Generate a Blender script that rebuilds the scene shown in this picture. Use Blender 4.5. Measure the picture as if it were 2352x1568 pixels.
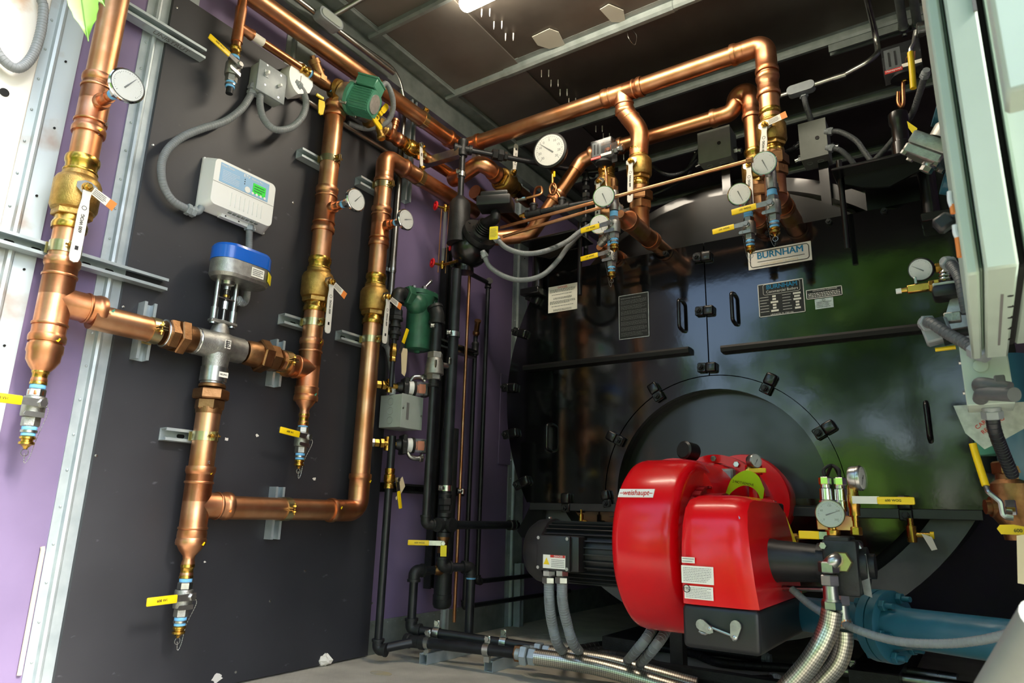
import bpy, bmesh, math, random
from mathutils import Vector, Matrix
random.seed(7)
S = bpy.context.scene
for o in list(bpy.data.objects): bpy.data.objects.remove(o)
COL = S.collection
V = Vector
PI = math.pi

# ---------------------------------------------------------------- camera
FPX = 1564.645
CAM = V((2.253, 0.0, 0.6))
RX = V((0.82919291, -0.11508492, -0.54698682))   # world x axis in camera (right, down, forward)
RY = V((0.55831063, 0.21777189, 0.80054022))
RZ = V((0.02698825, -0.96919083, 0.24482804))
cd = bpy.data.cameras.new('camera'); cam = bpy.data.objects.new('camera', cd); COL.objects.link(cam)
cd.sensor_width = 36; cd.lens = FPX / 2352 * 36; cd.clip_start = 0.05; cd.clip_end = 200
cam.matrix_world = Matrix(((RX[0], -RX[1], -RX[2], CAM[0]), (RY[0], -RY[1], -RY[2], CAM[1]), (RZ[0], -RZ[1], -RZ[2], CAM[2]), (0, 0, 0, 1)))
cd.dof.use_dof = True; cd.dof.focus_distance = 2.7; cd.dof.aperture_fstop = 9.0
S.camera = cam

# ---------------------------------------------------------------- light and exposure
S.view_settings.view_transform = 'Standard'; S.view_settings.look = 'None'
S.view_settings.exposure = 0.9; S.view_settings.gamma = 1; S.view_settings.use_curve_mapping = False
wd = bpy.data.worlds.new('world'); S.world = wd; wd.use_nodes = True
nt = wd.node_tree; bg = nt.nodes['Background']
sky = nt.nodes.new('ShaderNodeTexSky'); sky.sky_type = 'NISHITA'; sky.sun_disc = False
sky.sun_elevation = math.radians(50); sky.sun_rotation = math.radians(95); sky.dust_density = 2.5; sky.air_density = 1.0
nt.links.new(sky.outputs[0], bg.inputs[0]); bg.inputs[1].default_value = 0.45
# hazy sun from the right, outside the opening: it reaches the wall nearest the opening and lights the trees
sl = bpy.data.lights.new('sun', 'SUN'); sl.energy = 5.6; sl.angle = math.radians(14); sl.color = (1.0, 0.93, 0.82)
so = bpy.data.objects.new('sun', sl); COL.objects.link(so); so.location = (9, -2, 7)
so.rotation_euler = (V((-0.78, 0.08, -0.62))).to_track_quat('-Z', 'Y').to_euler()

# ---------------------------------------------------------------- placing helpers: a measured image point on a plane of the room
def ray(px, py):
    a = V(((px - 1176) / FPX, (py - 784) / FPX, 1.0))
    return V((RX.dot(a), RY.dot(a), RZ.dot(a)))
def WX(px, py, x): d = ray(px, py); return CAM + d * ((x - CAM.x) / d.x)
def WY(px, py, y): d = ray(px, py); return CAM + d * ((y - CAM.y) / d.y)
def WZ(px, py, z): d = ray(px, py); return CAM + d * ((z - CAM.z) / d.z)

# ---------------------------------------------------------------- materials
def lin(h):
    h = h.lstrip('#'); c = [int(h[i:i+2], 16) / 255 for i in (0, 2, 4)]
    return tuple(v / 12.92 if v <= 0.04045 else ((v + 0.055) / 1.055) ** 2.4 for v in c)
MATS = {}
def mat(name, hexc, metal=0.0, rough=0.5, var=0.0, scale=20.0, bump=0.0, bscale=None, hex2=None, lo=0.35, hi=0.65, coat=0.0, emit=0.0, alpha=1.0, trans=0.0, stretch=None, rvar=0.0, spec=0.5):
    if name in MATS: return MATS[name]
    m = bpy.data.materials.new(name); m.use_nodes = True; t = m.node_tree; b = t.nodes['Principled BSDF']
    c = lin(hexc); b.inputs['Base Color'].default_value = (*c, 1)
    b.inputs['Metallic'].default_value = metal; b.inputs['Roughness'].default_value = rough
    b.inputs['Coat Weight'].default_value = coat; b.inputs['Coat Roughness'].default_value = 0.08
    b.inputs['Specular IOR Level'].default_value = spec
    if trans: b.inputs['Transmission Weight'].default_value = trans; b.inputs['IOR'].default_value = 1.2
    if emit: b.inputs['Emission Color'].default_value = (*c, 1); b.inputs['Emission Strength'].default_value = emit
    if alpha < 1: b.inputs['Alpha'].default_value = alpha
    if var or hex2 or bump or rvar:
        tc = t.nodes.new('ShaderNodeNewGeometry'); vec = tc.outputs['Position']
        if stretch:
            mp = t.nodes.new('ShaderNodeMapping'); mp.inputs['Scale'].default_value = stretch
            t.links.new(vec, mp.inputs['Vector']); vec = mp.outputs[0]
        n = t.nodes.new('ShaderNodeTexNoise'); n.inputs['Scale'].default_value = scale; n.inputs['Detail'].default_value = 5
        t.links.new(vec, n.inputs['Vector'])
        if var or hex2:
            r = t.nodes.new('ShaderNodeValToRGB'); e = r.color_ramp.elements; e[0].position = lo; e[1].position = hi
            c2 = lin(hex2) if hex2 else tuple(min(1, v * (1 + var)) for v in c)
            c1 = c if hex2 else tuple(v * (1 - var) for v in c)
            e[0].color = (*c1, 1); e[1].color = (*c2, 1)
            t.links.new(n.outputs['Fac'], r.inputs['Fac']); t.links.new(r.outputs[0], b.inputs['Base Color'])
        if rvar:
            mr = t.nodes.new('ShaderNodeMapRange'); mr.inputs['To Min'].default_value = rough - rvar; mr.inputs['To Max'].default_value = rough + rvar
            t.links.new(n.outputs['Fac'], mr.inputs['Value']); t.links.new(mr.outputs[0], b.inputs['Roughness'])
        if bump:
            n2 = t.nodes.new('ShaderNodeTexNoise'); n2.inputs['Scale'].default_value = bscale or scale * 4; n2.inputs['Detail'].default_value = 3
            t.links.new(vec, n2.inputs['Vector'])
            bp = t.nodes.new('ShaderNodeBump'); bp.inputs['Strength'].default_value = bump; bp.inputs['Distance'].default_value = 0.004
            t.links.new(n2.outputs['Fac'], bp.inputs['Height']); t.links.new(bp.outputs[0], b.inputs['Normal'])
    MATS[name] = m; return m
mat('copper', '#e2ae86', 1, .37, hex2='#c98a5c', scale=9, rvar=.06, stretch=(1, 1, 1))
mat('copper_dark', '#c98d62', 1, .34, hex2='#a8714b', scale=8, rvar=.06)
mat('copper_fitting', '#daa079', 1, .37, hex2='#c07e54', scale=14, rvar=.07)
mat('copper_ring', '#dc8f58', 1, .25)
mat('brass', '#c9a24e', 1, .27, hex2='#b48c40', scale=22, rvar=.05)
mat('brass_cast', '#bf9c58', 1, .45, hex2='#a9864a', scale=60, bump=.25, bscale=260)
mat('bronze', '#9a7350', 1, .42, hex2='#84603f', scale=35, bump=.15, bscale=200)
mat('galv', '#bac5c9', .5, .42, hex2='#a0acb1', scale=16, rvar=.08, lo=.3, hi=.7)
mat('galv_dark', '#8d9694', .5, .42, hex2='#79827f', scale=14)
mat('galv_rust', '#b3bfc3', .45, .45, hex2='#97806c', scale=5, lo=.6, hi=.76)
mat('zinc', '#c4c8c6', 1, .28, hex2='#aeb3b0', scale=40)
mat('zinc_yellow', '#c9bf94', 1, .3, hex2='#b6aa80', scale=30)
mat('steel', '#b9bab7', 1, .3, hex2='#a2a3a1', scale=40, rvar=.06)
mat('steel_cast', '#aeaea9', 1, .48, hex2='#9a9a96', scale=60, bump=.2, bscale=250)
mat('chrome', '#d8dadb', 1, .12)
mat('lid_grey', '#8f979b', .1, .45, var=.08, scale=30)
mat('conduit_shaded', '#54585b', 0, .5, var=.08, scale=30)  # darker copy of conduit, shade put into its colour
mat('conduit', '#7d8285', 0, .5, var=.08, scale=30)
mat('emt', '#a8a9a5', 1, .36, hex2='#93948f', scale=20)
mat('black_pipe', '#15171b', .15, .38, hex2='#22252a', scale=18, bump=.08, bscale=140)
mat('black_iron', '#1a1b1d', .2, .48, hex2='#26282a', scale=30, bump=.2, bscale=160)
mat('black_gloss', '#0a0b0c', 0, .3, hex2='#0f1011', scale=6, rvar=.05, bump=.02, bscale=60, coat=.25)
mat('boiler_black', '#08090a', 0, .09, hex2='#0e0f10', scale=5, rvar=.02, bump=.03, bscale=30, spec=.75)
mat('boiler_grey', '#4b4c4f', .2, .42, hex2='#585a5d', scale=10)
mat('rail_black', '#0a0b0c', 0, .45, hex2='#101112', scale=12, spec=.3)
mat('lip_grey', '#252628', .0, .35, hex2='#2e2f32', scale=10)
mat('door_dark', '#26222b', 0, .6)  # dark colour of the added door and header, keeps boiler reflections dark
mat('boiler_silver', '#a09c97', .35, .34, hex2='#8b8884', scale=6)
mat('black_plastic', '#17181a', 0, .42, var=.15, scale=40, bump=.06, bscale=300)
mat('rubber', '#0e0f10', 0, .6)
mat('red_paint', '#d4000f', 0, .24, hex2='#dc0614', scale=4, coat=.12, spec=.4)
mat('red_dark', '#8e0d18', 0, .35)
mat('purple', '#7f7094', 0, .55, hex2='#6c5e81', scale=2.2, bump=.03, bscale=90, lo=.3, hi=.7)
mat('panel_black', '#25262b', 0, .5, hex2='#303136', scale=3, bump=.05, bscale=60, lo=.3, hi=.75)
mat('panel_edge', '#5a564f', 0, .8)
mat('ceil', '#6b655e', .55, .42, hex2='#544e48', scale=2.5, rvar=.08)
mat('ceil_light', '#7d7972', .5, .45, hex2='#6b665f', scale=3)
mat('patch', '#a9a79a', 0, .6)
mat('floor', '#c6c0b0', 0, .75, hex2='#a8a294', scale=6, bump=.12, bscale=70, lo=.3, hi=.7)
mat('floor_tread', '#b5b0a2', 0, .6, var=.1, scale=12)
mat('stain', '#dcd7c8', 0, .8, hex2='#a8a294', scale=14)
mat('stain_yellow', '#b9a878', 0, .75, hex2='#aca799', scale=9)
mat('white_rust', '#d9d6ce', 0, .55, hex2='#b98a5c', scale=7, lo=.6, hi=.78)
mat('white_plastic', '#e9e9e8', 0, .4)
mat('white_paint', '#dedad3', 0, .5)
mat('paper', '#e6e1d6', 0, .8)
mat('manila', '#dccaa6', 0, .8)
mat('orange', '#e8863a', 0, .6)
mat('yellow', '#edc80f', 0, .42)
mat('yellow_tag', '#e8d41c', 0, .6)
mat('lime', '#a9e51c', 0, .6)
mat('blue', '#0f5cc0', 0, .28, coat=.4)
mat('label_blue', '#93b9dd', 0, .5)
mat('sign_blue', '#0c7fae', 0, .5)
mat('tape_blue', '#6fb3e6', 0, .6)
mat('lcd', '#1fb32e', 0, .4, emit=.35)
mat('green_paint', '#4a8a72', 0, .4, var=.06, scale=30)
mat('green_dark', '#31644c', 0, .38, hex2='#285440', scale=25, bump=.1, bscale=120)
mat('teal', '#2a6074', 0, .32, var=.06, scale=20)
mat('mint', '#a8b8ae', 0, .42, var=.04, scale=8)
mat('mint_dark', '#7f9583', 0, .6)
mat('box_grey', '#9fa8a3', 0, .5, var=.04, scale=20)
mat('box_grey_dark', '#7d827c', 0, .5, var=.05, scale=20)
mat('dial', '#e8e8e4', 0, .5)
mat('ink', '#141414', 0, .6)
mat('ink_grey', '#6c6c6c', 0, .6)
mat('ink_red', '#c0281f', 0, .6)
mat('hole', '#040404', 0, .9)  # near-black stands in for the shade inside holes and gaps
mat('red_wheel', '#d5121f', 0, .35)
mat('orange_guts', '#c8693a', 0, .5)
mat('cyan_line', '#6fb3e6', 0, .6)
mat('lamp', '#fff1da', 0, .4, emit=36)
mat('leaf', '#5d8a2a', 0, .5, var=.12, scale=30)
mat('leaf_tree', '#4a7322', 0, .5, hex2='#c2ee6a', scale=.8, lo=.38, hi=.6)  # light and dark patches painted in for a blotchy reflection in the boiler
mat('bark', '#4b3c2c', 0, .9, var=.2, scale=12)
mat('grass', '#4d6b2a', 0, .9, hex2='#6b7f3a', scale=1.5)
mat('gravel', '#8d8578', 0, .9, var=.15, scale=8)
mat('caulk', '#d8c9a8', 0, .8)
mat('foil', '#b9b9b6', .6, .4, var=.15, scale=60)
mat('flow_hose', '#c9c6bd', 1, .3)
def mclear(name, hexc, rough, a):
    m = bpy.data.materials.new(name); m.use_nodes = True; t = m.node_tree; b = t.nodes['Principled BSDF']
    b.inputs['Base Color'].default_value = (*lin(hexc), 1); b.inputs['Roughness'].default_value = rough; b.inputs['Alpha'].default_value = a
    MATS[name] = m
mclear('clear', '#c9ced0', .08, .16); mclear('smoke', '#3a3d40', .1, .45)
def braid():
    m = bpy.data.materials.new('braid'); m.use_nodes = True; t = m.node_tree; b = t.nodes['Principled BSDF']
    b.inputs['Metallic'].default_value = 1; b.inputs['Roughness'].default_value = .32
    uv = t.nodes.new('ShaderNodeUVMap'); mp = t.nodes.new('ShaderNodeMapping'); mp.inputs['Scale'].default_value = (20, 1, 1)
    ch = t.nodes.new('ShaderNodeTexChecker'); ch.inputs['Scale'].default_value = 2
    mp.inputs['Rotation'].default_value = (0, 0, .785)
    t.links.new(uv.outputs[0], mp.inputs[0]); t.links.new(mp.outputs[0], ch.inputs[0])
    ch.inputs[1].default_value = (*lin('#e6e2d6'), 1); ch.inputs[2].default_value = (*lin('#a9a69b'), 1)
    t.links.new(ch.outputs[0], b.inputs['Base Color'])
    bp = t.nodes.new('ShaderNodeBump'); bp.inputs['Strength'].default_value = .6; bp.inputs['Distance'].default_value = .003
    t.links.new(ch.outputs[1], bp.inputs['Height']); t.links.new(bp.outputs[0], b.inputs['Normal'])
    MATS['braid'] = m
braid()

# ---------------------------------------------------------------- shapes: each returns (verts, faces)
def frame(ax):
    a = V(ax).normalized(); h = V((0, 0, 1)) if abs(a.z) < .9 else V((0, 1, 0))
    u = h.cross(a).normalized(); return a, u, a.cross(u)
def lathe(p, ax, prof, n=20, rot=0.0, caps=True):
    p = V(p); a, u, v = frame(ax); vs = []; fs = []
    for t, r in prof:
        for i in range(n):
            w = rot + 2 * PI * i / n
            vs.append(p + a * t + (u * math.cos(w) + v * math.sin(w)) * max(r, 1e-5))
    for k in range(len(prof) - 1):
        for i in range(n):
            j = (i + 1) % n; fs.append((k*n+i, k*n+j, (k+1)*n+j, (k+1)*n+i))
    if caps: fs.append(tuple(range(n-1, -1, -1))); q = (len(prof)-1)*n; fs.append(tuple(range(q, q+n)))
    return vs, fs
def cyl(a, b, r, n=18, r2=None):
    a = V(a); b = V(b); L = (b - a).length
    return lathe(a, b - a, [(0, r), (L, r if r2 is None else r2)], n)
def hexn(p, ax, L, r, rot=0.0):
    c = min(L * .12, r * .12); return lathe(p, ax, [(0, r - c), (c, r), (L - c, r), (L, r - c)], 6, rot)
def ring(c, ax, R, r, n=24, m=8):
    c = V(c); a, u, v = frame(ax); vs = []; fs = []
    for i in range(n):
        w = 2*PI*i/n; d = u*math.cos(w) + v*math.sin(w)
        for j in range(m):
            q = 2*PI*j/m; vs.append(c + d*(R + r*math.cos(q)) + a*(r*math.sin(q)))
    for i in range(n):
        for j in range(m):
            i2 = (i+1) % n; j2 = (j+1) % m; fs.append((i*m+j, i2*m+j, i2*m+j2, i*m+j2))
    return vs, fs
def sphere(c, r, n=14, sc=(1, 1, 1)):
    c = V(c); m = n // 2; vs = []; fs = []
    for k in range(m + 1):
        th = PI * k / m
        for i in range(n):
            w = 2*PI*i/n; rr = math.sin(th) if 0 < k < m else 1e-4
            vs.append(c + V((r*sc[0]*rr*math.cos(w), r*sc[1]*rr*math.sin(w), r*sc[2]*math.cos(th))))
    for k in range(m):
        for i in range(n):
            j = (i+1) % n; fs.append((k*n+i, (k+1)*n+i, (k+1)*n+j, k*n+j))
    return vs, fs
def fillet(pts, rad, steps=7):
    pts = [V(p) for p in pts]; out = [pts[0]]
    for i in range(1, len(pts) - 1):
        a, b, c = pts[i-1], pts[i], pts[i+1]; d1 = (a-b); d2 = (c-b); l1, l2 = d1.length, d2.length
        d1.normalize(); d2.normalize(); ang = d1.angle(d2)
        if ang > PI - .03: out.append(b); continue
        t = min(rad / math.tan(ang / 2), l1 * .49, l2 * .49); p1 = b + d1*t; p2 = b + d2*t
        rr = t * math.tan(ang / 2); bis = (d1 + d2).normalized(); ce = b + bis * (rr / math.sin(ang / 2))
        e1 = p1 - ce; e2 = p2 - ce; tot = e1.angle(e2); axx = e1.cross(e2).normalized()
        for s in range(steps + 1): out.append(ce + Matrix.Rotation(tot * s / steps, 3, axx) @ e1)
    out.append(pts[-1]); return out
def spline(pts, k=8):
    pts = [V(p) for p in pts]; P = [2*pts[0]-pts[1]] + pts + [2*pts[-1]-pts[-2]]; out = []
    for i in range(1, len(P) - 2):
        for s in range(k):
            t = s / k; a, b, c, d = P[i-1], P[i], P[i+1], P[i+2]
            out.append(.5 * ((2*b) + (c-a)*t + (2*a-5*b+4*c-d)*t*t + (3*b-a-3*c+d)*t**3))
    out.append(pts[-1]); return out
def tube(path, r, n=14, caps=True, rib=None):
    path = [V(p) for p in path]; m = len(path); vs = []; fs = []; u = None
    for i, p in enumerate(path):
        t = (path[min(i+1, m-1)] - path[max(i-1, 0)]).normalized()
        if u is None: _, u, _ = frame(t)
        u = (u - t * u.dot(t)).normalized(); w = t.cross(u)
        rr = r(i) if callable(r) else r
        for k in range(n):
            q = 2*PI*k/n; vs.append(p + (u*math.cos(q) + w*math.sin(q)) * rr)
    for i in range(m - 1):
        for k in range(n):
            j = (k+1) % n; fs.append((i*n+k, i*n+j, (i+1)*n+j, (i+1)*n+k))
    if caps: fs.append(tuple(range(n-1, -1, -1))); fs.append(tuple(range((m-1)*n, m*n)))
    return vs, fs
def box(c, s, R=None, bev=0.0, seg=1):
    c = V(c); h = [v / 2 for v in s]; ex, ey, ez = R if R else (V((1,0,0)), V((0,1,0)), V((0,0,1)))
    if bev <= 0:
        vs = [c + ex*(h[0]*i) + ey*(h[1]*j) + ez*(h[2]*k) for i in (-1,1) for j in (-1,1) for k in (-1,1)]
        return vs, [(0,1,3,2), (4,6,7,5), (0,4,5,1), (2,3,7,6), (0,2,6,4), (1,5,7,3)]
    bm = bmesh.new(); bmesh.ops.create_cube(bm, size=1)
    for w in bm.verts: w.co = V((w.co.x*s[0], w.co.y*s[1], w.co.z*s[2]))
    bmesh.ops.bevel(bm, geom=bm.edges[:], offset=bev, segments=seg, affect='EDGES', profile=.5)
    bm.verts.ensure_lookup_table()
    vs = [c + ex*w.co.x + ey*w.co.y + ez*w.co.z for w in bm.verts]; fs = [tuple(w.index for w in f.verts) for f in bm.faces]
    bm.free(); return vs, fs
def prism(poly, o, u, v, th):
    o = V(o); u = V(u); v = V(v); n = u.cross(v).normalized(); k = len(poly)
    vs = [o + u*a + v*b for a, b in poly] + [o + u*a + v*b + n*th for a, b in poly]
    fs = [tuple(range(k-1, -1, -1)), tuple(range(k, 2*k))] + [(i, (i+1) % k, k+(i+1) % k, k+i) for i in range(k)]
    return vs, fs
def frus(poly1, poly2, o, u, v, th):           # loft between two outlines of the same count
    o = V(o); u = V(u); v = V(v); n = u.cross(v).normalized(); k = len(poly1)
    vs = [o + u*a + v*b for a, b in poly1] + [o + u*a + v*b + n*th for a, b in poly2]
    return vs, [tuple(range(k-1, -1, -1)), tuple(range(k, 2*k))] + [(i, (i+1) % k, k+(i+1) % k, k+i) for i in range(k)]
def rrect(w, h, r, s=4):
    out = []
    for cx, cy, a0 in ((w/2-r, h/2-r, 0), (-w/2+r, h/2-r, 90), (-w/2+r, -h/2+r, 180), (w/2-r, -h/2+r, 270)):
        for i in range(s + 1):
            a = math.radians(a0 + 90*i/s); out.append((cx + r*math.cos(a), cy + r*math.sin(a)))
    return out
def circ(r, n=24, c=(0, 0)): return [(c[0] + r*math.cos(2*PI*i/n), c[1] + r*math.sin(2*PI*i/n)) for i in range(n)]
def quad(a, b, c, d): return [V(a), V(b), V(c), V(d)], [(0, 1, 2, 3)]

# ---------------------------------------------------------------- objects
def setp(o, label, cat, group, kind):
    if label: o['label'] = label
    if cat: o['category'] = cat
    if group: o['group'] = group
    if kind: o['kind'] = kind
def thing(name, label, cat, loc, group=None):
    e = bpy.data.objects.new(name, None); COL.objects.link(e); e.location = V(loc); e.empty_display_size = .02
    setp(e, label, cat, group, None); return e
def obj(name, geoms, m, parent=None, label=None, cat=None, group=None, kind=None, smooth=True, ang=38, uvlen=False):
    if isinstance(geoms, tuple): geoms = [geoms]
    vs = []; fs = []
    for g in geoms:
        b = len(vs); vs += [V(p) for p in g[0]]; fs += [tuple(i + b for i in f) for f in g[1]]
    lo = V([min(p[i] for p in vs) for i in range(3)]); hi = V([max(p[i] for p in vs) for i in range(3)])
    c = (lo + hi) / 2
    me = bpy.data.meshes.new(name); me.from_pydata([p - c for p in vs], [], fs); me.materials.append(MATS[m]); me.update()
    bm = bmesh.new(); bm.from_mesh(me); bmesh.ops.recalc_face_normals(bm, faces=bm.faces[:]); bm.to_mesh(me); bm.free()
    if smooth:
        me.polygons.foreach_set('use_smooth', [True] * len(me.polygons)); me.set_sharp_from_angle(angle=math.radians(ang))
    o = bpy.data.objects.new(name, me); COL.objects.link(o); o.location = c
    if parent is not None:
        o.parent = parent; o.matrix_parent_inverse = Matrix.Translation(-wloc(parent))
    setp(o, label, cat, group, kind); return o
def wloc(o):
    return o.location.copy()
def text(s, c, u, v, size, m, parent, name='lettering', depth=.0006, align='CENTER', bold=0.0, wid=None, label=None):
    cu = bpy.data.curves.new(name, 'FONT'); cu.body = s; cu.size = size; cu.align_x = align; cu.align_y = 'CENTER'
    cu.extrude = depth / 2; cu.resolution_u = 5; cu.space_line = 1.0
    t = bpy.data.objects.new(name, cu); COL.objects.link(t)
    bpy.context.view_layer.update()
    me = bpy.data.meshes.new_from_object(t.evaluated_get(bpy.context.evaluated_depsgraph_get()))
    bpy.data.objects.remove(t); bpy.data.curves.remove(cu)
    if bold:
        bm = bmesh.new()
        for dx, dy in ((-bold, 0), (bold, 0), (0, -bold*.6), (0, bold*.6)):
            i0 = len(bm.verts); bm.from_mesh(me); bm.verts.ensure_lookup_table()
            for w in bm.verts[i0:]: w.co += V((dx, dy, dx*.02))
        bm.to_mesh(me); bm.free()
    u = V(u).normalized(); v = V(v).normalized(); n = u.cross(v); k = 1.0
    if wid:
        xs = [p.co.x for p in me.vertices]; k = wid / max(1e-6, max(xs) - min(xs))
    for p in me.vertices: p.co = u*(p.co.x*k) + v*p.co.y + n*(p.co.z + depth/2)
    me.materials.clear(); me.materials.append(MATS[m]); o = bpy.data.objects.new(name, me); COL.objects.link(o); o.location = V(c)
    if parent is not None: o.parent = parent; o.matrix_parent_inverse = Matrix.Translation(-wloc(parent))
    if label: o['label'] = label
    return o
EX, EY, EZ = V((1, 0, 0)), V((0, 1, 0)), V((0, 0, 1))
def textlines(c, u, v, w, h, rows, m, parent, fill=.8, th=.0004, name='printed_lines', seed=1, hfrac=.45):
    rnd = random.Random(seed); u = V(u).normalized(); v = V(v).normalized(); g = []
    for i in range(rows):
        y = h/2 - (i + .5) * h / rows; x = -w/2; end = w/2 * (rnd.uniform(.55, 1) if rnd.random() < .35 else 1)
        while x < end:
            l = min(rnd.uniform(.02, .09) * w, end - x)
            hh = h / rows * hfrac / 2
            if l > .004 * w: g.append(prism([(x, y-hh), (x+l, y-hh), (x+l, y+hh), (x, y+hh)], c, u, v, th))
            x += l + .018 * w
    o = obj(name, g, m, parent, smooth=False, kind='stuff'); return o

# ================================================================ the setting
RH = 2.80; Y0 = 0.56; Y1 = 5.6; XR = 2.85
floor = obj('floor', box((XR/2, (Y0+Y1)/2, -.03), (XR, Y1-Y0, .06)), 'floor', kind='structure', smooth=False)
t = MATS['floor'].node_tree; b = t.nodes['Principled BSDF']           # raised tread pattern of the deck plate
g = t.nodes.new('ShaderNodeNewGeometry'); mp = t.nodes.new('ShaderNodeMapping'); mp.inputs['Rotation'].default_value = (0, 0, .78); br = t.nodes.new('ShaderNodeTexBrick')
br.inputs['Scale'].default_value = 14; br.inputs['Mortar Size'].default_value = .06
t.links.new(g.outputs['Position'], mp.inputs[0]); t.links.new(mp.outputs[0], br.inputs['Vector'])
bp = t.nodes.new('ShaderNodeBump'); bp.inputs['Strength'].default_value = .5; bp.inputs['Distance'].default_value = .003
old = [l for l in t.links if l.to_socket == b.inputs['Normal']][0].from_node
t.links.new(br.outputs['Fac'], bp.inputs['Height']); t.links.new(old.outputs[0], bp.inputs['Normal']); t.links.new(bp.outputs[0], b.inputs['Normal'])
def flat(name, pts, z, th, m, parent, **k):
    vs = [V((p[0], p[1], z)) for p in pts]; n = len(vs)
    return obj(name, (vs + [p + V((0, 0, th)) for p in vs], [tuple(range(n-1, -1, -1)), tuple(range(n, 2*n))] + [(i, (i+1) % n, n+(i+1) % n, n+i) for i in range(n)]), m, parent, smooth=False, **k)
flat('pale_floor_sheet', [WZ(*p, .004)[:2] for p in ((1115, 1466), (1290, 1452), (1400, 1488), (1345, 1494), (1180, 1482))], .0005, .003, 'stain', floor, label='pale worn sheet on the floor behind the pipes')
flat('yellow_stain', [(WZ(875, 1545, .002).x + .05*math.cos(a), WZ(875, 1545, .002).y + .028*math.sin(a)) for a in [2*PI*i/14 for i in range(14)]], .0005, .0015, 'stain_yellow', floor, label='yellowish stain on the floor')

wall = obj('wall_left', [box((-.02, (Y0+Y1)/2, RH/2), (.04, Y1-Y0, RH))], 'galv_dark', kind='structure', smooth=False)
ys = lambda px, py, x=.01: WX(px, py, x).y
A0, A1, A2 = ys(70, 184), ys(110, 184), ys(168, 184)
B0, B1, B2 = ys(307, 184), ys(333, 184), 1.03
for y0, y1, z0 in ((A2-.03, B0+.02, .02), (B2, 2.24, .02), (2.24, 2.77, .13), (2.775, 3.28, .13), (3.42, Y1, .1)):
    obj('purple_sheet', box((.003, (y0+y1)/2, (z0+2.66)/2), (.006, y1-y0-.002, 2.66-z0)), 'purple', wall, smooth=False, label='purple painted wall sheet')
def stud(y0, y1, ridge, z0, z1, m='galv', riv=True, side=1):
    prof = [(y0, 0), (y0, .010), (ridge-.012, .012), (ridge-.008, .024), (ridge, .026), (ridge+.006, .024), (ridge+.012, .014), (y1, .018), (y1, 0)]
    o = obj('stud', prism([(y, x) for y, x in prof], (0, 0, z0), EY, EX, -(z1-z0)), m, wall, ang=25, label='galvanized wall stud')
    o.data.update()
    if riv:
        gs = [sphere(((.0125), y0 + (ridge-y0)*.42, z0 + .06 + i*.105), .0042, 8) for i in range(int((z1-z0)/.105))]
        obj('rivet_row', gs, 'galv', o, kind='stuff')
        gs = [cyl((.016, (ridge+y1)/2 + .008*(i % 2), z0 + .1 + i*.23), (.0195, (ridge+y1)/2 + .008*(i % 2), z0 + .1 + i*.23), .0035, 8) for i in range(int((z1-z0)/.23))]
        obj('punched_hole_row', gs, 'hole', o, kind='stuff')
    return o
stud(A0, A2, A1, 0, 2.66, 'galv_rust'); stud(B0, 1.12, B1, 0, 2.66)
stud(ys(655, 130), ys(722, 130), ys(672, 130), 2.3, 2.66, 'galv_dark', False)
stud(3.285, 3.43, 3.33, 0, 2.66, 'galv'); stud(2.735, 2.79, 2.76, 0, .14, 'galv', False)
obj('cover_plate', box((.008, 3.24, 1.13), (.006, .12, .52), bev=.002), 'purple', wall)
post = obj('corner_post', [box((.012, (Y0+A0)/2-.01, RH/2), (.03, A0-Y0+.02, RH)), cyl((.01, A0-.004, 0), (.01, A0-.004, RH), .012, 8)], 'white_rust', wall, smooth=False, label='white painted corner post with rust streaks')
hp = WX(10, 212, .028); obj('round_hole', cyl(hp - EX*.002, hp + EX*.0012, .0125, 20), 'hole', post)
obj('caulk_bead', tube([(.012, ys(97, 1255)-.0, WX(97, 1255, .01).z), (.014, ys(97, 1262), WX(97, 1262, .01).z)] + [(.013, ys(97-i*9, 1262+i*48), WX(97-i*9, 1262+i*48, .012).z) for i in range(1, 7)], .006, 8), 'caulk', wall, label='cream caulk bead beside the stud')

kick = obj('baseboard_left', [box((.006, (2.24+2.735)/2, .068), (.012, .49, .136)), box((.006, (2.79+3.28)/2, .068), (.012, .49, .136)), box((.006, 4.5, .068), (.012, 2.1, .136))], 'galv_dark', kind='structure', smooth=False)
obj('rivet_row', [sphere((.0125, 2.28 + i*.045, .122), .0035, 8) for i in range(22)], 'galv_dark', kick, kind='stuff')

# black board screwed over the studs
board = obj('backing_board', box((.022, 1.633, 1.208), (.016, 1.222, 2.404), bev=.001), 'panel_black', None, 'large black board on the left wall carrying the copper pipework', 'board', smooth=False)
obj('board_edge', box((.021, 2.2445, 1.208), (.014, .0015, 2.4)), 'panel_edge', board, smooth=False)
for px, py in ((351, 333), (406, 17), (283, 705), (221, 1046), (673, 466), (855, 1385), (541, 1543), (742, 340), (830, 960), (620, 1380), (700, 1310)):
    q = WX(px, py, .030); obj('board_screw', lathe(q, EX, [(0, .0045), (.0012, .0045), (.0018, .002)], 10), 'zinc', board)
sc = MATS['panel_black'].node_tree                                     # scuffs: faint scratches
b = sc.nodes['Principled BSDF']; g = sc.nodes.new('ShaderNodeNewGeometry'); mp = sc.nodes.new('ShaderNodeMapping'); mp.inputs['Scale'].default_value = (1, 5, 9); mp.inputs['Rotation'].default_value = (.6, 0, 0)
n = sc.nodes.new('ShaderNodeTexNoise'); n.inputs['Scale'].default_value = 4; n.inputs['Detail'].default_value = 8; r = sc.nodes.new('ShaderNodeValToRGB'); r.color_ramp.elements[0].position = .69; r.color_ramp.elements[1].position = .74
mx = sc.nodes.new('ShaderNodeMixRGB'); src = b.inputs['Base Color'].links[0].from_socket
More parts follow.
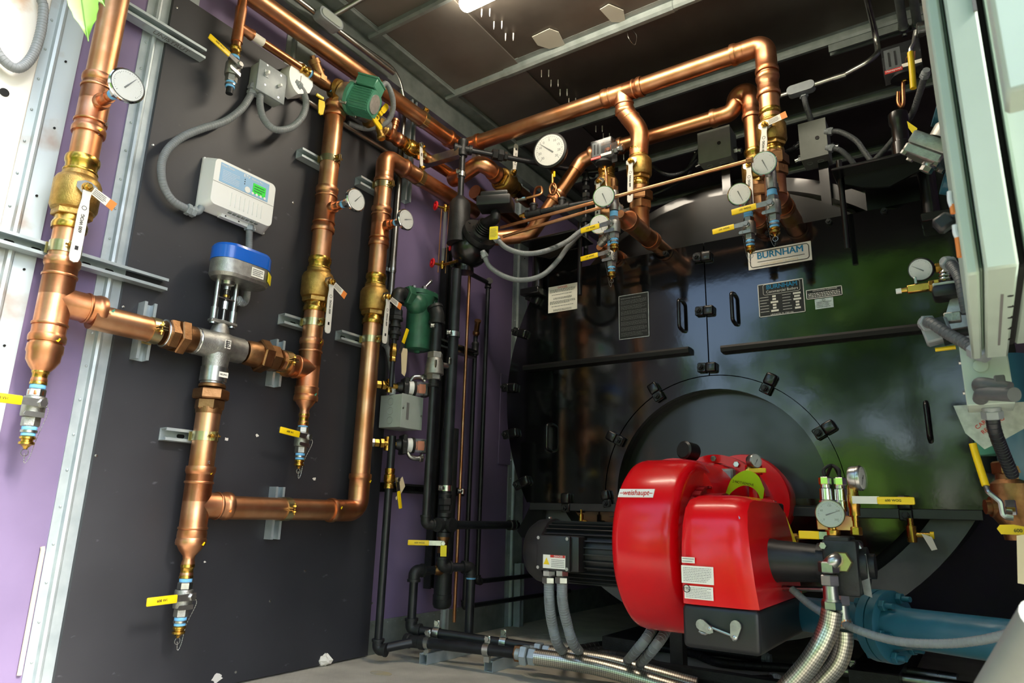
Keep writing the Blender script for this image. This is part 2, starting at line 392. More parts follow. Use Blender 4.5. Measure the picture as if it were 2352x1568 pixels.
sc.links.new(g.outputs['Position'], mp.inputs[0]); sc.links.new(mp.outputs[0], n.inputs['Vector']); sc.links.new(n.outputs['Fac'], r.inputs[0]); sc.links.new(r.outputs[0], mx.inputs[0]); sc.links.new(src, mx.inputs[1]); mx.inputs[2].default_value = (*lin('#4a4b50'), 1); sc.links.new(mx.outputs[0], b.inputs['Base Color'])
for px, py, w in ((497, 1556, .03), (470, 1290, .006), (520, 1008, .012), (590, 1000, .01), (722, 1100, .012)):
    q = WX(px, py, .0302); pl = [(w*math.cos(a)*random.uniform(.4, 1), .7*w*math.sin(a)*random.uniform(.4, 1)) for a in [2*PI*i/11 for i in range(11)]]
    obj('chipped_paint', prism(pl, q, EY, EZ, .0006), 'white_paint', board, smooth=False)

# ceiling, its sheets, beams and screw tips
ceil = obj('ceiling', box((XR/2, (Y0+Y1)/2, RH+.03), (XR, Y1-Y0, .04)), 'ceil', kind='structure', smooth=False)
BY = [1.33, 1.91, 2.485, 3.09, 3.69, 4.29, 4.89]
for i in range(len(BY)):
    y0 = BY[i-1] if i else Y0; y1 = BY[i]
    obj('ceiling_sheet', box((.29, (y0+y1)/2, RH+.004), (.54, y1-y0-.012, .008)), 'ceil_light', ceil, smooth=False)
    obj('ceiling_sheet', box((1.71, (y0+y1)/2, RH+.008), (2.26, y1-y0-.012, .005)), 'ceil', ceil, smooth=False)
for i, y in enumerate(BY):
    prof = [(-.045, .012), (-.045, .006), (-.02, .004), (-.017, -.02), (-.008, -.03), (.008, -.03), (.017, -.02), (.02, .004), (.045, .006), (.045, .012)]
    obj('ceiling_beam', prism(prof, (.08, y, RH), EY, EZ, 2.75), 'galv_dark', ceil, ang=30, label='galvanized ceiling beam')
prof = [(-.052, .012), (-.052, .004), (-.024, .002), (-.021, -.023), (-.01, -.034), (.01, -.034), (.021, -.023), (.024, .002), (.052, .004), (.052, .012)]
obj('beam_sleeve', prism(prof, (.47, 2.485, RH), EY, EZ, .9), 'galv_dark', ceil, ang=30)
for k in range(5):
    for y0 in (BY[1]-.1, BY[2]+.03, BY[3]+.03):
        y = y0 + .06 + k*.095
        for dx in (0, .032):
            q = (.63 + dx, y + (.018 if dx else 0), RH + .004)
            obj('screw_tip', lathe(q, (0, 0, -1), [(0, .0032), (.03, .0028), (.042, .0005)], 6), 'white_paint', ceil)  # white puts the lamp's glint on the tips into their colour
def cpatch(pts, lab):
    P = [WZ(*p, RH-.001) for p in pts]; flat('ceiling_patch', [p[:2] for p in P], RH-.002, .004, 'patch', ceil, label=lab)
cpatch([(1222, 85), (1262, 66), (1283, 74), (1298, 104), (1262, 112), (1235, 104)], 'pale torn patch stuck to the ceiling')
cpatch([(1378, 22), (1398, 10), (1432, 24), (1437, 52), (1404, 50)], 'smaller pale torn patch stuck to the ceiling')
obj('loose_wire', tube(spline([WZ(1440, 66, RH-.004), WZ(1444, 88, RH-.06), WZ(1458, 103, RH-.07), WZ(1462, 82, RH-.05), WZ(1452, 68, RH-.01)], 5), .0013, 5), 'emt', ceil, label='thin loose wire loop hanging from the ceiling')
obj('trim_1', [box((.03, (Y0+Y1)/2, 2.73), (.06, Y1-Y0, .14)), box((.075, (Y0+Y1)/2, RH-.006), (.15, Y1-Y0, .008)), box((.145, (Y0+Y1)/2, RH-.014), (.006, Y1-Y0, .024))], 'galv_dark', kind='structure', smooth=False)
obj('wall_back', box((XR/2, Y1+.03, RH/2+.03), (XR+.12, .06, RH+.1)), 'purple', kind='structure', smooth=False)
obj('wall_right', box((XR+.03, (1.25+Y1)/2, RH/2), (.06, Y1-1.25, RH)), 'purple', kind='structure', smooth=False)

obj('added_header', box((XR/2-.05, .52, 2.64), (XR+.1, .09, .36)), 'door_dark', kind='structure', smooth=False)   # added unseen door header, darkens the boiler's upper reflection
# long ceiling lamp
q = WZ(1062, 12, 2.757); lp = thing('ceiling_lamp', 'long white glowing strip lamp on the ceiling', 'lamp', (q.x+.6, q.y, 2.79))
obj('lamp_housing', box((q.x+.62, q.y, 2.783), (1.2, .07, .03), bev=.008, seg=2), 'white_plastic', lp)
pth = [(q.x - .008 + .03*(1-math.cos(a)), 0, .036*math.sin(a)) for a in [i*PI/10 for i in range(1, 6)]]
obj('diffuser', tube([(p[0], q.y, 2.755) for p in pth] + [(q.x+1.24, q.y, 2.755)], lambda i: max(.004, pth[min(i, 4)][2]), 20), 'lamp', lp)

# outside, behind the camera: ground and trees that the glossy boiler mirrors
obj('ground', box((1, -10, -1.15), (60, 60, .1)), 'grass', kind='structure', smooth=False)
obj('bounce_yard', box((1, -2.2, -1.098), (14, 5.4, .02)), 'gravel', kind='structure', smooth=False)  # added unseen yard surface, pale to bounce daylight into the room
def tree(x, y, h, r, seed, lab, n=9000, zc=.55):
    rn = random.Random(seed); T = thing('tree', lab, 'tree', (x, y, -1.1), 'trees outside the opening')
    obj('trunk', tube(spline([(x, y, -1.1), (x+.1, y, h*.3), (x-.05, y+.1, h*.75)], 4), lambda i: .16 - .012*i, 10), 'bark', T)
    vs = []; fs = []
    lumps = [(V((rn.uniform(-.6, .6)*r, rn.uniform(-.6, .6)*r, rn.uniform(-.42, .45)*h)), rn.uniform(.3, .5)*r) for k in range(24)]
    for k in range(n):
        lc, lr = lumps[k % 24]
        p = V((rn.gauss(0, 1), rn.gauss(0, 1), rn.gauss(0, 1))).normalized() * (lr * rn.uniform(.6, 1.05))
        c = V((x, y, h*zc)) + lc + p; s = rn.uniform(.07, .15)
        if c.z < -.9: continue
        a = V((rn.uniform(-1, 1), rn.uniform(-1, 1), rn.uniform(-.6, .6))).normalized(); b_ = a.cross(V((rn.uniform(-1, 1), rn.uniform(-1, 1), rn.uniform(-1, 1)))).normalized()
        i = len(vs); vs += [c - a*s, c + b_*s*.55, c + a*s, c - b_*s*.55]; fs.append((i, i+1, i+2, i+3))
    obj('foliage', (vs, fs), 'leaf_tree', T, smooth=False, kind='stuff')
for i, (x, y, h, r, l) in enumerate(((1.5, -6.0, 6.8, 2.4, 'tall leafy tree straight behind the camera'), (6.2, -6.0, 7, 2.2, 'broad leafy tree at the right outside the opening'), (-3.6, -6.6, 7.5, 2.0, 'large leafy tree at the left outside the opening'), (-.9, -8.6, 2.6, 1.3, 'low leafy shrub between the trees outside'), (.75, -4.3, 2.2, 1.15, 'low leafy shrub in front of the tall tree outside'), (3.1, -4.6, 2.4, 1.2, 'low leafy shrub right of the camera outside'))):
    tree(x, y, h, r, i+3, l, n=9000 if h > 3 else 4000, zc=.55 if h > 3 else .2)
# added unseen container door leaf, dark so the boiler's left mirrors dark
dr_ = obj('added_door', box((-.2, -.07, 1.4), (.05, 1.22, 2.75), (V((.98, .2, 0)), V((-.2, .98, 0)), EZ)), 'door_dark', kind='structure', smooth=False)
obj('locking_bar', [cyl((-.16, -.3, .05), (-.16, -.3, 2.7), .017, 12)], 'galv', dr_)

# ================================================================ piping components
R3 = .0397                                                             # 3 inch copper tube
def sleeve(p, ax, L, r): return lathe(p, ax, [(0, r+.001), (0, r+.006), (.006, r+.0075), (.016, r+.0075), (.022, r+.0055), (.026, r+.003), (L, r+.003)], 24)
def bead(p, ax, r): return lathe(p, ax, [(0, r), (.0, r+.0025), (.002, r+.0035), (.006, r+.0035), (.008, r+.0025), (.008, r)], 24)
def tee(par, c, ma, ba, r, Lm, Lb, rb=None, m='copper_fitting', mb=True):
    c = V(c); ma = V(ma).normalized(); ba = V(ba).normalized(); rb = rb or r
    g = [sleeve(c - ma*Lm, ma, Lm*2, r), sleeve(c + ma*Lm, -ma, Lm*.9, r), bead(c + ma*Lm*.55, ma, r+.003), bead(c - ma*Lm*.55, -ma, r+.003), sleeve(c + ba*Lb, -ba, Lb, rb), bead(c + ba*(Lb-.05 if Lb > .08 else Lb*.6), ba, rb+.003)]
    return obj('tee', g, m, par)
def elbow(par, corner, d1, d2, r, R, m='copper_fitting', sl=.05):
    c = V(corner); d1 = V(d1).normalized(); d2 = V(d2).normalized()    # d1, d2 point from the corner outwards
    ang = d1.angle(d2); t = R / math.tan(ang/2)
    g = [tube(fillet([c + d1*(t+.004), c, c + d2*(t+.004)], R, 10), r+.003, 24), sleeve(c + d1*(t+sl), -d1, sl, r), sleeve(c + d2*(t+sl), -d2, sl, r)]
    return obj('elbow', g, m, par)
def coupling(par, c, ax, L, r, m='copper_fitting', name='coupling'):
    c = V(c); ax = V(ax).normalized(); return obj(name, [sleeve(c - ax*L/2, ax, L*.6, r), sleeve(c + ax*L/2, -ax, L*.6, r)], m, par)
def reducer(par, p, ax, r1, r2, L, m='copper_fitting'):
    return obj('reducer', [lathe(p, ax, [(0, r1+.005), (.02, r1+.006), (.026, r1+.003), (L*.3, r1+.002), (L*.42, r1*.8), (L*.52, r2*1.25), (L*.6, r2+.002), (L*.66, r2+.005), (L*.72, r2+.005), (L*.76, r2+.002), (L*.84, r2+.002), (L*.88, r2+.0045), (L*.95, r2+.0045), (L, r2+.001)], 24)], m, par)
def pipe(par, a, b, r, m='copper'): return obj('pipe', cyl(a, b, r, 26), m, par)
def mark(par, p, n, s, m):                                             # small paint tick on a fitting
    p = V(p); a, u, v = frame(n); obj('paint_mark', prism([(-s, -s*.5), (s*.2, -s), (s, s*.6), (s*.6, s), (-s*.3, .2*s)], p, u, v, .0008), m, par, smooth=False)

def bar_handle(par, p, d, n, L, w, th, m, name='handle', hole=False, grip=None):
    p = V(p); d = V(d).normalized(); n = V(n).normalized(); s = n.cross(d)
    R_ = (d, s, n)
    o = obj(name, prism([(0, -w*.42), (L*.12, -w*.36), (L*.3, -w/2), (L*.93, -w/2), (L*.985, -w*.36), (L, 0), (L*.985, w*.36), (L*.93, w/2), (L*.3, w/2), (L*.12, w*.36), (0, w*.42)], p - n*th/2, d, s, th), m, par, ang=30)
    return o
def ball_valve(label, c, ax, r, face, hdir, L=.2, hl=.19, tag=None, m='brass', mb='brass_cast', tagrot=0, group='large brass ball valves', handle='white_paint'):
    c = V(c); ax = V(ax).normalized(); face = V(face).normalized(); hdir = V(hdir).normalized()
    T = thing('ball_valve', label, 'valve', c, group); h = L/2; e = .052
    obj('valve_body', [lathe(c - ax*h*.62, ax, [(0, r*1.08), (.0, r*1.18), (L*.05, r*1.2), (L*.07, r*1.45), (L*.12, r*1.58), (L*.44, r*1.6), (L*.5, r*1.45), (L*.53, r*1.22), (L*.62, r*1.1)], 28), hexn(c - ax*h*.66, ax, L*.08, r*1.36), lathe(c, face, [(0, r*.5), (r*1.62, r*.5), (r*1.66, r*.42), (r*1.9, r*.4)], 16)], mb, T)
    obj('press_end', [sleeve(c + ax*h, -ax, e, r), bead(c + ax*(h-e), ax, r+.004)], m, T); obj('press_end', [sleeve(c - ax*h, ax, e, r), bead(c - ax*(h-e), ax, r+.004)], m, T)
    s = c + face*(r*1.95); a, u, v = frame(face); side = face.cross(hdir)
    obj('stop_plate', prism([(x*.021, y*.021) for x, y in ((-1.3, -.5), (-.4, -1), (.4, -1), (1.3, -.5), (1.3, .3), (.4, 1), (-.4, 1), (-1.3, .3))], s - face*.002, side, hdir, .003), 'zinc', T)
    obj('stem_nut', [hexn(s + face*.003, face, .008, .0135), lathe(s + face*.01, face, [(0, .008), (.008, .008), (.010, .006)], 12)], 'brass', T)
    H = bar_handle(T, s + face*.004 + hdir*.012, hdir, face, hl, .028, .004, handle)
    q = s + face*.007 + hdir*(hl*.52)
    text('600 WOG', q, -hdir if hdir.z < 0 else hdir, (-hdir if hdir.z < 0 else hdir).cross(side) * 1 if False else face.cross(-hdir if hdir.z < 0 else hdir), .013, 'ink', H)
    obj('printed_ring', ring(s + face*.0062 + hdir*(hl*.3), face, .006, .0008, 16, 4), 'ink', H)
    obj('printed_block', box(s + face*.0063 + hdir*(hl*.86), (.009, .012, .0006), (side, hdir, face)), 'ink', H, smooth=False)
    if tag:
        td = V(tag).normalized(); ts = face.cross(td)
        tg = obj('paper_tag', prism([(0, -.012), (.05, -.014), (.05, .014), (0, .012)], s + face*.004 + td*.014, td, ts, .0012), 'paper', T, smooth=False)
        obj('tag_end', prism([(.05, -.0141), (.072, -.015), (.072, .015), (.05, .0141)], s + face*.004 + td*.014, td, ts, .0013), 'orange', tg, smooth=False)
        textlines(s + face*.0055 + td*.038, td, ts, .04, .02, 4, 'ink_grey', tg, seed=3)
    return T
def chain(par, pts, r=.0012, m='steel'):
    P = spline(pts, 8); out = []
    L = 0; gs = []
    last = None
    for p in P:
        if last is None or (p - last).length > .0042: gs.append(sphere(p, r*1.25, 6)); last = p
    gs.append(tube(P, r*.5, 4)); return obj('bead_chain', gs, m, par)
def drain_valve(label, p, hdir, face, s=1.0, cap=True, brass=True, group='small stainless drain valves', ax=(0, 0, -1), chain_side=None):
    p = V(p); ax = V(ax).normalized(); face = V(face).normalized(); hdir = V(hdir).normalized()
    T = thing('drain_valve', label, 'valve', p, group); q = p.copy()
    def st(L, kind, r, m, name):
        nonlocal q
        g = hexn(q, ax, L*s, r*s) if kind == 'h' else lathe(q, ax, [(0, r*s*.96), (L*s*.1, r*s), (L*s*.9, r*s), (L*s, r*s*.96)], 20)
        o = obj(name, g, m, T); q = q + ax*(L*s); return o
    if brass:
        g = [lathe(q, ax, [(0, .017*s), (0, .0205*s), (.008*s, .021*s), (.012*s, .018*s), (.03*s, .018*s), (.034*s, .0205*s), (.04*s, .0205*s), (.04*s, .017*s)], 20)]
        obj('adapter', g, 'brass', T); q = q + ax*(.04*s)
    st(.011, 'c', .0185, 'tape_blue', 'thread_tape')
    st(.022, 'h', .0215, 'steel', 'hex_end')
    b0 = q.copy(); st(.052, 'c', .027, 'steel_cast', 'valve_body'); c = b0 + ax*(.018*s)
    st(.026, 'h', .0215, 'steel_cast', 'hex_end')
    st(.009, 'c', .0175, 'tape_blue', 'thread_tape'); st(.007, 'c', .0195, 'steel', 'nipple'); st(.008, 'c', .0165, 'tape_blue', 'thread_tape')
    side = face.cross(hdir)
    obj('stem', [lathe(c, face, [(0, .012*s), (.034*s, .012*s), (.036*s, .009*s), (.046*s, .009*s)], 14), hexn(c + face*.038*s, face, .007*s, .0115*s)], 'steel', T)
    obj('lock_plate', prism([(x*s, y*s) for x, y in ((-.014, -.007), (.03, -.007), (.034, 0), (.03, .006), (-.014, .007))], c + face*.028*s + ax*.03*s, side if abs(side.dot(ax)) < .5 else hdir, ax, .003*s), 'steel', T)
    H = obj('handle_arm', prism([(-.012*s, -.011*s), (.05*s, -.009*s), (.05*s, .009*s), (-.012*s, .011*s)], c + face*.037*s, hdir, side, .003*s), 'steel', T)
    g = obj('grip', box(c + face*.0385*s + hdir*.092*s, (.09*s, .024*s, .0065*s), (hdir, side, face), bev=.0028*s, seg=2), 'yellow', H)
    up = side if side.z > 0 else -side
    text('600 WOG', c + face*.0422*s + hdir*.088*s, up.cross(face), up, .0105*s, 'ink', H)
    if cap:
        k = obj('hose_cap', lathe(q, ax, [(0, .015*s), (.003*s, .0185*s), (.008*s, .0185*s), (.010*s, .014*s), (.014*s, .014*s), (.016*s, .0185*s), (.022*s, .0185*s), (.024*s, .012*s), (.03*s, .006*s), (.034*s, .004*s)], 18), 'brass', T)
        e = q + ax*.034*s
        obj('pull_ring', ring(e + ax*.009*s, face, .009*s, .0011*s, 18, 6), 'steel', k)
        cs = V(chain_side).normalized() if chain_side else -hdir
        chain(k, [e + ax*.012*s, e + ax*.035*s + cs*.004*s, e + ax*.02*s + cs*.013*s, q + cs*.022*s, c + ax*.02*s + face*.04*s + cs*.016*s, c + face*.042*s])
    else:
        obj('nipple_end', lathe(q, ax, [(0, .013*s), (.024*s, .013*s), (.025*s, .010*s)], 16), 'black_iron', T)
    return T
def gauge(label, base, ax, L, R, stem='steel', ang=-2.2, name='thermometer', up=(0, 0, 1), cat='gauge', group='dial thermometers on the pipes', face=None, neck=True, case='chrome', thick=.016, dmat='dial', bez=.08, needle='ink', nums=None):
    base = V(base); ax = V(ax).normalized(); f = V(face).normalized() if face else ax
    T = thing(name, label, cat, base, group); e = base + ax*L
    if neck:
        obj('well', [lathe(base, ax, [(0, .0165), (L*.25, .0165), (L*.25, .0185), (L*.33, .0185), (L*.33, .015), (L*.45, .015)], 18)], 'copper_fitting', T)
        obj('thread_tape', [lathe(base + ax*L*.45, ax, [(0, .0145), (L*.08, .0155), (L*.12, .0145)], 16)], 'tape_blue', T)
        obj('hex_nut', [hexn(base + ax*L*.56, ax, L*.26, .017), lathe(base + ax*L*.8, ax, [(0, .009), (L*.22, .009)], 12)], stem, T)
    c = e if face is None else e + f*0
    obj('case', [lathe(c, f, [(0, R*.6), (.001, R*.92), (thick*.3, R), (thick*.75, R), (thick*.8, R*1.04), (thick, R*1.04), (thick+.003, R*.98), (thick+.003, R*.9)], 36, caps=True)], case, T)
    d = obj('dial', lathe(c + f*(thick+.0025), f, [(0, R*.91), (.0008, R*.91)], 36), dmat, T)
    upv = V(up); u = upv.cross(f).normalized(); v = f.cross(u); z0 = c + f*(thick+.0036)
    tk = []
    for i in range(31):
        a = math.radians(225 - 270*i/30); l = .10 if i % 5 == 0 else .05
        d_ = u*math.cos(a) + v*math.sin(a); s_ = f.cross(d_); tk.append(box(z0 + d_*R*(.82 - l/2), (R*l, R*.022, .0003), (d_, s_, f)))
    obj('scale_marks', tk, 'ink', d, kind='stuff', smooth=False)
    nd = u*math.cos(ang) + v*math.sin(ang); ns = f.cross(nd)
    obj('needle', [prism([(-R*.3, -R*.05), (R*.74, -R*.012), (R*.74, R*.012), (-R*.3, R*.05)], z0 + f*.001, nd, ns, .0006), lathe(z0, f, [(0, R*.05), (.002, R*.05)], 12)], needle, d)
    obj('glass', lathe(z0 + f*.003, f, [(0, R*.92), (.0008, R*.92)], 36), 'clear', T)
    if nums:
        for i, s_ in enumerate(nums):
            a = math.radians(225 - 270*i/(len(nums)-1)); text(s_, z0 + (u*math.cos(a) + v*math.sin(a))*R*.6, u, v, R*.2, 'ink', d, depth=.0003)
    return T
CH = [(-.0205, 0), (-.0205, .041), (-.011, .041), (-.011, .034), (-.013, .034), (-.013, .0385), (-.018, .0385), (-.018, .0025), (.018, .0025), (.018, .0385), (.013, .0385), (.013, .034), (.011, .034), (.011, .041), (.0205, .041), (.0205, 0)]
def channel(p0, p1, out, s=1.0):
    p0 = V(p0); p1 = V(p1); a = (p1-p0).normalized(); out = V(out).normalized(); w = out.cross(a)
    return prism([(x*s, y*s) for x, y in CH], p0, w, out, (p1-p0).length)
def strap(par, c, ax, out, r, m='zinc_yellow', wid=.03):
    c = V(c); ax = V(ax).normalized(); out = V(out).normalized(); sd = ax.cross(out)
    k = obj('pipe_clamp', [lathe(c - ax*wid/2, ax, [(0, r+.0005), (0, r+.003), (wid, r+.003), (wid, r+.0005)], 28, caps=False), box(c + out*(r+.012) + sd*.004, (wid, .0028, .024), (ax, sd, out)), box(c + out*(r+.012) - sd*.004, (wid, .0028, .024), (ax, sd, out)), box(c - out*(r*.75) , (wid, r*2.1, .003), (ax, sd, out))], m, par)
    obj('clamp_bolt', [cyl(c + out*(r+.014) - sd*.022, c + out*(r+.014) + sd*.02, .0032, 8), hexn(c + out*(r+.014) + sd*.006, sd, .006, .0075), hexn(c + out*(r+.014) - sd*.014, sd, .006, .0075), lathe(c + out*(r+.014) + sd*.0055, sd, [(0, .009), (.0012, .009)], 12)], 'brass', k)
    return k
def strut(label, p0, p1, out, m='galv', slots=0, group='strut channel pieces'):
    T = thing('strut_channel', label, 'bracket', (V(p0)+V(p1))/2, group); obj('channel', channel(p0, p1, out), m, T, ang=20)
    p0 = V(p0); p1 = V(p1); a = (p1-p0).normalized(); out = V(out).normalized(); w = out.cross(a)
    for i in range(slots):
        c = p0 + (p1-p0)*((i+.5)/slots) + out*.0022
        obj('slot', prism(rrect(.028, .013, .0062, 3), c, a, -w if False else out.cross(a), .0008), 'hole', T, smooth=False)  # flat dark prism, the slot's inner shade put into its colour
    return T
def conduit(label, pts, r=.0115, ends=(True, True), m='conduit', group='grey flexible conduits', k=9, name='flexible_conduit', el=None):
    P = spline(pts, k); T = thing(name, label, 'conduit', P[0], group)
    seg = []; obj('hose', tube(P, r, 14), m, T)
    L = 0; gs = []; last = P[0]
    for i in range(1, len(P)-1):
        if (P[i]-last).length > .006: gs.append(ring(P[i], P[i+1]-P[i-1], r*.985, r*.07, 14, 4)); last = P[i]
    if gs: obj('hose_ribs', gs, m, T, kind='stuff')
    for f, i, j in ((ends[0], 0, 1), (ends[1], -1, -2)):
        if f:
            d = (P[i] - P[j]).normalized(); obj('connector', [hexn(P[i] - d*.014, d, .016, r*1.55), lathe(P[i], d, [(0, r*1.3), (.008, r*1.35), (.012, r*1.1), (.02, r*1.05)], 16)], 'lid_grey', T)
    return T

# ================================================================ left wall: copper pipework
PX = .11
Z = lambda px, py, x=PX: WX(px, py, x).z
Yc = lambda px, py, x=PX: WX(px, py, x).y
# --- first riser, next to the opening
y1 = .807; zt1 = Z(118, 712); MIDZ = 1.137
T = thing('copper_pipe', 'leftmost copper riser standing in front of the bare purple wall', 'pipe', (PX, y1, .95), 'copper pipe runs')
zr = .965
pipe(T, (PX, y1, zr+.03), (PX, y1, 2.62), R3)
gq1 = WY(290, 198, y1); g1 = gq1.z
tee(T, (PX, y1, g1), EZ, EX, R3, .1, .06, .017)
tee(T, (PX, y1, MIDZ+.02), EZ, EY, R3, .125, .13)
reducer(T, (PX, y1, zr+.06), -EZ, R3, .0155, .15)
pipe(T, (PX, y1+.1, MIDZ), (PX, Yc(345, 757), MIDZ), R3)
for p, mm in (((.155, y1+.01, MIDZ+.135), 'green_paint'), ((.155, y1+.14, MIDZ+.02), 'green_paint'), ((.155, y1+.01, MIDZ-.1), 'yellow'), ((.157, y1+.012, g1-.09), 'yellow')): mark(T, p, EX, .006, mm)
gauge('round dial thermometer on the leftmost copper riser', (PX+.05, y1, g1), EX, gq1.x-PX-.06, .05, ang=1.0)
text('Cold', (PX+R3*.93, y1+.014, Z(222, 288)), EY, EZ, .022, 'ink_grey', T); text('↓', (PX+R3*.93, y1+.012, Z(218, 312)), EY, EZ, .04, 'ink_grey', T)
ball_valve('brass ball valve with white handle on the leftmost riser', (PX, y1, Z(172, 445)), EZ, R3, (1, -.05, 0), (.0, .0, -1), L=.235, hl=.22, tag=(0, .9, -.35))
drain_valve('drain valve with yellow handle below the leftmost riser', (PX, y1, Z(86, 848)), (0, -1, 0), (1, .1, 0), 1.05)
# --- three way mixing valve between the risers
yv = Yc(500, 795)
T = thing('copper_pipe', 'copper and bronze crosspiece with unions left and right of the mixing valve', 'pipe', (PX, yv, MIDZ), 'copper pipe runs')
def union(par, ya, yb, n, s=1):
    a = (0, s, 0); L = abs(yb-ya); p = V((PX, ya, MIDZ))
    obj('union', [lathe(p, a, [(0, .041), (L*.08, .046)], 20), hexn(p + V(a)*L*.08, a, L*.3, .051), hexn(p + V(a)*L*.36, a, L*.28, .061, .26), lathe(p + V(a)*L*.62, a, [(0, .047), (L*.3, .045), (L*.38, .04)], 24)], 'bronze', par)
ua = Yc(373, 765); union(T, ua, Yc(448, 783), 0)
obj('thread_ring', ring((PX, ua+.004, MIDZ), EY, .043, .0035, 24, 6), 'zinc', T); obj('thread_ring', ring((PX, Yc(445, 783)+.006, MIDZ), EY, .043, .004, 24, 6), 'zinc', T)
yb2 = Yc(640, 828); union(T, yb2, Yc(560, 810), 0, -1)
pipe(T, (PX, yb2-.005, MIDZ), (PX, 1.62, MIDZ), R3)
obj('union', [lathe((PX, yv, Z(490, 865)), -EZ, [(0, .036), (.035, .038)], 22), hexn((PX, yv, Z(478, 893)), -EZ, .035, .058), hexn((PX, yv, Z(475, 916)), -EZ, .036, .048, .3), lathe((PX, yv, Z(472, 935)), -EZ, [(0, .043), (.02, .042)], 22)], 'bronze', T)
VV = thing('mixing_valve', 'stainless three-way mixing valve body in the copper crosspiece', 'valve', (PX, yv, MIDZ))
obj('valve_body', [lathe((PX, yv-.095, MIDZ), EY, [(0, .04), (.002, .046), (.05, .047), (.07, .05), (.095, .056), (.12, .05), (.14, .046), (.188, .045), (.19, .04)], 12, .26), lathe((PX, yv, MIDZ-.03), -EZ, [(0, .045), (.04, .042), (.055, .042)], 28), lathe((PX, yv, MIDZ+.03), EZ, [(0, .036), (.028, .03), (.04, .026), (.05, .022), (.06, .021)], 24)], 'steel_cast', VV)
obj('lower_sleeve', lathe((PX, yv, MIDZ-.078), -EZ, [(0, .0445), (.05, .0445), (.052, .04), (.06, .04)], 28), 'steel', VV)
obj('thread_ring', lathe((PX, yv, MIDZ-.135), -EZ, [(0, .0405), (.004, .044), (.012, .044), (.014, .04)], 20), 'bronze', VV)
obj('nameplate', box((PX+.052, yv+.004, MIDZ+.0), (.003, .022, .03)), 'paper', VV, smooth=False); textlines((PX+.0537, yv+.004, MIDZ), EY, EZ, .018, .024, 4, 'ink', VV, hfrac=.6)
lb = obj('sleeve_label', box((PX+.0445, yv+.008, MIDZ-.105), (.002, .034, .018)), 'paper', VV, smooth=False); text('BELIMO', (PX+.0457, yv+.008, MIDZ-.105), EY, EZ, .008, 'ink', lb)
# actuator above it
AC = thing('valve_actuator', 'blue-topped electric actuator standing on the mixing valve', 'actuator', (PX, yv, MIDZ+.09))
az = Z(515, 640, .14)
ob = []
for i in range(36):
    a = 2*PI*i/36; ob.append(((.052 if math.cos(a) > 0 else .052)*math.cos(a)*1.0 + (.0), math.sin(a)*.052))
def oval(L, w, n=28):
    out = []
    for i in range(n):
        a = 2*PI*i/n; out.append((w*math.cos(a), (L-w)*(1 if math.sin(a) > 0 else -1) * (1 if abs(math.sin(a)) > 1e-6 else 0) + w*math.sin(a)))
    return out
ax_ = PX+.03; ayc = yv+.028
OV = oval(.108, .062)
sc_ = lambda P, k: [(x*k, y*k) for x, y in P]
obj('lower_housing', [frus(sc_(OV, .93), OV, (ax_, ayc, az), EX, EY, .012), prism(OV, (ax_, ayc, az+.012), EX, EY, .05)], 'steel_cast', AC)
obj('upper_cover', [prism(sc_(OV, 1.015), (ax_, ayc, az+.063), EX, EY, .045), frus(sc_(OV, 1.015), sc_(OV, .96), (ax_, ayc, az+.108), EX, EY, .010)], 'blue', AC)
q = V((ax_+.0625, ayc+.03, az+.036)); l1 = obj('rating_label', box(q, (.0015, .05, .034)), 'paper', AC, smooth=False); textlines(q + V((.001, 0, 0)), EY, EZ, .042, .026, 4, 'ink_grey', l1)
a_ = .75; q = V((ax_+.045, ayc+.092, az+.036)); uu = V((-math.sin(a_), math.cos(a_), 0)); l2 = obj('warning_label', box(q, (.05, .0015, .036), (uu, V((math.cos(a_), math.sin(a_), 0)), EZ)), 'yellow_tag', AC, smooth=False)
for dy in (-.036, .036):
    obj('yoke_leg', [cyl((PX+.01, yv+dy, MIDZ+.075), (PX+.01, yv+dy, az), .0085, 14), cyl((PX+.01, yv+dy, MIDZ+.07), (PX+.01, yv+dy, MIDZ+.13), .0125, 14)], 'zinc', AC)
obj('yoke_bar', box((PX+.01, yv, MIDZ+.082), (.03, .1, .012), bev=.003), 'steel_cast', AC)
obj('valve_stem', [cyl((PX+.01, yv, MIDZ+.06), (PX+.01, yv, az), .005, 12), lathe((PX+.01, yv, az), -EZ, [(0, .024), (.012, .022), (.018, .012), (.03, .012)], 18), hexn((PX+.01, yv, MIDZ+.13), EZ, .03, .0095), box((PX+.012, yv, MIDZ+.168), (.012, .062, .004))] + [ring((PX+.01, yv, az-.035-.006*i), EZ, .008, .0016, 14, 5) for i in range(7)], 'steel', AC)
obj('stem_collar', lathe((PX+.01, yv, az-.05), -EZ, [(0, .011), (.008, .011)], 14), 'brass', AC)
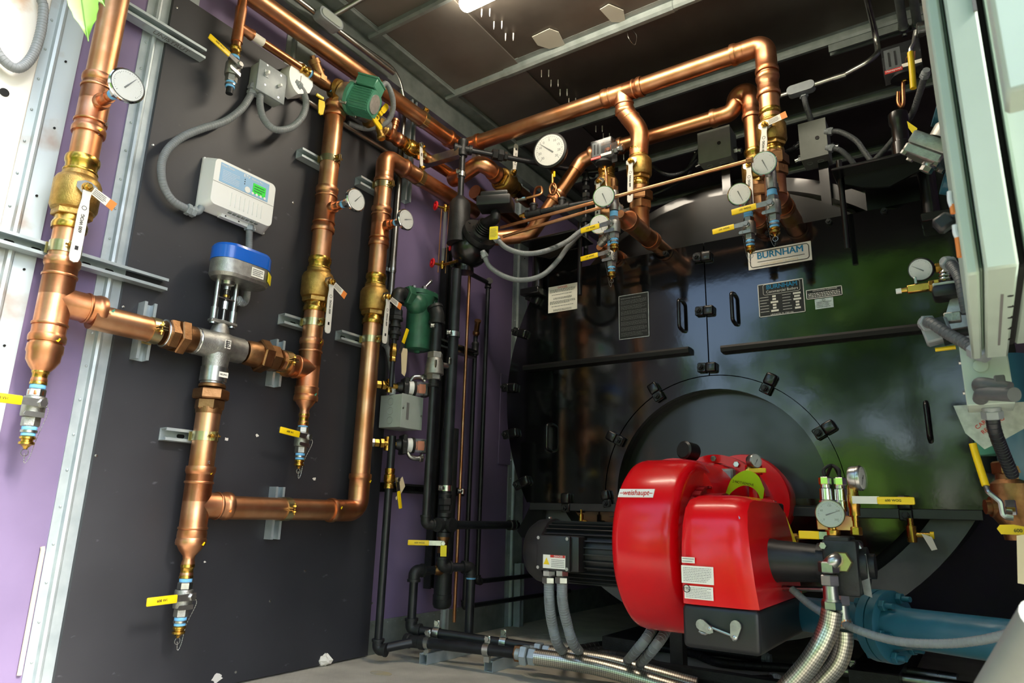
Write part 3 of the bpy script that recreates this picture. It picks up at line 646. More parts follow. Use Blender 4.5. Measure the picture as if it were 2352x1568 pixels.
# --- lower riser with drain and the bottom run
BZ = .594; y3 = 2.043; zT = 2.207
T = thing('copper_pipe', 'long copper run going down from the mixing valve, along the bottom and up again', 'pipe', (PX, yv, .5), 'copper pipe runs')
pipe(T, (PX, yv, BZ), (PX, yv, Z(470, 925)), R3)
tee(T, (PX, yv, BZ+.005), EZ, EY, R3, .125, .12)
reducer(T, (PX, yv, BZ-.075), -EZ, R3, .0155, .15)
pipe(T, (PX, yv+.1, BZ), (PX, y3-.1, BZ), R3); elbow(T, (PX, y3, BZ), -EY, EZ, R3, .095, sl=.055)
pipe(T, (PX, y3, BZ+.1), (PX, y3, zT-.1), R3); elbow(T, (PX, y3, zT), -EZ, EY, R3, .085, sl=.05)
pipe(T, (PX, y3+.1, zT), (PX, 2.74, zT), R3)
gq3 = WY(930, 505, y3); g3 = gq3.z; tee(T, (PX, y3, g3), EZ, EX, R3, .095, .06, .017)
for p, mm in (((.152, yv+.012, BZ+.11), 'yellow'), ((.152, yv+.004, BZ-.1), 'orange'), ((.154, yv+.1, BZ-.01), 'orange'), ((.154, yv+.016, BZ-.115), 'yellow'), ((.15, y3+.02, g3+.085), 'orange'), ((.155, y3-.13, BZ+.01), 'yellow'), ((.15, y3+.02, BZ+.12), 'yellow')): mark(T, p, EX, .006, mm)
text('L  NSF-61  2K', (PX+R3+.0004, yv+.0, .71), EZ, -EY, .012, 'ink_grey', T)
gauge('round dial thermometer on the riser nearest the board edge', (PX+.05, y3, g3), EX, gq3.x-PX-.06, .047, ang=.4)
ball_valve('brass ball valve with white handle on the riser nearest the board edge', (PX, y3, Z(861, 688)), EZ, R3, (1, .05, 0), (0, -.02, -1), L=.23, hl=.2, tag=(0, 1, -.3))
drain_valve('drain valve with yellow handle below the lower copper tee', (PX, yv, Z(421, 1296)), (0, -1, -.03), (1, .1, 0), 1.05)
# --- second riser
y2 = 1.724; z2t = Z(771, 240)
T = thing('copper_pipe', 'middle copper riser running up to the circulator pump', 'pipe', (PX, y2, .9), 'copper pipe runs')
pipe(T, (PX, y2, 1.05), (PX, y2, z2t), R3)
tee(T, (PX, y2, MIDZ-.01), EZ, -EY, R3, .125, .11)
reducer(T, (PX, y2, MIDZ-.085), -EZ, R3, .0155, .15)
gq2 = WY(815, 460, y2); g2 = gq2.z; tee(T, (PX, y2, g2), EZ, EX, R3, .1, .06, .017)
coupling(T, (PX, y2, z2t-.03), EZ, .07, R3)
for p, mm in (((.15, y2+.02, g2+.09), 'yellow'), ((.15, y2-.02, g2+.09), 'green_paint'), ((.15, y2+.02, g2-.09), 'yellow'), ((.155, y2+.008, MIDZ+.1), 'yellow'), ((.155, y2+.008, MIDZ-.11), 'green_paint')): mark(T, p, EX, .006, mm)
gauge('round dial thermometer on the middle copper riser', (PX+.05, y2, g2), EX, gq2.x-PX-.06, .047, ang=.9)
ball_valve('brass ball valve with white handle on the middle riser', (PX, y2, Z(731, 655)), EZ, R3, (1, .05, 0), (0, .01, -1), L=.23, hl=.2, tag=(0, .9, -.45))
drain_valve('drain valve with yellow handle below the middle riser', (PX, y2, Z(697, 950)), (0, -1, .1), (1, .1, 0), 1.0)
# --- struts and clamps on the board
def sc(label, px, py, z=None, horiz=True, yc=None, ln=.1, before=.1, after=.03, out=.0, pipe_ax=EZ, pc=None, m='galv', slots=0):
    p = WX(px, py, .05); zz = z if z is not None else p.z; yy = yc if yc is not None else p.y
    if horiz: a, b_ = V((.031, yy-before, zz)), V((.031, yy+after, zz))
    else: a, b_ = V((.031, yy, zz-before)), V((.031, yy, zz+after))
    S_ = strut(label, a, b_, EX, m, slots); strap(S_, V((PX, yy, zz)), pipe_ax, EX, R3 if pc is None else pc); return S_
sc('short strut with clamp high on the middle riser', 760, 372, z=Z(762, 372), yc=y2, before=.115, slots=1)
sc('short strut with clamp low on the middle riser', 720, 742, z=Z(718, 742), yc=y2, before=.11, slots=1)
sc('short strut with clamp high on the riser nearest the board edge', 880, 430, z=Z(880, 428), yc=y3, before=.105, slots=1)
sc('short strut with clamp low on the riser nearest the board edge', 850, 778, z=Z(848, 780), yc=y3, before=.135, slots=2)
sc('short strut with clamp on the lower riser under the mixing valve', 465, 1000, z=Z(465, 1002), yc=yv, before=.115, slots=1)
sc('upright strut with clamp on the bottom copper run', 628, 1175, z=BZ, yc=Yc(655, 1170), horiz=False, before=.11, after=.08, pipe_ax=EY, m='galv')
sc('upright strut with clamp left of the mixing valve', 330, 755, z=MIDZ, yc=Yc(352, 757), horiz=False, before=.09, after=.1, pipe_ax=EY)
sc('upright strut with clamp right of the mixing valve', 640, 825, z=MIDZ, yc=Yc(655, 833), horiz=False, before=.09, after=.09, pipe_ax=EY)
zs = Z(140, 585, .05)
S_ = strut('long slotted strut across the bare studs with a pipe clamp', (.026, .52, zs), (.026, 1.145, zs), EX, 'galv', 9); strap(S_, (PX, y1, zs), EZ, EX, R3, wid=.034)
zs = Z(330, 45, .05)
S_ = strut('marked strut near the top of the bare studs', (.026, .72, zs), (.026, 1.15, zs), EX, 'galv_rust', 0); text('UNISTRUT', (.048, 1.03, zs-.0208), EY, EX, .028, 'ink_grey', S_)

# --- ceiling header A along the wall
AZ = 2.530; XY = 2.60
T = thing('copper_pipe', 'thick copper header running below the ceiling and across to the boiler', 'pipe', (PX, 1.6, AZ), 'copper pipe runs')
pipe(T, (PX, .7, AZ), (PX, XY-.09, AZ), R3); elbow(T, (PX, XY, AZ), -EY, EX, R3, .075, sl=.05)
xt = WY(1440, 240, XY).x; x2 = WY(1770, 180, XY).x - .012
pipe(T, (PX+.1, XY, AZ), (x2-.1, XY, AZ), R3); tee(T, (xt-.02, XY, AZ), EX, (0, .25, -1), R3, .1, .1, R3)
elbow(T, (x2, XY, AZ), -EX, -EZ, R3, .085, sl=.055)
zb = WY(1790, 330, XY).z
pipe(T, (x2, XY, AZ-.09), (x2, XY, zb), R3); coupling(T, (x2, XY, AZ-.2), EZ, .1, R3)
xd = WY(1467, 330, XY+.05).x; yd = XY+.05
obj('elbow', [tube(fillet([(xt-.02, XY+.02, AZ-.09), (xt+.045, XY+.045, AZ-.2), (xd, yd, AZ-.3)], .12, 8), R3+.003, 24), sleeve((xd, yd, AZ-.36), EZ, .07, R3), bead((xt+.0, XY+.03, AZ-.12), (.3, .2, -1), R3+.003)], 'copper_fitting', T)
# --- small line and circulator pump high on the wall
sz = Z(640, 122); 
T = thing('copper_pipe', 'thin copper line dropping from the ceiling and running to the pump', 'pipe', (PX, Yc(550, 60), sz), 'copper pipe runs')
ys_ = Yc(549, 60); rS = .0145
pipe(T, (PX, ys_, Z(542, 118)), (PX, ys_, 2.75), rS+.003, 'copper_dark')
obj('tee', [lathe((PX, ys_, sz-.07), EZ, [(0, .021), (.05, .02), (.1, .02), (.15, .021)], 18), lathe((PX, ys_, sz), EY, [(0, .019), (.045, .02), (.05, .022), (.06, .022)], 18)], 'copper_fitting', T)
pipe(T, (PX, ys_, sz), (PX, Yc(690, 160), sz), rS+.002, 'copper_dark')
obj('pipe_sticker', lathe((PX, Yc(572, 90), sz), EY, [(0, rS+.0028), (.06, rS+.0028)], 18, caps=False), 'paper', T)
drain_valve('drain valve with long yellow handle hanging from the thin copper line', (PX, ys_, Z(541, 108)), (0, -1, .28), (1, .1, .1), 1.0, cap=False)
yA = Yc(690, 160)
T = thing('check_valve', 'bronze wye valve in the thin copper line beside the pump', 'valve', (PX, yA+.07, sz))
obj('adapter', lathe((PX, yA-.005, sz), EY, [(0, .018), (.006, .022), (.012, .022), (.016, .019), (.03, .019), (.034, .022), (.044, .022)], 18), 'brass', T)
obj('thread_tape', [lathe((PX, yA+.04, sz), EY, [(0, .0185), (.014, .0185)], 16), lathe((PX, yA+.155, sz), EY, [(0, .0165), (.02, .0165)], 16)], 'tape_blue', T)
obj('valve_body', [lathe((PX, yA+.05, sz), EY, [(0, .024), (.03, .026), (.07, .027), (.105, .022)], 18), lathe((PX, yA+.115, sz), (0, -.6, .8), [(0, .024), (.075, .022), (.075, .026), (.095, .026)], 16), hexn((PX, yA+.058, sz+.078), (0, -.6, .8), .014, .012), sphere((PX+.01, yA+.105, sz+.05), .007, 8), box((PX+.026, yA+.10, sz+.005), (.004, .03, .024))], 'bronze', T)
PB = WX(830, 232, PX+.1); pa = V((.86, .38, -.34)).normalized(); zz = V((0, 0, 1)); pu = (zz - pa*zz.dot(pa)).normalized(); ps = pu.cross(pa)
pc = WX(765, 220, PX+.02)
T = thing('isolation_valve', 'brass flanged isolation valve with yellow lever left of the green pump', 'valve', pc)
obj('valve_body', [lathe((PX, yA+.17, sz), EY, [(0, .02), (.02, .024), (.06, .024), (.09, .03)], 16), hexn((PX, yA+.168, sz), EY, .02, .025), lathe((PX+.02, yA+.225, sz-.015), (0, .25, -1), [(0, .018), (.06, .016), (.06, .02), (.075, .02)], 16)], 'brass_cast', T)
fc = PB - pa*.118 - ps*.01; obj('flange', [prism(oval(.066, .036), fc, (ps*.5+pu*.85).normalized(), (ps*.85-pu*.5).normalized()*-1, .018), lathe(fc - pa*.03, pa, [(0, .026), (.03, .034)], 18), cyl((PX, yA+.165, sz), fc - pa*.02, .024, 16, .03)], 'brass_cast', T); vm = (V((PX, yA+.165, sz)) + fc)/2
obj('drain_port', [lathe(vm, V((.45, -.1, -.9)), [(0, .017), (.05, .016), (.05, .0195), (.07, .0195), (.072, .012)], 16)], 'brass_cast', T)
L = obj('lever', [prism([(-.012, 0), (.012, 0), (.016, -.02), (.012, -.06), (.002, -.066), (-.008, -.06), (-.012, -.02)], WX(738, 232, PX+.05), (.3, .95, 0), EZ, .006), box(WX(735, 222, PX+.05), (.008, .035, .01))], 'yellow', T)
PB = WX(830, 232, PX+.1); pa = V((.86, .38, -.34)).normalized(); zz = V((0, 0, 1)); pu = (zz - pa*zz.dot(pa)).normalized(); ps = pu.cross(pa)
T = thing('circulator_pump', 'green circulator pump with finned motor high on the wall', 'pump', PB - pa*.06)
obj('volute', [lathe(PB - pa*.105, pa, [(0, .03), (.01, .06), (.045, .068), (.055, .068)], 28), lathe((PX, yA+.28, sz-.01), EY, [(0, .036), (.05, .036), (.06, .045), (.1, .04), (.17, .034), (.23, .034)], 20)], 'steel_cast', T)
fl = [(.068*1.05*math.cos(2*PI*i/32)*(1 + (.1 if i % 8 == 4 else 0)), .068*1.05*math.sin(2*PI*i/32)*(1 + (.1 if i % 8 == 4 else 0))) for i in range(32)]
obj('motor_flange', prism(fl, PB - pa*.05, ps, pu, .016), 'green_paint', T)
obj('motor_body', prism(rrect(.102, .102, .03, 4), PB - pa*.034, ps, pu, .1), 'green_paint', T)
for i in range(7):
    for sgn in (-1, 1):
        obj('cooling_fin', box(PB + pa*.018 + ps*(sgn*.052) + pu*(-.036 + .012*i), (.006, .004, .088), (ps, pu, pa)), 'green_paint', T, smooth=False)
    obj('cooling_fin', box(PB + pa*.018 - pu*.052 + ps*(-.036 + .012*i), (.004, .006, .088), (ps, pu, pa)), 'green_paint', T, smooth=False)
n_ = obj('nameplate_disc', lathe(PB + pa*.066, pa, [(0, .041), (.003, .041)], 28), 'foil', T, label='silver wrinkled round nameplate')
for i in range(4):
    a = PI/4 + i*PI/2; q = PB + (ps*math.cos(a) + pu*math.sin(a))*.074; obj('flange_bolt', hexn(q - pa*.06, pa, .034, .007), 'zinc', T)
tb = obj('terminal_box', box(PB + pu*.075 - ps*.005 + pa*.01, (.085, .045, .1), (ps, pu, pa), bev=.004), 'green_paint', T)
obj('box_lid', box(PB + pu*.1 - ps*.005 + pa*.01, (.089, .008, .104), (ps, pu, pa), bev=.002), 'green_paint', tb)
T = thing('isolation_valve', 'brass isolation valve with two yellow levers right of the green pump', 'valve', WX(870, 275, PX+.02))
hB = 2.335; yq = Yc(862, 285)
obj('valve_body', [lathe((PX, yq-.05, hB), EY, [(0, .034), (.02, .034), (.02, .026), (.06, .024), (.1, .026), (.11, .03)], 18), lathe((PX+.02, yq, hB-.01), (.3, .1, -1), [(0, .016), (.06, .015), (.06, .02), (.075, .02), (.08, .014)], 16), lathe((PX, yq, hB), EX, [(0, .02), (.05, .016)], 14)], 'brass_cast', T)
for q, d in ((WX(882, 250, PX+.07), V((0, .5, .86))), (WX(866, 284, PX+.08), V((0, .85, -.45)))):
    s_ = EX.cross(d); obj('lever', [prism([(-.034, -.006), (-.02, -.013), (.026, -.013), (.034, 0), (.026, .013), (-.02, .013), (-.034, .006)], q, d, s_, .006), box(q - d*.04, (.012, .02, .02), (EX, d, s_))], 'yellow', T)
obj('lever', ring(WX(866, 270, PX+.07), EX, .010, .004, 14, 6), 'yellow', T)
# --- header B behind the pump, towards the boiler
T = thing('copper_pipe', 'copper line leaving the pump along the wall towards the boiler', 'pipe', (PX, 2.2, hB), 'copper pipe runs'); rB = .027
pipe(T, (PX, yq+.05, hB), (PX, 2.56, hB), rB, 'copper_dark')
coupling(T, (PX, Yc(905, 312), hB), EY, .08, rB)
obj('tee', [lathe((PX, Yc(900, 310), hB), (.1, .1, 1), [(0, .018), (.05, .018), (.05, .021), (.06, .021), (.06, .018), (.075, .018), (.075, .021), (.085, .021), (.09, .012)], 16)], 'copper_fitting', T)
T = thing('ball_valve', 'small brass ball valve with white tag lever near the ceiling corner', 'valve', (PX, Yc(945, 338), hB))
yb_ = Yc(945, 340); obj('valve_body', [lathe((PX, yb_-.065, hB), EY, [(0, .029), (0, .034), (.008, .034), (.012, .03), (.02, .03), (.024, .034), (.03, .034), (.034, .03), (.05, .04), (.075, .04), (.085, .03), (.1, .03), (.104, .034), (.112, .034), (.116, .03), (.124, .034), (.13, .034), (.13, .029)], 20), cyl((PX, yb_, hB), (PX+.06, yb_, hB), .013, 12)], 'brass', T)
H = bar_handle(T, (PX+.062, yb_, hB+.01), (0, .12, -1), EX, .12, .02, .003, 'white_paint'); text('600', (PX+.0645, yb_+.007, hB-.05), (0, .12, -1), (0, 1, .12), .011, 'ink', H)
obj('stem_nut', hexn((PX+.06, yb_, hB), EX, .014, .012), 'zinc', T); obj('tag_end', box((PX+.06, yb_-.008, hB-.07), (.002, .012, .02)), 'orange', T, smooth=False)
# --- conduits and boxes high on the board
cz = Z(760, 268, .045)
T = thing('conduit_pipe', 'bare steel conduit running along the top of the black board', 'conduit', (.045, 1.7, cz), 'rigid steel conduits')
obj('tube', tube([(.045, Yc(640, 205, .045), cz+.004), (.045, Yc(905, 362, .045), cz)], .0125, 14), 'emt', T)
obj('coupling', lathe((.045, Yc(735, 258, .045), cz), EY, [(0, .0135), (.001, .0155), (.05, .0155), (.051, .0135)], 14), 'emt', T)
bx_ = WX(622, 190, .09)
T = thing('switch_box', 'grey weatherproof switch box with toggle at the top of the board', 'box', bx_)
obj('box_body', box((.062, bx_.y, bx_.z), (.058, .125, .125), bev=.008, seg=2), 'box_grey', T)
lid = obj('cover', box((.095, bx_.y, bx_.z), (.007, .132, .132), bev=.003, seg=2), 'lid_grey', T)
obj('toggle', box((.107, bx_.y-.03, bx_.z+.02), (.022, .01, .016), bev=.002), 'white_plastic', lid); obj('toggle_plate', box((.099, bx_.y-.03, bx_.z+.02), (.003, .02, .03)), 'lid_grey', lid, smooth=False)
obj('toggle', box((.107, bx_.y+.032, bx_.z+.0), (.02, .01, .012), bev=.002), 'white_plastic', lid)
for dy, dz in ((-.03, .058), (-.03, -.03), (.035, .05), (.035, -.05)): obj('cover_screw', lathe((.0985, bx_.y+dy, bx_.z+dz), EX, [(0, .0045), (.0015, .004)], 10), 'steel', lid)
wb = WX(676, 185, .075)
T = thing('sensor_housing', 'white round sensor housing next to the grey switch box', 'sensor', wb)
obj('housing', [prism([(.062*math.cos(a), .075*math.sin(a)) for a in [PI*.28 + i*PI*1.18/16 for i in range(17)]] + [(.045, -.04), (.058, .0), (.05, .05)], (.04, wb.y+.01, wb.z), EY, EZ, .07)], 'white_plastic', T)
obj('printed_name', box((.1105, wb.y+.005, wb.z-.005), (.001, .0025, .035)), 'ink_grey', T, smooth=False)
q1 = WX(600, 212, .075); conduit('grey flexible conduit looping from the switch box to the white sensor', [WX(600, 210, .075), WX(597, 240, .08), WX(607, 275, .1), WX(632, 297, .12), WX(666, 294, .12), WX(692, 272, .12), WX(703, 240, .11), WX(697, 212, .1), WX(684, 196, .1)], .0135)
conduit('grey flexible conduit sweeping from the switch box down to the white controller', [WX(582, 200, .06), WX(574, 222, .06), WX(553, 252, .07), WX(515, 279, .08), WX(465, 295, .085), WX(420, 314, .085), WX(388, 340, .08), WX(372, 372, .07), WX(372, 410, .065), WX(382, 440, .06), WX(402, 465, .06), WX(436, 483, .06)], .0135)

conduit('grey conduit curving from the pump terminal box down behind the pump', [PB + pu*.08 + ps*.05 + pa*.02, WX(885, 192, PX+.12), WX(899, 215, PX+.12), WX(903, 245, PX+.1), WX(895, 272, PX+.07), WX(878, 288, PX+.04), WX(840, 295, PX-.03), WX(800, 283, .055)], .0125, ends=(True, False))
sq = WX(585, 196, .062); SB = [o for o in bpy.data.objects if o.name == 'switch_box'][0]
obj('elbow_connector', [tube(fillet([WX(581, 208, .06), WX(583, 190, .06), WX(600, 196, .06)], .02), .0135, 14), hexn(WX(580, 210, .06), -EZ, .014, .021)], 'lid_grey', SB)
# --- white controller
P00, P10, P11, P01 = WX(440, 470, .03), WX(606, 524, .03), WX(621, 400, .03), WX(455, 355, .03)
cy0, cy1 = P00.y+.012, P10.y-.002; czt, czb = WX(500, 352, .1).z, WX(520, 500, .1).z
cy = (cy0+cy1)/2; cw = cy1-cy0; zc_ = (Z(450, 380, .03) + Z(445, 470, .03))/2
zlo = WX(445, 478, .03).z; zhi = WX(466, 350, .06).z; h_ = zhi-zlo; zc_ = (zhi+zlo)/2
T = thing('boiler_controller', 'white wall controller with blue label and green display', 'controller', (.03, cy, zc_))
obj('back_plate', box((.037, cy, zc_), (.014, cw*1.0, h_*.98), bev=.003), 'white_plastic', T)
obj('front_cover', [frus(rrect(cw, h_, .02), rrect(cw*.9, h_*.86, .02), (.044, cy, zc_), EY, EZ, .055)], 'white_plastic', T)
xf = .0992
obj('split_line', box((xf, cy, zc_-.002), (.0008, cw*.9, .0012)), 'ink_grey', T, smooth=False)
lw, lh = cw*.72, h_*.36; lc = V((xf+.0006, cy-.004, zc_+h_*.2)); lo_ = obj('label_panel', box(lc, (.0012, lw, lh)), 'label_blue', T, smooth=False)
dp = obj('display', box(lc + V((.0012, lw*.3, -.006)), (.002, lw*.27, lh*.55), bev=.0006), 'lcd', T, smooth=False); textlines(lc + V((.0023, lw*.3, -.006)), EY, EZ, lw*.22, lh*.4, 3, 'green_dark', dp, hfrac=.4)
text('ETV', lc + V((.0008, lw*.02, lh*.36)), EY, EZ, .016, 'white_plastic', lo_, bold=.0004); text('Platinum Plus', lc + V((.0008, lw*.24, lh*.36)), EY, EZ, .009, 'white_plastic', lo_); text('Heat-Timer', lc + V((.0008, -lw*.36, lh*.38)), EY, EZ, .011, 'white_plastic', lo_)
textlines(lc + V((.0008, -lw*.28, -.008)), EY, EZ, lw*.34, lh*.6, 7, 'white_plastic', lo_, hfrac=.2)
obj('dial_button', lathe(lc + V((.001, lw*.06, -lh*.32)), EX, [(0, .012), (.0015, .012)], 20), 'white_plastic', T)
for i in range(4): obj('button', lathe(lc + V((.001, lw*(.17+.085*i), -lh*.38)), EX, [(0, .0055), (.002, .005)], 14), 'white_plastic', T)
for i in range(3): obj('indicator', lathe(lc + V((.001, -lw*.01, -lh*.02+.009*i-.004)), EX, [(0, .002), (.001, .002)], 8), 'ink', T)
for i in range(8): obj('vent_rib', box((xf+.0008, cy-.05+.0185*i, zc_-h_*.22), (.003, .003, h_*.26), bev=.0008), 'white_plastic', T)
for i in range(7): obj('vent_slot', box((xf-.012, cy-.041+.0185*i, zc_-h_*.445), (.012, .012, .006)), 'box_grey_dark', T, smooth=False)
obj('lower_lip', prism([(-.075, -.008), (.075, -.008), (.07, .006), (-.07, .006)], (.05, cy+.01, zlo-.0), EY, EZ, .02), 'white_plastic', T)
for i in (-1, 0, 1): obj('lip_screw', cyl((.0695, cy+.01+i*.055, zlo), (.071, cy+.01+i*.055, zlo), .003, 8), 'ink', T)
conduit('straight grey conduit from the controller down to the blue actuator', [WX(573, 522, .06), WX(572, 560, .06), WX(571, 620, .06), WX(567, 680, .065), WX(558, 696, .09), WX(545, 690, .11)], .0125)
cl = WX(447, 476, .062); obj('conduit_elbow', [tube(fillet([WX(432, 483, .06), WX(455, 487, .06), WX(463, 476, .06)], .02), .0125, 14), hexn(WX(440, 484, .06), (0, 1, -.1), .014, .021)], 'lid_grey', T)
# --- right of the board: conduit, grey box
yk = Yc(905, 620, .05)
T = thing('conduit_pipe', 'upright steel conduit along the right edge of the black board', 'conduit', (.05, yk, 1.3), 'rigid steel conduits')
yk = Yc(903, 600, .05); obj('tube', tube(fillet([(.05, yk, Z(884, 790, .05)), (.05, yk, Z(930, 240, .05)), (.05, Yc(912, 170, .05), Z(895, 150, .05)), (.05, 1.2, 2.69)], .12, 8), .0125, 14), 'emt', T)
obj('coupling', lathe((.05, yk, Z(899, 612, .05)-.03), EZ, [(0, .0155), (.06, .0155)], 14), 'emt', T); obj('coupling', lathe((.05, yk, Z(918, 330, .05)), EZ, [(0, .0155), (.05, .0155)], 14), 'emt', T)
obj('conduit_strap', [box((.035, yk, Z(897, 618, .05)), (.01, .06, .018)), lathe((.05, yk, Z(897, 618, .05)-.008), EZ, [(0, .018), (.016, .018)], 14)], 'zinc', T)
q = Z(940, 340, .03); ykk = Yc(943, 300, .03)
S_ = strut('upright strut carrying the ceiling pipes in the corner', (.006, ykk, Z(930, 462, .03)), (.006, ykk, 2.68), EX, 'galv')
for zz, rr in ((AZ, R3), (hB, rB), (zT, R3)):
    strap(S_, (PX, ykk+.0, zz), EY, (.35, 0, .94), rr)
T = thing('conduit_pipe', 'steel conduit with junction body running along the ceiling corner', 'conduit', (.09, 1.6, 2.7), 'rigid steel conduits')
cq = WX(740, 42, .11); obj('tube', [cyl((.11, .9, cq.z), (.11, 2.05, cq.z), .013, 14), cyl((.11, cq.y+.03, cq.z+.02), WZ(845, -10, 2.775), .012, 14)], 'emt', T)
jb = obj('conduit_body', prism(rrect(.13, .055, .025), (.1, cq.y+.02, cq.z-.002), EY, EZ, .05), 'lid_grey', T)
obj('body_cover', prism(rrect(.11, .038, .018), (.1501, cq.y+.02, cq.z-.002), EY, EZ, .004), 'box_grey', jb)

# ================================================================ boiler
YB = 2.85; BC = V((1.345, YB, 1.17)); RB = 1.06; ZT = 1.808; ZB = .655; AX, AZ_, AR = 1.338, .70, .50
BO = thing('boiler', 'huge glossy black boiler with round front doors and nameplates', 'boiler', (BC.x, 3.9, 0))
def front(poly, y, th): return prism(poly, (0, y, 0), EX, EZ, -th)      # outline in x,z ; thickness goes back along +y
def arcp(cx, cz, r, a0, a1, n): return [(cx + r*math.cos(math.radians(a0 + (a1-a0)*i/n)), cz + r*math.sin(math.radians(a0 + (a1-a0)*i/n))) for i in range(n+1)]
dg = math.degrees
aT = dg(math.asin((ZT-BC.z)/RB)); aB = dg(math.asin((ZB-BC.z)/RB)); bB = dg(math.asin((ZB-AZ_)/AR))
right = [(AX+.0025, ZT)] + arcp(BC.x, BC.z, RB, aT, aB, 30) + arcp(AX, AZ_, AR, bB, 89.7, 26)
left = [(AX-.0025, ZT)] + arcp(BC.x, BC.z, RB, 180-aT, 180-aB, 30) + arcp(AX, AZ_, AR, 180-bB, 90.3, 26)
dr = obj('door_leaf', front(right, YB, .022), 'boiler_black', BO, ang=20, label='right leaf of the glossy black boiler door')
dl = obj('door_leaf', front(left, YB, .022), 'boiler_black', BO, ang=20, label='left leaf of the glossy black boiler door')
hp = arcp(BC.x, BC.z, RB-.012, 180-aT, 180-aB, 26); hq = arcp(BC.x, BC.z, RB-.012, aB, aT, 26)
def wrap(pts, y0, y1):
    vs = [V((x, y0, z)) for x, z in pts] + [V((x, y1, z)) for x, z in pts]; n = len(pts); return vs, [(i, i+1, n+i+1, n+i) for i in range(n-1)]
obj('door_box', [wrap(hq + hp, YB+.02, 3.2)], 'black_gloss', BO)
obj('door_box_floor', box((BC.x, YB+.19, ZB), (1.8, .34, .012)), 'black_gloss', BO, smooth=False)
# burner opening
def annul(cx, cz, r0, r1, y, th, a0, a1, n=40): return front(arcp(cx, cz, r1, a0, a1, n) + arcp(cx, cz, r0, a1, a0, n), y, th)
obj('burner_ring', annul(AX, AZ_, .44, .497, YB+.004, .03, -12, 192), 'boiler_black', BO, ang=20)
obj('burner_recess', [wrap(arcp(AX, AZ_, .442, -14, 194, 44), YB+.01, YB+.1)], 'black_gloss', BO)
rp = obj('refractory_plate', front(arcp(AX, AZ_, .445, -40, 220, 44), YB+.1, .02), 'boiler_black', BO, ang=20)
for a in (62, 118, 150, 32): obj('plate_bolt', hexn((AX+.39*math.cos(math.radians(a)), YB+.1, AZ_+.39*math.sin(math.radians(a))), -EY, .008, .011), 'black_iron', rp)
# lower shell below the doors
obj('bottom_lip', box((BC.x, YB+.012, ZB-.018), (2*RB*math.cos(math.radians(aB))-.05, .05, .034), bev=.002), 'lip_grey', BO, label='grey lower lip under the boiler doors')
obj('lower_plate', front(arcp(BC.x, BC.z, .885, 180+33, 327, 40), YB+.06, .02), 'boiler_black', BO, ang=20)
obj('gap_ring', annul(BC.x, BC.z, .88, .93, YB+.08, .02, 205, 335), 'hole', BO)
obj('shell_ring', annul(BC.x, BC.z, .925, 1.035, YB+.05, .03, 205, 335, 50), 'boiler_grey', BO, ang=20, label='grey rim of the round boiler shell')
obj('shell', [lathe((BC.x, 3.22, BC.z), EY, [(0, 1.03), (2.1, 1.03)], 64), lathe((BC.x, YB+.09, BC.z), EY, [(0, .9), (.3, .9)], 48)], 'black_gloss', BO)
# tube sheet seen above the doors
obj('tube_sheet', front(arcp(BC.x, BC.z, .985, 20, 160, 40), 3.2, .02), 'boiler_silver', BO, ang=20, label='silvery upper end plate behind the doors')
obj('outer_band', annul(BC.x, BC.z, .985, 1.05, 3.13, .1, 15, 165, 50), 'black_gloss', BO)
for x0, x1, zt in ((1.02, 1.30, 1.945), (1.58, 1.93, 1.975)):
    obj('hatch_rim', tube(fillet([(x0, 3.185, 1.8), (x0, 3.185, zt), (x1, 3.185, zt), (x1, 3.185, 1.8)], .04, 5), .009, 8), 'black_gloss', BO)
    h = obj('hatch_tab', box((x1-.06, 3.19, 1.865), (.09, .012, .06), bev=.002), 'boiler_silver', BO); obj('tab_nut', hexn((x1-.05, 3.184, 1.87), -EY, .012, .013), 'black_iron', h)
# ears and davit brackets, left and right
for s in (-1, 1):
    cx = BC.x + s*.72; obj('ear_plate', box((BC.x + s*.79, YB+.03, 1.80), (.27, .02, .3), bev=.002), 'black_gloss', BO, smooth=False)
    xr = BC.x + s*.585; zb = 1.925
    bk = obj('davit_plate', box((BC.x + s*.72, YB-.09, zb), (.31, .2, .012), bev=.003), 'black_gloss', BO)
    gs_ = [(0, 0), (.27, 0), (.27, -.035), (.15, -.08), (.06, -.06), (0, -.03)] if s > 0 else [(0, 0), (.27, 0), (.27, -.03), (.21, -.06), (.12, -.08), (0, -.035)]
    obj('gusset', prism(gs_, (BC.x + (.6 if s > 0 else -.87), YB-.115, zb-.006), EX, EZ, -.012), 'black_gloss', bk, smooth=False)
    rd = obj('hinge_rod', [cyl((xr, YB-.1, 1.625), (xr, YB-.1, 2.0), .011, 14), lathe((xr, YB-.1, zb+.006), EZ, [(0, .02), (.018, .018), (.02, .01)], 14)], 'black_gloss', BO)
    obj('hinge_column', [cyl((BC.x + s*.87, YB-.03, 1.72), (BC.x + s*.87, YB-.03, 1.92), .03, 18)], 'black_gloss', BO)
    obj('hinge_block', box((BC.x + s*.89, YB-.03, 1.705), (.11, .1, .035), bev=.004), 'black_gloss', BO)
# rails
for x0, x1, z in ((.40, 1.262, 1.318), (1.402, 2.2, 1.305)):
    obj('stiffener_rail', prism([(0, .012), (-.035, .010), (-.04, 0), (-.035, -.016), (0, -.02)], (x0, YB, z), EY, EZ, x1-x0), 'rail_black', BO, smooth=False)
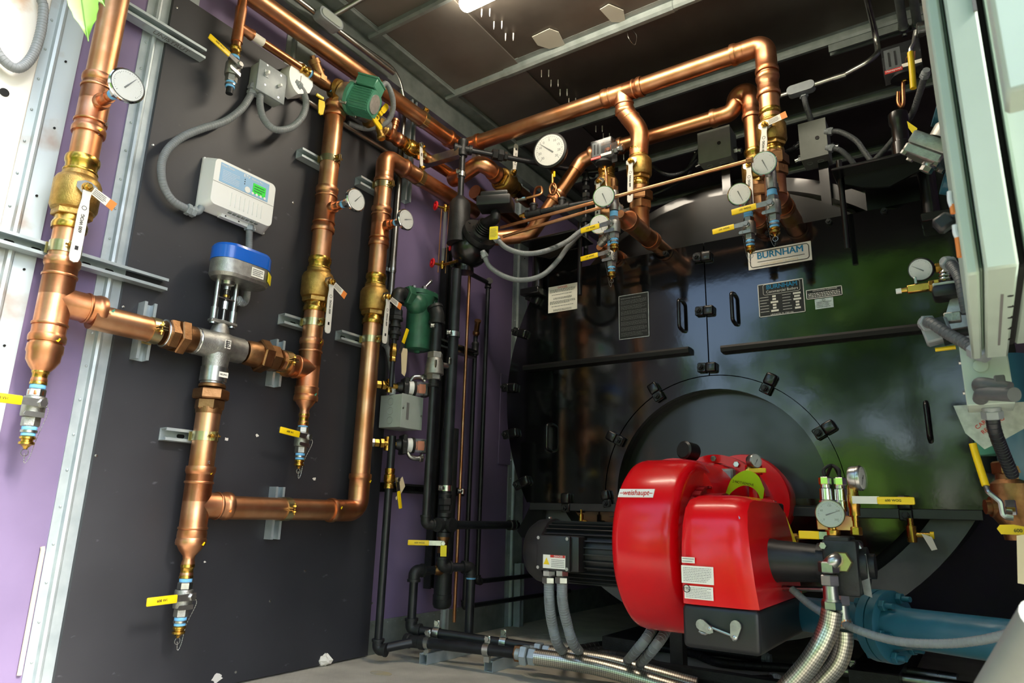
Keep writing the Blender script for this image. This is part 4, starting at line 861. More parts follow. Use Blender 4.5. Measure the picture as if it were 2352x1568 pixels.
# door clamps
def clampd(x, z, d, name='door_clamp', s=1.0):
    d = V((d[0], 0, d[1])).normalized(); sd = V((-d.z, 0, d.x))          # d points towards the nut
    c = V((x, YB-.012, z))
    o = obj(name, [prism([(.03*s*math.cos(math.radians(a)), .026*s*math.sin(math.radians(a))) for a in range(0, 181, 20)], c - d*.012*s + sd*.024*s + V((0, .012, 0)), d, -EY, -.048*s) if False else box(c - d*.008*s, (.05*s, .034, .046*s), (d, EY, sd), bev=.01*s, seg=3), box(c + d*.034*s, (.04*s, .02, .044*s), (d, EY, sd), bev=.004)], 'black_gloss', BO)
    obj('clamp_nut', [hexn(c + d*.036*s - EY*.01, -EY, .016, .0125*s), lathe(c + d*.036*s - EY*.024, -EY, [(0, .007), (.012, .007)], 10), lathe(c + d*.036*s - EY*.009, -EY, [(0, .017), (.003, .017)], 14)], 'black_iron', o); return o
for a in (150.5, 161, 177, 190, 204): clampd(BC.x + 1.03*math.cos(math.radians(a)), BC.z + 1.03*math.sin(math.radians(a)), (math.cos(math.radians(a)), math.sin(math.radians(a))))
for a in (-24, -10, 6, 20): clampd(BC.x + 1.03*math.cos(math.radians(a)), BC.z + 1.03*math.sin(math.radians(a)), (math.cos(math.radians(a)), math.sin(math.radians(a))))
for x in (.643, 2.02): clampd(x, ZB+.012, (0, -1))
for x in (AX-.49, AX+.49): clampd(x, .685, (.2, -1), s=.85)
for a in (118.5, 151, 61, 29): clampd(AX + .515*math.cos(math.radians(a)), AZ_ + .515*math.sin(math.radians(a)), (-math.cos(math.radians(a)), -math.sin(math.radians(a))))
for z in (1.737, 1.485, 1.231): clampd(AX+.006, z, (-1, .05), s=.95)
for x in (1.16, 1.62, 1.86, 2.06, 2.2): obj('top_stud', [hexn((x, YB, 1.79), -EY, .014, .013), lathe((x, YB-.01, 1.79), -EY, [(0, .007), (.016, .007)], 10)], 'black_iron', BO)
obj('side_stud', [hexn((.58, YB+.02, 1.79), -EY, .012, .011), lathe((.58, YB+.01, 1.79), -EY, [(0, .006), (.014, .006)], 10)], 'steel', BO)
# handles
for x, z0, z1 in ((1.228, 1.41, 1.552), (1.462, 1.41, 1.546), (.554, .897, 1.027), (2.122, .889, 1.029)):
    obj('door_handle', tube(fillet([(x, YB, z0), (x, YB-.045, z0+.008), (x, YB-.045, z1-.008), (x, YB, z1)], .015, 4), .0085, 10), 'black_gloss', BO)
# plates and lettering
def plate(name, x0, x1, z0, z1, m, lab, th=.003, rim=None):
    c = V(((x0+x1)/2, YB-th/2, (z0+z1)/2)); o = obj(name, box(c, (x1-x0, th, z1-z0)), m, BO, smooth=False, label=lab)
    if rim: obj('plate_rim', [box(c + V((0, -th*.6, s*(z1-z0-.003)/2)), (x1-x0, .0008, .003)) for s in (-1, 1)] + [box(c + V((s*(x1-x0-.003)/2, -th*.6, 0)), (.003, .0008, z1-z0)) for s in (-1, 1)], rim, o, smooth=False, kind='stuff')
    return o, c - EY*(th/2+.0002)
def bt(s, c, dx, dz, size, m, par, **k): return text(s, V(c) + V((dx, -.0005, dz)), EX, EZ, size, m, par, **k)
o, c = plate('maker_sign', 1.53, 1.785, 1.641, 1.724, 'white_paint', 'white maker sign with bold blue lettering')
bt('BURNHAM', c, .004, .014, .04, 'sign_blue', o, bold=.0011, wid=.185); obj('underline', box(c + V((.006, -.0006, -.012)), (.19, .0006, .0022)), 'ink', o, smooth=False)
obj('sign_border', annul(0, 0, 0, 0, 0, 0, 0, 1, 1) if False else tube([c + V((x, -.0006, z)) for x, z in rrect(.236, .066, .012, 4)] + [c + V((.118, -.0006, .021))], .0016, 5), 'ink', o)
bt('commercial boilers', c, .0, -.024, .014, 'manila', o, wid=.15)
o, c = plate('nameplate', 1.562, 1.744, 1.425, 1.569, 'ink', 'black nameplate with blue heading and stamped fields', rim='white_paint')
bt('BURNHAM', c, .006, .054, .027, 'sign_blue', o, bold=.0007, wid=.122); bt('Commercial Boilers', c, .006, .034, .0165, 'white_paint', o, wid=.126)
obj('logo_frame', tube([c + V((.004+x, -.0006, .045+z)) for x, z in rrect(.146, .046, .008, 4)] + [c + V((.077, -.0006, .06))], .0009, 5), 'white_paint', o)
rn = random.Random(4)
for i in range(6):
    for k, xx in enumerate((-.045, .045)):
        w = rn.choice((.014, .03, .022)); obj('stamped_field', box(c + V((xx+.018, -.0006, .012-.0125*i)), (w, .0006, .008)), 'paper', o, smooth=False)
        textlines(c + V((xx-.022, -.0004, .012-.0125*i)), EX, EZ, .035, .005, 1, 'white_paint', o, seed=i*2+k)
bt('LANCASTER, PA 17604 USA', c, .0, -.066, .009, 'white_paint', o, wid=.09)
o, c = plate('clearance_plate', 1.751, 1.885, 1.474, 1.514, 'ink', 'small black plate headed INSTALLATION CLEARANCES', rim='white_paint'); bt('INSTALLATION CLEARANCES', c, .004, .012, .0085, 'white_paint', o, wid=.09); textlines(c + V((0, -.0004, -.005)), EX, EZ, .118, .02, 3, 'white_paint', o, seed=8, hfrac=.5)
o, c = plate('data_plate', 1.781, 1.849, 1.429, 1.471, 'foil', 'small silver data plate under the clearance plate'); textlines(c + V((0, -.0004, -.004)), EX, EZ, .056, .026, 4, 'ink_grey', o, seed=9); obj('printed_ring', ring(c + V((0, -.0004, .014)), EY, .005, .0008, 14, 4), 'ink_grey', o)
o, c = plate('danger_notice', .525, .692, 1.593, 1.731, 'paper', 'white notice headed DANGER', th=.002); bt('DANGER', c, 0, .058, .014, 'ink_red', o)
for i, n_ in enumerate((3, 1, 2, 3, 1, 2)): textlines(c + V((0, -.0004, .043-.0205*i)), EX, EZ, .146 - .02*(i % 3), .0058*n_, n_, 'ink_grey', o, seed=20+i, hfrac=.5)
o, c = plate('instruction_plate', .918, 1.07, 1.405, 1.621, 'ink', 'tall black instruction plate with rows of fine print', rim='foil'); textlines(c + V((0, -.0004, .091)), EX, EZ, .13, .008, 1, 'ink_grey', o, seed=31, hfrac=.6)
for i in range(7): textlines(c + V((0, -.0004, .072-.0262*i)), EX, EZ, .13, .0215, 5, 'ink_grey', o, seed=40+i, hfrac=.3)
obj('boiler_skid', [box((.85, 4.1, .04), (.16, 2.3, .08)), box((1.85, 4.1, .04), (.16, 2.3, .08))], 'black_iron', BO, smooth=False, kind='stuff')
obj('outlet_bracket', front([(.44, .655), (.40, .58), (.36, .52), (.385, .49), (.47, .485), (.505, .52), (.505, .645)], YB+.01, .02), 'black_gloss', BO, smooth=False)

# ================================================================ copper and valves above the boiler
ZP = 1.838
def drop(label, x, y, ztop, zval, front_y, lab_v, hd, tag=None, dark='copper_dark', clus=True, bx=None):
    T = thing('copper_pipe', label, 'pipe', (x, y, ZP), 'copper pipe runs')
    if ztop: pipe(T, (x, y, zval+.08), (x, y, ztop), R3-.004, dark)
    pipe(T, (x, y, ZP+.04), (x, y, zval-.08), R3-.004, dark)
    zu = (zval-.1 + ZP+.08)/2
    obj('union', [hexn((x, y, zu-.05), EZ, .045, .052), hexn((x, y, zu-.005), EZ, .05, .058, .3), lathe((x, y, zu+.045), EZ, [(0, .044), (.02, .042)], 20)], 'bronze', T)
    r_ = R3-.002
    obj('tee', [sleeve((x, front_y+.05, ZP), EY, .26, r_), sleeve((x, y+.14, ZP), -EY, .12, r_), sleeve((x, y, ZP+.12), -EZ, .12, r_), bead((x, y+.1, ZP), EY, r_+.003)], 'copper_fitting', T)
    pipe(T, (x, y+.1, ZP), (x, 3.2, ZP), r_-.002, dark)
    obj('collar', [sleeve((x, 3.04, ZP), EY, .1, r_+.004), lathe((x, 3.19, ZP), -EY, [(0, .06), (.012, .058), (.014, .045)], 24)], 'copper_ring', T)
    obj('reducer', lathe((x, front_y+.06, ZP), (0, -1, 0), [(0, r_+.003), (.004, r_+.006), (.018, r_+.006), (.022, r_+.002), (.045, r_-.006), (.06, .022), (.07, .018), (.09, .018)], 24), 'copper_fitting', T)
    V_ = ball_valve(lab_v, (x, y, zval), EZ, R3-.004, (-.12, -1, 0), hd, L=.2, hl=.19, tag=tag)
    return T
xD = x2
drop('copper drop from the ceiling header into the boiler, rightmost of four', xD, XY, None, WY(1788, 300, XY).z, 2.57, 'brass ball valve with orange tag on the rightmost boiler drop', (-.1, 0, -1), tag=(1, 0, .22))
drop('copper drop from the header tee into the boiler, in front of the leftmost drop', xd, yd, None, WY(1465, 385, yd).z, 2.47, 'brass ball valve with white handle on the drop from the header tee', (-.03, 0, -1))
yL = 2.80; zL = 2.385; xC = WY(1733, 360, yL).x; xB = WY(1393, 360, yL).x
drop('copper drop from the lower header into the boiler, third from the left', xC, yL, zL+.05, WY(1741, 392, yL).z, 2.72, 'brass ball valve with white handle on the third boiler drop', (-.02, 0, -1))
drop('copper drop from the lower header into the boiler, leftmost of four', xB, yL, zL, WY(1390, 430, yL).z, 2.75, 'brass ball valve half hidden behind the gauges on the leftmost boiler drop', (-.03, 0, -1))
T = thing('copper_pipe', 'lower copper header crossing above the boiler with angled ends', 'pipe', (1.1, yL, zL), 'copper pipe runs'); rL = R3-.004
xe = WY(1690, 268, yL).x
pd0 = V((.52, 2.72, 2.02)); pd1 = V((.745, yL, zL-.02))
pipe(T, (.82, yL, zL), (xe-.06, yL, zL), rL, 'copper_dark')
obj('elbow', [tube(fillet([(xe-.08, yL, zL), (xe-.01, yL, zL), (xC-.06, yL, zL+.085), (xC, yL, zL+.085), (xC, yL, zL-.02)], .05, 8), rL+.003, 24), sleeve((xe-.11, yL, zL), EX, .06, rL), sleeve((xC, yL, zL-.06), EZ, .06, rL), bead((xe+.02, yL, zL+.03), (1, 0, .8), rL+.003)], 'copper_fitting', T)
obj('elbow', [tube(fillet([pd1 + (pd0-pd1)*.15, pd1, (.84, yL, zL)], .06, 8), rL+.003, 24), sleeve((.88, yL, zL), -EX, .06, rL)], 'copper_fitting', T)
pipe(T, pd0, pd1, rL, 'copper_dark'); tee(T, (xB, yL, zL), EX, -EZ, rL, .09, .09)
coupling(T, pd0 + (pd1-pd0)*.45, pd1-pd0, .06, rL)
pe = WX(1180, 545, .32)
obj('elbow', [tube(fillet([pd0 + (pd1-pd0)*.12, pd0 - (pd1-pd0)*.12, (.36, 2.62, 1.955), (.2, 2.56, 2.0)], .06, 8), rL+.003, 24)], 'copper_fitting', T)
pipe(T, (.22, 2.565, 2.0), (PX+.02, 2.52, 2.03), rL, 'copper_dark')
# branch with large valve left above the boiler
T = thing('copper_pipe', 'copper branch curving out behind the black riser with a sweeping elbow', 'pipe', (.3, 2.6, 2.3), 'copper pipe runs')
e0, e1, e2, e3 = WY(1065, 400, 2.50), WY(1098, 378, 2.50), WY(1135, 398, 2.58), WY(1215, 462, 2.95)
obj('elbow', [tube(spline([WY(1040, 412, 2.52), e0, e1, WY(1120, 384, 2.53), e2], 6), R3+.002, 22), sleeve(e2 + (e3-e2).normalized()*.03, -(e3-e2), .05, R3)], 'copper_fitting', T)
pipe(T, e2, e3, R3, 'copper_dark')
q = e2 + (e3-e2)*.3; dv = (e3-e2).normalized()
ball_valve('brass ball valve with upright lever behind the black riser', q, dv, R3, (.9, -.3, .35), (.05, 0, 1), L=.2, hl=.15)
pipe(thing('copper_pipe', 'copper stub running on along the wall behind the float chamber', 'pipe', (PX, 2.7, 2.21), 'copper pipe runs'), WX(1090, 440, .14), WX(1200, 520, .14), R3, 'copper_dark')
# --- gauge and drain clusters hanging in front of the doors
def cluster(lab, lab_g, p, gpos, rface, top=True, neck=None, s=1.0, hdir=(-1, 0, -.06)):
    p = V(p); T = thing('sensor_tree', lab, 'fitting', p, 'steel pipe trees with dials on the boiler')
    obj('cross', [lathe(p + EZ*.045, -EZ, [(0, .019), (.02, .021), (.07, .021), (.09, .019)], 18), cyl(p, p + V((.0, .09, 0)) if neck is None else neck, .0165, 16), cyl(p, V(gpos), .015, 14)] + [lathe(p + (V(neck)-p)*k if neck else p, (V(neck)-p) if neck else EY, [(0, .021), (.014, .021)], 16) for k in (.35, .62)], 'steel_cast', T)
    if top: obj('relief_tip', [hexn(p + EZ*.045, EZ, .02, .02), lathe(p + EZ*.065, EZ, [(0, .011), (.04, .011), (.042, .008)], 14)], 'bronze', T)
    obj('thread_tape', lathe(p - EZ*.05, -EZ, [(0, .0185), (.012, .0185)], 16), 'tape_blue', T)
    f = V(rface).normalized(); gauge(lab_g, V(gpos) + f*.0, f, .012, .046, neck=False, face=rface, ang=-1.2, group='dials on the steel pipe trees', name='thermometer')
    drain_valve('yellow-handled drain valve on the pipe tree ' + lab.split('pipe tree ', 1)[1], p - EZ*.062, hdir, (-.05, -1, 0), s, brass=False, group='drain valves on the steel pipe trees', chain_side=(-1, 0, 0))
cluster('steel pipe tree at the upper left of the boiler door', 'dial on the upper left pipe tree', WY(1410, 462, 2.44), WY(1390, 456, 2.40), (.25, -1, -.12), neck=V((xd, 2.49, ZP)))
cluster('steel pipe tree at the lower left of the boiler door', 'dial on the lower left pipe tree, half behind a yellow handle', WY(1404, 532, 2.66), WY(1381, 519, 2.62), (.2, -1, -.12), top=False, neck=V((xB+.02, 2.68, ZP-.01)))
cluster('steel pipe tree at the upper right of the boiler door', 'dial on the upper right pipe tree', WY(1771, 410, 2.52), WY(1757, 380, 2.48), (.1, -1, -.15), neck=V((xD, 2.57, ZP)), s=1.05)
cluster('steel pipe tree at the lower right of the boiler door', 'dial on the lower right pipe tree above the maker sign', WY(1717, 462, 2.66), WY(1701, 450, 2.62), (.1, -1, -.15), top=False, neck=V((xC, 2.68, ZP-.01)))
# --- two thin copper tubes and pressure control
for lab, pts in (('thin copper tube reaching across to the upper right pipe tree', [(1150, 523), (1380, 447), (1722, 368)]), ('thin copper tube just below the other one, ending at the upper left dial', [(1156, 543), (1300, 500), (1395, 472)])):
    P = [WY(*p, 2.42) for p in pts]; T = thing('copper_tube', lab, 'tube', P[0], 'thin copper tubes'); obj('tube', tube([P[0], P[-1]], .0075, 12), 'copper', T); obj('flare_nut', hexn(P[-1] - EX*.012, EX, .024, .012), 'bronze', T)
def pcontrol(label, c, s=1.0, yy=None):
    c = V(c); T = thing('pressure_control', label, 'control', c, 'clear-fronted pressure controls')
    w, h, d = .105*s, .1*s, .06*s
    obj('back_plate', box(c + V((0, d*.5, 0)), (w, .006, h)), 'black_plastic', T, smooth=False)
    obj('clear_cover', box(c, (w, d, h), bev=.004), 'smoke', T)
    sp = obj('scale_plate', box(c + V((-w*.22, -d*.42, .0)), (w*.42, .002, h*.8)), 'lid_grey', T, smooth=False)
    for dx in (-.09, .07): obj('scale_slot', box(c + V((-w*.22+dx*w, -d*.46, .004)), (w*.05, .001, h*.5)), 'ink', sp, smooth=False)
    lr = obj('red_badge', box(c + V((-w*.23, -d*.53, -h*.41)), (w*.46, .002, h*.12)), 'ink_red', T, smooth=False); text('Honeywell', c + V((-w*.23, -d*.57, -h*.41)), EX, EZ, h*.1, 'white_paint', lr)
    obj('white_strip', box(c + V((w*.24, -d*.5, -h*.33)), (w*.5, .002, h*.12)), 'paper', T, smooth=False)
    obj('wiring', [tube(spline([c + V((w*.05, 0, -h*.15)), c + V((w*.15, -d*.2, h*.05)), c + V((w*.3, 0, -h*.05)), c + V((w*.35, -d*.1, h*.2))], 5), .0025, 6), cyl(c + V((w*.25, .0, 0)), c + V((w*.25, -d*.2, 0)), .009, 10)], 'orange_guts', T, kind='stuff')
    obj('base_disc', lathe(c - EZ*h*.5, -EZ, [(0, w*.34), (.012, w*.36), (.016, w*.2), (.022, .01)], 20), 'black_iron', T)
    return T
q = WY(1387, 348, 2.62); pcontrol('pressure control with clear cover in front of the lower header', q, 1.05)
T = thing('siphon_tube', 'bent copper siphon under the left pressure control', 'tube', q - EZ*.08); obj('brass_nut', hexn(q - EZ*.1, EZ, .03, .009), 'brass', T); obj('tube', tube(spline([q - EZ*.07, WY(1392, 400, 2.62), WY(1393, 425, 2.6), WY(1400, 435, 2.6), WY(1407, 425, 2.6), WY(1405, 410, 2.62)], 6), .006, 10), 'copper', T)
obj('elbow_connector', [hexn(q + V((.055, 0, -.012)), EX, .02, .018), tube([q + V((.05, 0, -.012)), q + V((.1, .0, -.005))], .013, 12), hexn(q + V((.085, 0, -.008)), EX, .016, .019)], 'zinc', None, 'silver conduit connector on the side of the left pressure control', 'connector')

# ================================================================ burner
yb = 2.08; BN = thing('burner', 'large red burner with black motor bolted to the boiler front', 'burner', (1.4, yb, .25))
zt_, zb_ = WY(1510, 1057, yb).z, WY(1535, 1448, yb).z; zc = (zt_+zb_)/2; rD = (zt_-zb_)/2
xl = WY(1402, 1255, yb-rD*.95).x; xr = WY(1548, 1270, yb-rD).x; wD = xr-xl
obj('fan_housing', [lathe((xl, yb, zc), EX, [(0, .05), (.0, rD*.86), (.004, rD*.94), (.014, rD*.985), (.03, rD), (wD*.8, rD), (wD*.9, rD*.985), (wD*.965, rD*.955), (wD, rD*.91), (wD, rD*.86), (wD*.97, rD*.7), (wD*.97, rD*.2)], 64)], 'red_paint', BN, ang=50)
obj('inlet_ring', lathe((xr-.01, yb, zc), EX, [(-.02, rD*.66), (.016, rD*.66), (.016, rD*.6), (.08, rD*.6)], 48), 'red_dark', BN)
gg = []
for i in range(30):
    a = 2*PI*i/30; gg.append(box((xr+.012, yb+rD*.67*math.cos(a), zc+rD*.67*math.sin(a)), (.022, .006, .022), (EX, V((0, math.cos(a), math.sin(a))), V((0, -math.sin(a), math.cos(a))))))
obj('inlet_slots', gg, 'red_dark', BN, kind='stuff')
# maker badge wraps the drum front
bz = WY(1463, 1133, yb-rD*.8).z; ba = math.asin((bz-zc)/rD); bn = V((0, -math.cos(ba), math.sin(ba))); bu = V((0, math.sin(ba), math.cos(ba)))
x0b, x1b = WY(1423, 1135, yb-rD*.82).x, WY(1503, 1133, yb-rD*.82).x
bc = V(((x0b+x1b)/2, yb, zc)) + bn*(rD+.0012)
bd = obj('badge', box(bc, (x1b-x0b, .028, .0025), (EX, bu, bn)), 'white_plastic', BN, smooth=False, label='white badge with red lettering')
text('–weishaupt–', bc + bn*.0015, EX, bu, .025, 'ink_red', bd, wid=(x1b-x0b)*.94, bold=.0003)
# front cover
ycov = 1.74; X0, X1 = WY(1566, 1300, ycov).x, WY(1742, 1400, ycov).x
zbt = WY(1600, 1489, ycov).z; zsp = WY(1640, 1392, ycov).z; zto = WY(1640, 1142, ycov+.1).z
ybk = 2.22
prof = [(ycov+.004, zsp), (ycov, zsp+.06), (ycov+.004, zsp+.14), (ycov+.016, zsp+.19), (ycov+.04, zto-.03), (ycov+.075, zto-.008), (ycov+.12, zto), (ybk-.1, zto), (ybk-.03, zto-.03), (ybk, zto-.1), (ybk, zsp)]
k = len(prof); nx = 6
vs = []; fs = []
xs = [(X0, 0.0), (X0+.012, .010), (X0+.03, .014), (X1-.05, .014), (X1-.02, .008), (X1, -.012)]
zmid = (zsp+zto)/2
for x, gr in xs:
    for y, z in prof:
        tp = max(0, (z-zsp)/(zto-zsp)); xx = x - (.028*tp if x > (X0+X1)/2 else 0)
        dy = (y - (ycov+ybk)/2); dz = z - zsp
        vs.append(V((xx, (ycov+ybk)/2 + dy*(1 + gr*.6/.29), zsp + dz*(1 + (gr if z > zsp+.01 else 0)*1.0/.2*.35))))
for i in range(nx-1):
    for j in range(k): j2 = (j+1) % k; fs.append((i*k+j, i*k+j2, (i+1)*k+j2, (i+1)*k+j))
fs += [tuple(range(k-1, -1, -1)), tuple(range((nx-1)*k, nx*k))]
cv = obj('front_cover', (vs, fs), 'red_paint', BN, ang=42)
obj('cover_base', box(((X0+X1)/2, (ycov+ybk)/2, (zbt+zsp)/2), (X1-X0+.004, ybk-ycov+.008, zsp-zbt), bev=.012, seg=3), 'black_plastic', BN, label='black lower housing of the burner')
None and obj('side_panel', prism([(ycov+.07, zsp+.03), (ycov+.09, zto-.08), (ycov+.15, zto-.03), (ybk-.1, zto-.03), (ybk-.05, zsp+.03)], (X1-.02, 0, 0), EY, EZ, .012), 'red_paint', BN, ang=30)
obj('cover_screw', hexn((X1-.045, ycov+.03, zto-.055), (.1, -1, .5), .008, .007), 'steel', BN)
def blab(px0, py0, px1, py1, rows, seed, lab):
    a = WY(px0, py0, ycov-.003); b = WY(px1, py1, ycov-.003); c = (a+b)/2; c.y = ycov-.0098
    o = obj('sticker', box(c, (abs(b.x-a.x), .0016, abs(a.z-b.z))), 'paper', BN, smooth=False, label=lab); textlines(c - EY*.001, EX, EZ, abs(b.x-a.x)*.88, abs(a.z-b.z)*.84, rows, 'ink_grey', o, seed=seed, hfrac=.3); return o, c
blab(1568, 1278, 1598, 1293, 2, 61, 'tiny white sticker above the rating label')
blab(1567, 1297, 1642, 1343, 9, 62, 'white rating label dense with print')
o, c = blab(1574, 1343, 1641, 1379, 7, 63, 'white certification label with a round mark'); obj('round_mark', ring(c + V((-.03, -.0012, .008)), EY, .0085, .001, 20, 5), 'ink', o); text('ETL', c + V((-.03, -.0014, .008)), EX, EZ, .009, 'ink', o)
def bl(px, py): return WY(px, py, ycov-.012)
LK = obj('linkage', [tube([bl(1625, 1437), bl(1688, 1462)], .0035, 8), sphere(bl(1631, 1443), .008, 10), sphere(bl(1688, 1464), .009, 10)], 'steel', BN, label='steel damper linkage rod')
def arm(a, b):
    a = V(a); b = V(b); d = (b-a).normalized(); s_ = d.cross(EY).normalized(); L = (b-a).length
    return prism([(-.013*1, 0)] + [(-.013*math.cos(t), .013*math.sin(t)) for t in [.5, 1, 1.57]] + [(L, .008), (L+.007, 0), (L, -.008)] + [(-.013*math.cos(t), -.013*math.sin(t)) for t in [1.57, 1, .5]], a, d, s_, .006)
obj('crank_arm', [arm(bl(1612, 1434), bl(1634, 1448)), cyl(bl(1612, 1434), bl(1612, 1434) + EY*.02, .008, 10)], 'steel_cast', BN)
obj('crank_arm', [arm(bl(1691, 1437), bl(1687, 1464)), cyl(bl(1691, 1437), bl(1691, 1437) + EY*.02, .008, 10)], 'steel_cast', BN)
obj('setting_arc', tube([bl(1606, 1448), bl(1612, 1453), bl(1620, 1455), bl(1628, 1451)], .0035, 6), 'steel_cast', BN)
# motor
ym = yb; mx0, mx1 = WY(1226, 1265, ym).x, xl+.03; zm = WY(1330, 1268, ym).z; rM = (WY(1320, 1193, ym).z - WY(1320, 1340, ym).z)/2
MO = obj('motor_body', lathe((mx0+.05, ym, zm), EX, [(0, rM*.86), (mx1-mx0-.05, rM*.86)], 32), 'black_plastic', BN, label='black finned electric motor')
for i in range(30):
    a = 2*PI*i/30; d = V((0, math.cos(a), math.sin(a))); obj('motor_fin', box(V((mx0+.06+(mx1-mx0-.05)/2, ym, zm)) + d*rM*.9, (mx1-mx0-.05, rM*.16, .004), (EX, d, EX.cross(d))), 'black_plastic', BN, smooth=False)
obj('fan_cowl', lathe((mx0, ym, zm), EX, [(0, rM*.3), (0, rM*.62), (.012, rM*.86), (.035, rM*1.0), (.085, rM*1.04), (.09, rM*.98)], 40), 'black_plastic', BN, ang=50)
obj('cowl_screw', hexn((mx0+.07, ym-.01, zm+rM*1.03), EZ, .006, .006), 'steel', BN)
jx0, jx1 = WY(1231, 1270, ym-rM-.04).x, WY(1308, 1270, ym-rM-.04).x; jz = WY(1270, 1270, ym-rM-.04).z; jh = WY(1270, 1229, ym-rM-.04).z - WY(1270, 1311, ym-rM-.04).z
jy = ym-rM-.02
jb = obj('terminal_box', box(((jx0+jx1)/2+.01, jy+.03, jz), (jx1-jx0+.03, .07, jh), bev=.008, seg=2), 'black_plastic', BN); obj('box_lid', box(((jx0+jx1)/2, jy-.012, jz), (jx1-jx0, .014, jh), bev=.005, seg=2), 'black_plastic', jb)
for sx in (-1, 1):
    for sz in (-1, 1): obj('lid_screw', hexn(((jx0+jx1)/2+sx*(jx1-jx0)*.43, jy-.018, jz+sz*jh*.42), -EY, .004, .006), 'steel', jb)
wl = obj('danger_label', box(((jx0+jx1)/2+.006, jy-.0195, jz-jh*.24), ((jx1-jx0)*.66, .001, jh*.38)), 'paper', jb, smooth=False, label='white label with red DANGER bar and yellow triangle')
cx_ = (jx0+jx1)/2+.006; w_ = (jx1-jx0)*.66
obj('red_bar', box((cx_+w_*.16, jy-.0202, jz-jh*.085), (w_*.66, .0008, jh*.07)), 'ink_red', wl, smooth=False); text('DANGER', (cx_+w_*.2, jy-.0208, jz-jh*.085), EX, EZ, .008, 'white_paint', wl)
obj('triangle', prism([(-.011, -.008), (.011, -.008), (0, .013)], (cx_-w_*.34, jy-.0198, jz-jh*.25), EX, EZ, .0008), 'yellow', wl, smooth=False)
textlines((cx_+w_*.17, jy-.0201, jz-jh*.28), EX, EZ, w_*.58, jh*.24, 5, 'ink_grey', wl, seed=70, hfrac=.35)
# throat and flange towards the boiler
obj('burner_throat', lathe((1.45, 2.1, .655), EY, [(0, .13), (.3, .14), (.72, .145)], 40), 'red_paint', BN)
obj('mounting_flange', lathe((1.475, 2.76, .675), EY, [(0, .14), (.0, .175), (.03, .18), (.19, .16)], 44), 'red_paint', BN)
obj('hinge_frame', annul(1.47, .65, .145, .175, 2.45, .06, 10, 150, 24), 'red_paint', BN)
for a in (60, 90, 120): obj('frame_bolt', hexn((1.47+.16*math.cos(math.radians(a)), 2.45, .65+.16*math.sin(math.radians(a))), -EY, .012, .011), 'zinc', BN)
q = WY(1588, 1038, 2.33); obj('sight_port', [lathe(q + V((0, .02, 0)), (-.35, -1, .12), [(0, .032), (.05, .032), (.056, .026)], 22)], 'black_plastic', BN)
q = WY(1733, 1110, 2.42); obj('hinge_post', [cyl(q - EZ*.09, q + EZ*.05, .019, 18), lathe(q + EZ*.03, EZ, [(0, .028), (.03, .028)], 18), lathe(q - EZ*.01, EZ, [(0, .025), (.006, .025)], 18)], 'red_paint', BN)
st_ = WY(1580, 1128, yb-.2); obj('tag_reflection', box((xr-.012, yb-.12, zc+.16), (.002, .08, .05), (EX, V((0, .8, .6)), V((0, -.6, .8)))), 'yellow_tag', BN, smooth=False)  # painted reflection of the yellow tag in the glossy drum face
# small fittings on the burner
q = WY(1722, 1046, 2.2); gauge('small pressure gauge standing on the burner behind the red cover', q - EZ*.02, (.9, -.5, .1), .001, .022, neck=False, face=(.9, -.5, .1), thick=.022, group='pressure gauges', name='pressure_gauge', case='steel')
T = thing('needle_valve', 'brass valve with yellow lever under the small burner gauge', 'valve', WY(1722, 1082, 2.2)); qv = WY(1722, 1083, 2.2)
obj('valve_body', [lathe(qv - EZ*.045, EZ, [(0, .006), (.01, .009), (.03, .009), (.034, .012), (.055, .012), (.06, .008), (.08, .006)], 12), lathe(qv, -EY, [(0, .008), (.02, .008)], 10)], 'brass', T); obj('lever', box(qv + V((.03, -.022, .002)), (.05, .005, .014), bev=.002), 'yellow', T)
T = thing('hanging_tag', 'curled lime green tag wired behind the red cover', 'tag', WY(1708, 1125, 2.12)); tq = WY(1708, 1128, 2.12)
TP = [(-.06, -.045), (-.04, -.005), (.0, .018), (.035, .004), (.052, -.035)]
SPc = spline([tq + V((x, .0, z)) for x, z in TP], 5); n_ = len(SPc); off = V((.014, -.022, .042))
obj('tag_strip', ([p for p in SPc] + [p + off for p in SPc] + [p + V((0, .0015, -.001)) for p in SPc] + [p + off + V((0, .0015, -.001)) for p in SPc], [(i, i+1, n_+i+1, n_+i) for i in range(n_-1)] + [(2*n_+i+1, 2*n_+i, 3*n_+i, 3*n_+i+1) for i in range(n_-1)]), 'lime', T)
text('DO NOT REMOVE', tq + V((0, -.016, .024)), (1, 0, -.2), off, .011, 'ink', T, wid=.07)
# oil pump with cone coupling
yp = 1.96; zp = WY(1830, 1290, yp).z; cx0, cx1 = X1-.03, WY(1886, 1300, yp).x
PU = thing('oil_pump', 'black oil pump on the right end of the red burner', 'pump', (cx1, yp, zp))
rc = (WY(1790, 1242, yp).z - WY(1790, 1338, yp).z)/2
obj('coupling_cone', lathe((cx0, yp, zp), EX, [(0, rc*1.06), (.02, rc*1.06), (.03, rc), (cx1-cx0, rc*.86)], 36), 'black_plastic', PU)
obj('pump_flange', [lathe((cx1-.004, yp, zp), EX, [(0, rc*.95), (.022, rc*.95)], 30)], 'black_iron', PU)
obj('pump_body', [box((cx1+.055, yp, zp-.005), (.08, .12, .13), bev=.008, seg=2), box((cx1+.05, yp-.01, zp+.055), (.06, .09, .03), bev=.004), lathe((cx1+.09, yp, zp), EX, [(0, .045), (.02, .045), (.022, .03), (.035, .03)], 20)], 'black_iron', PU)
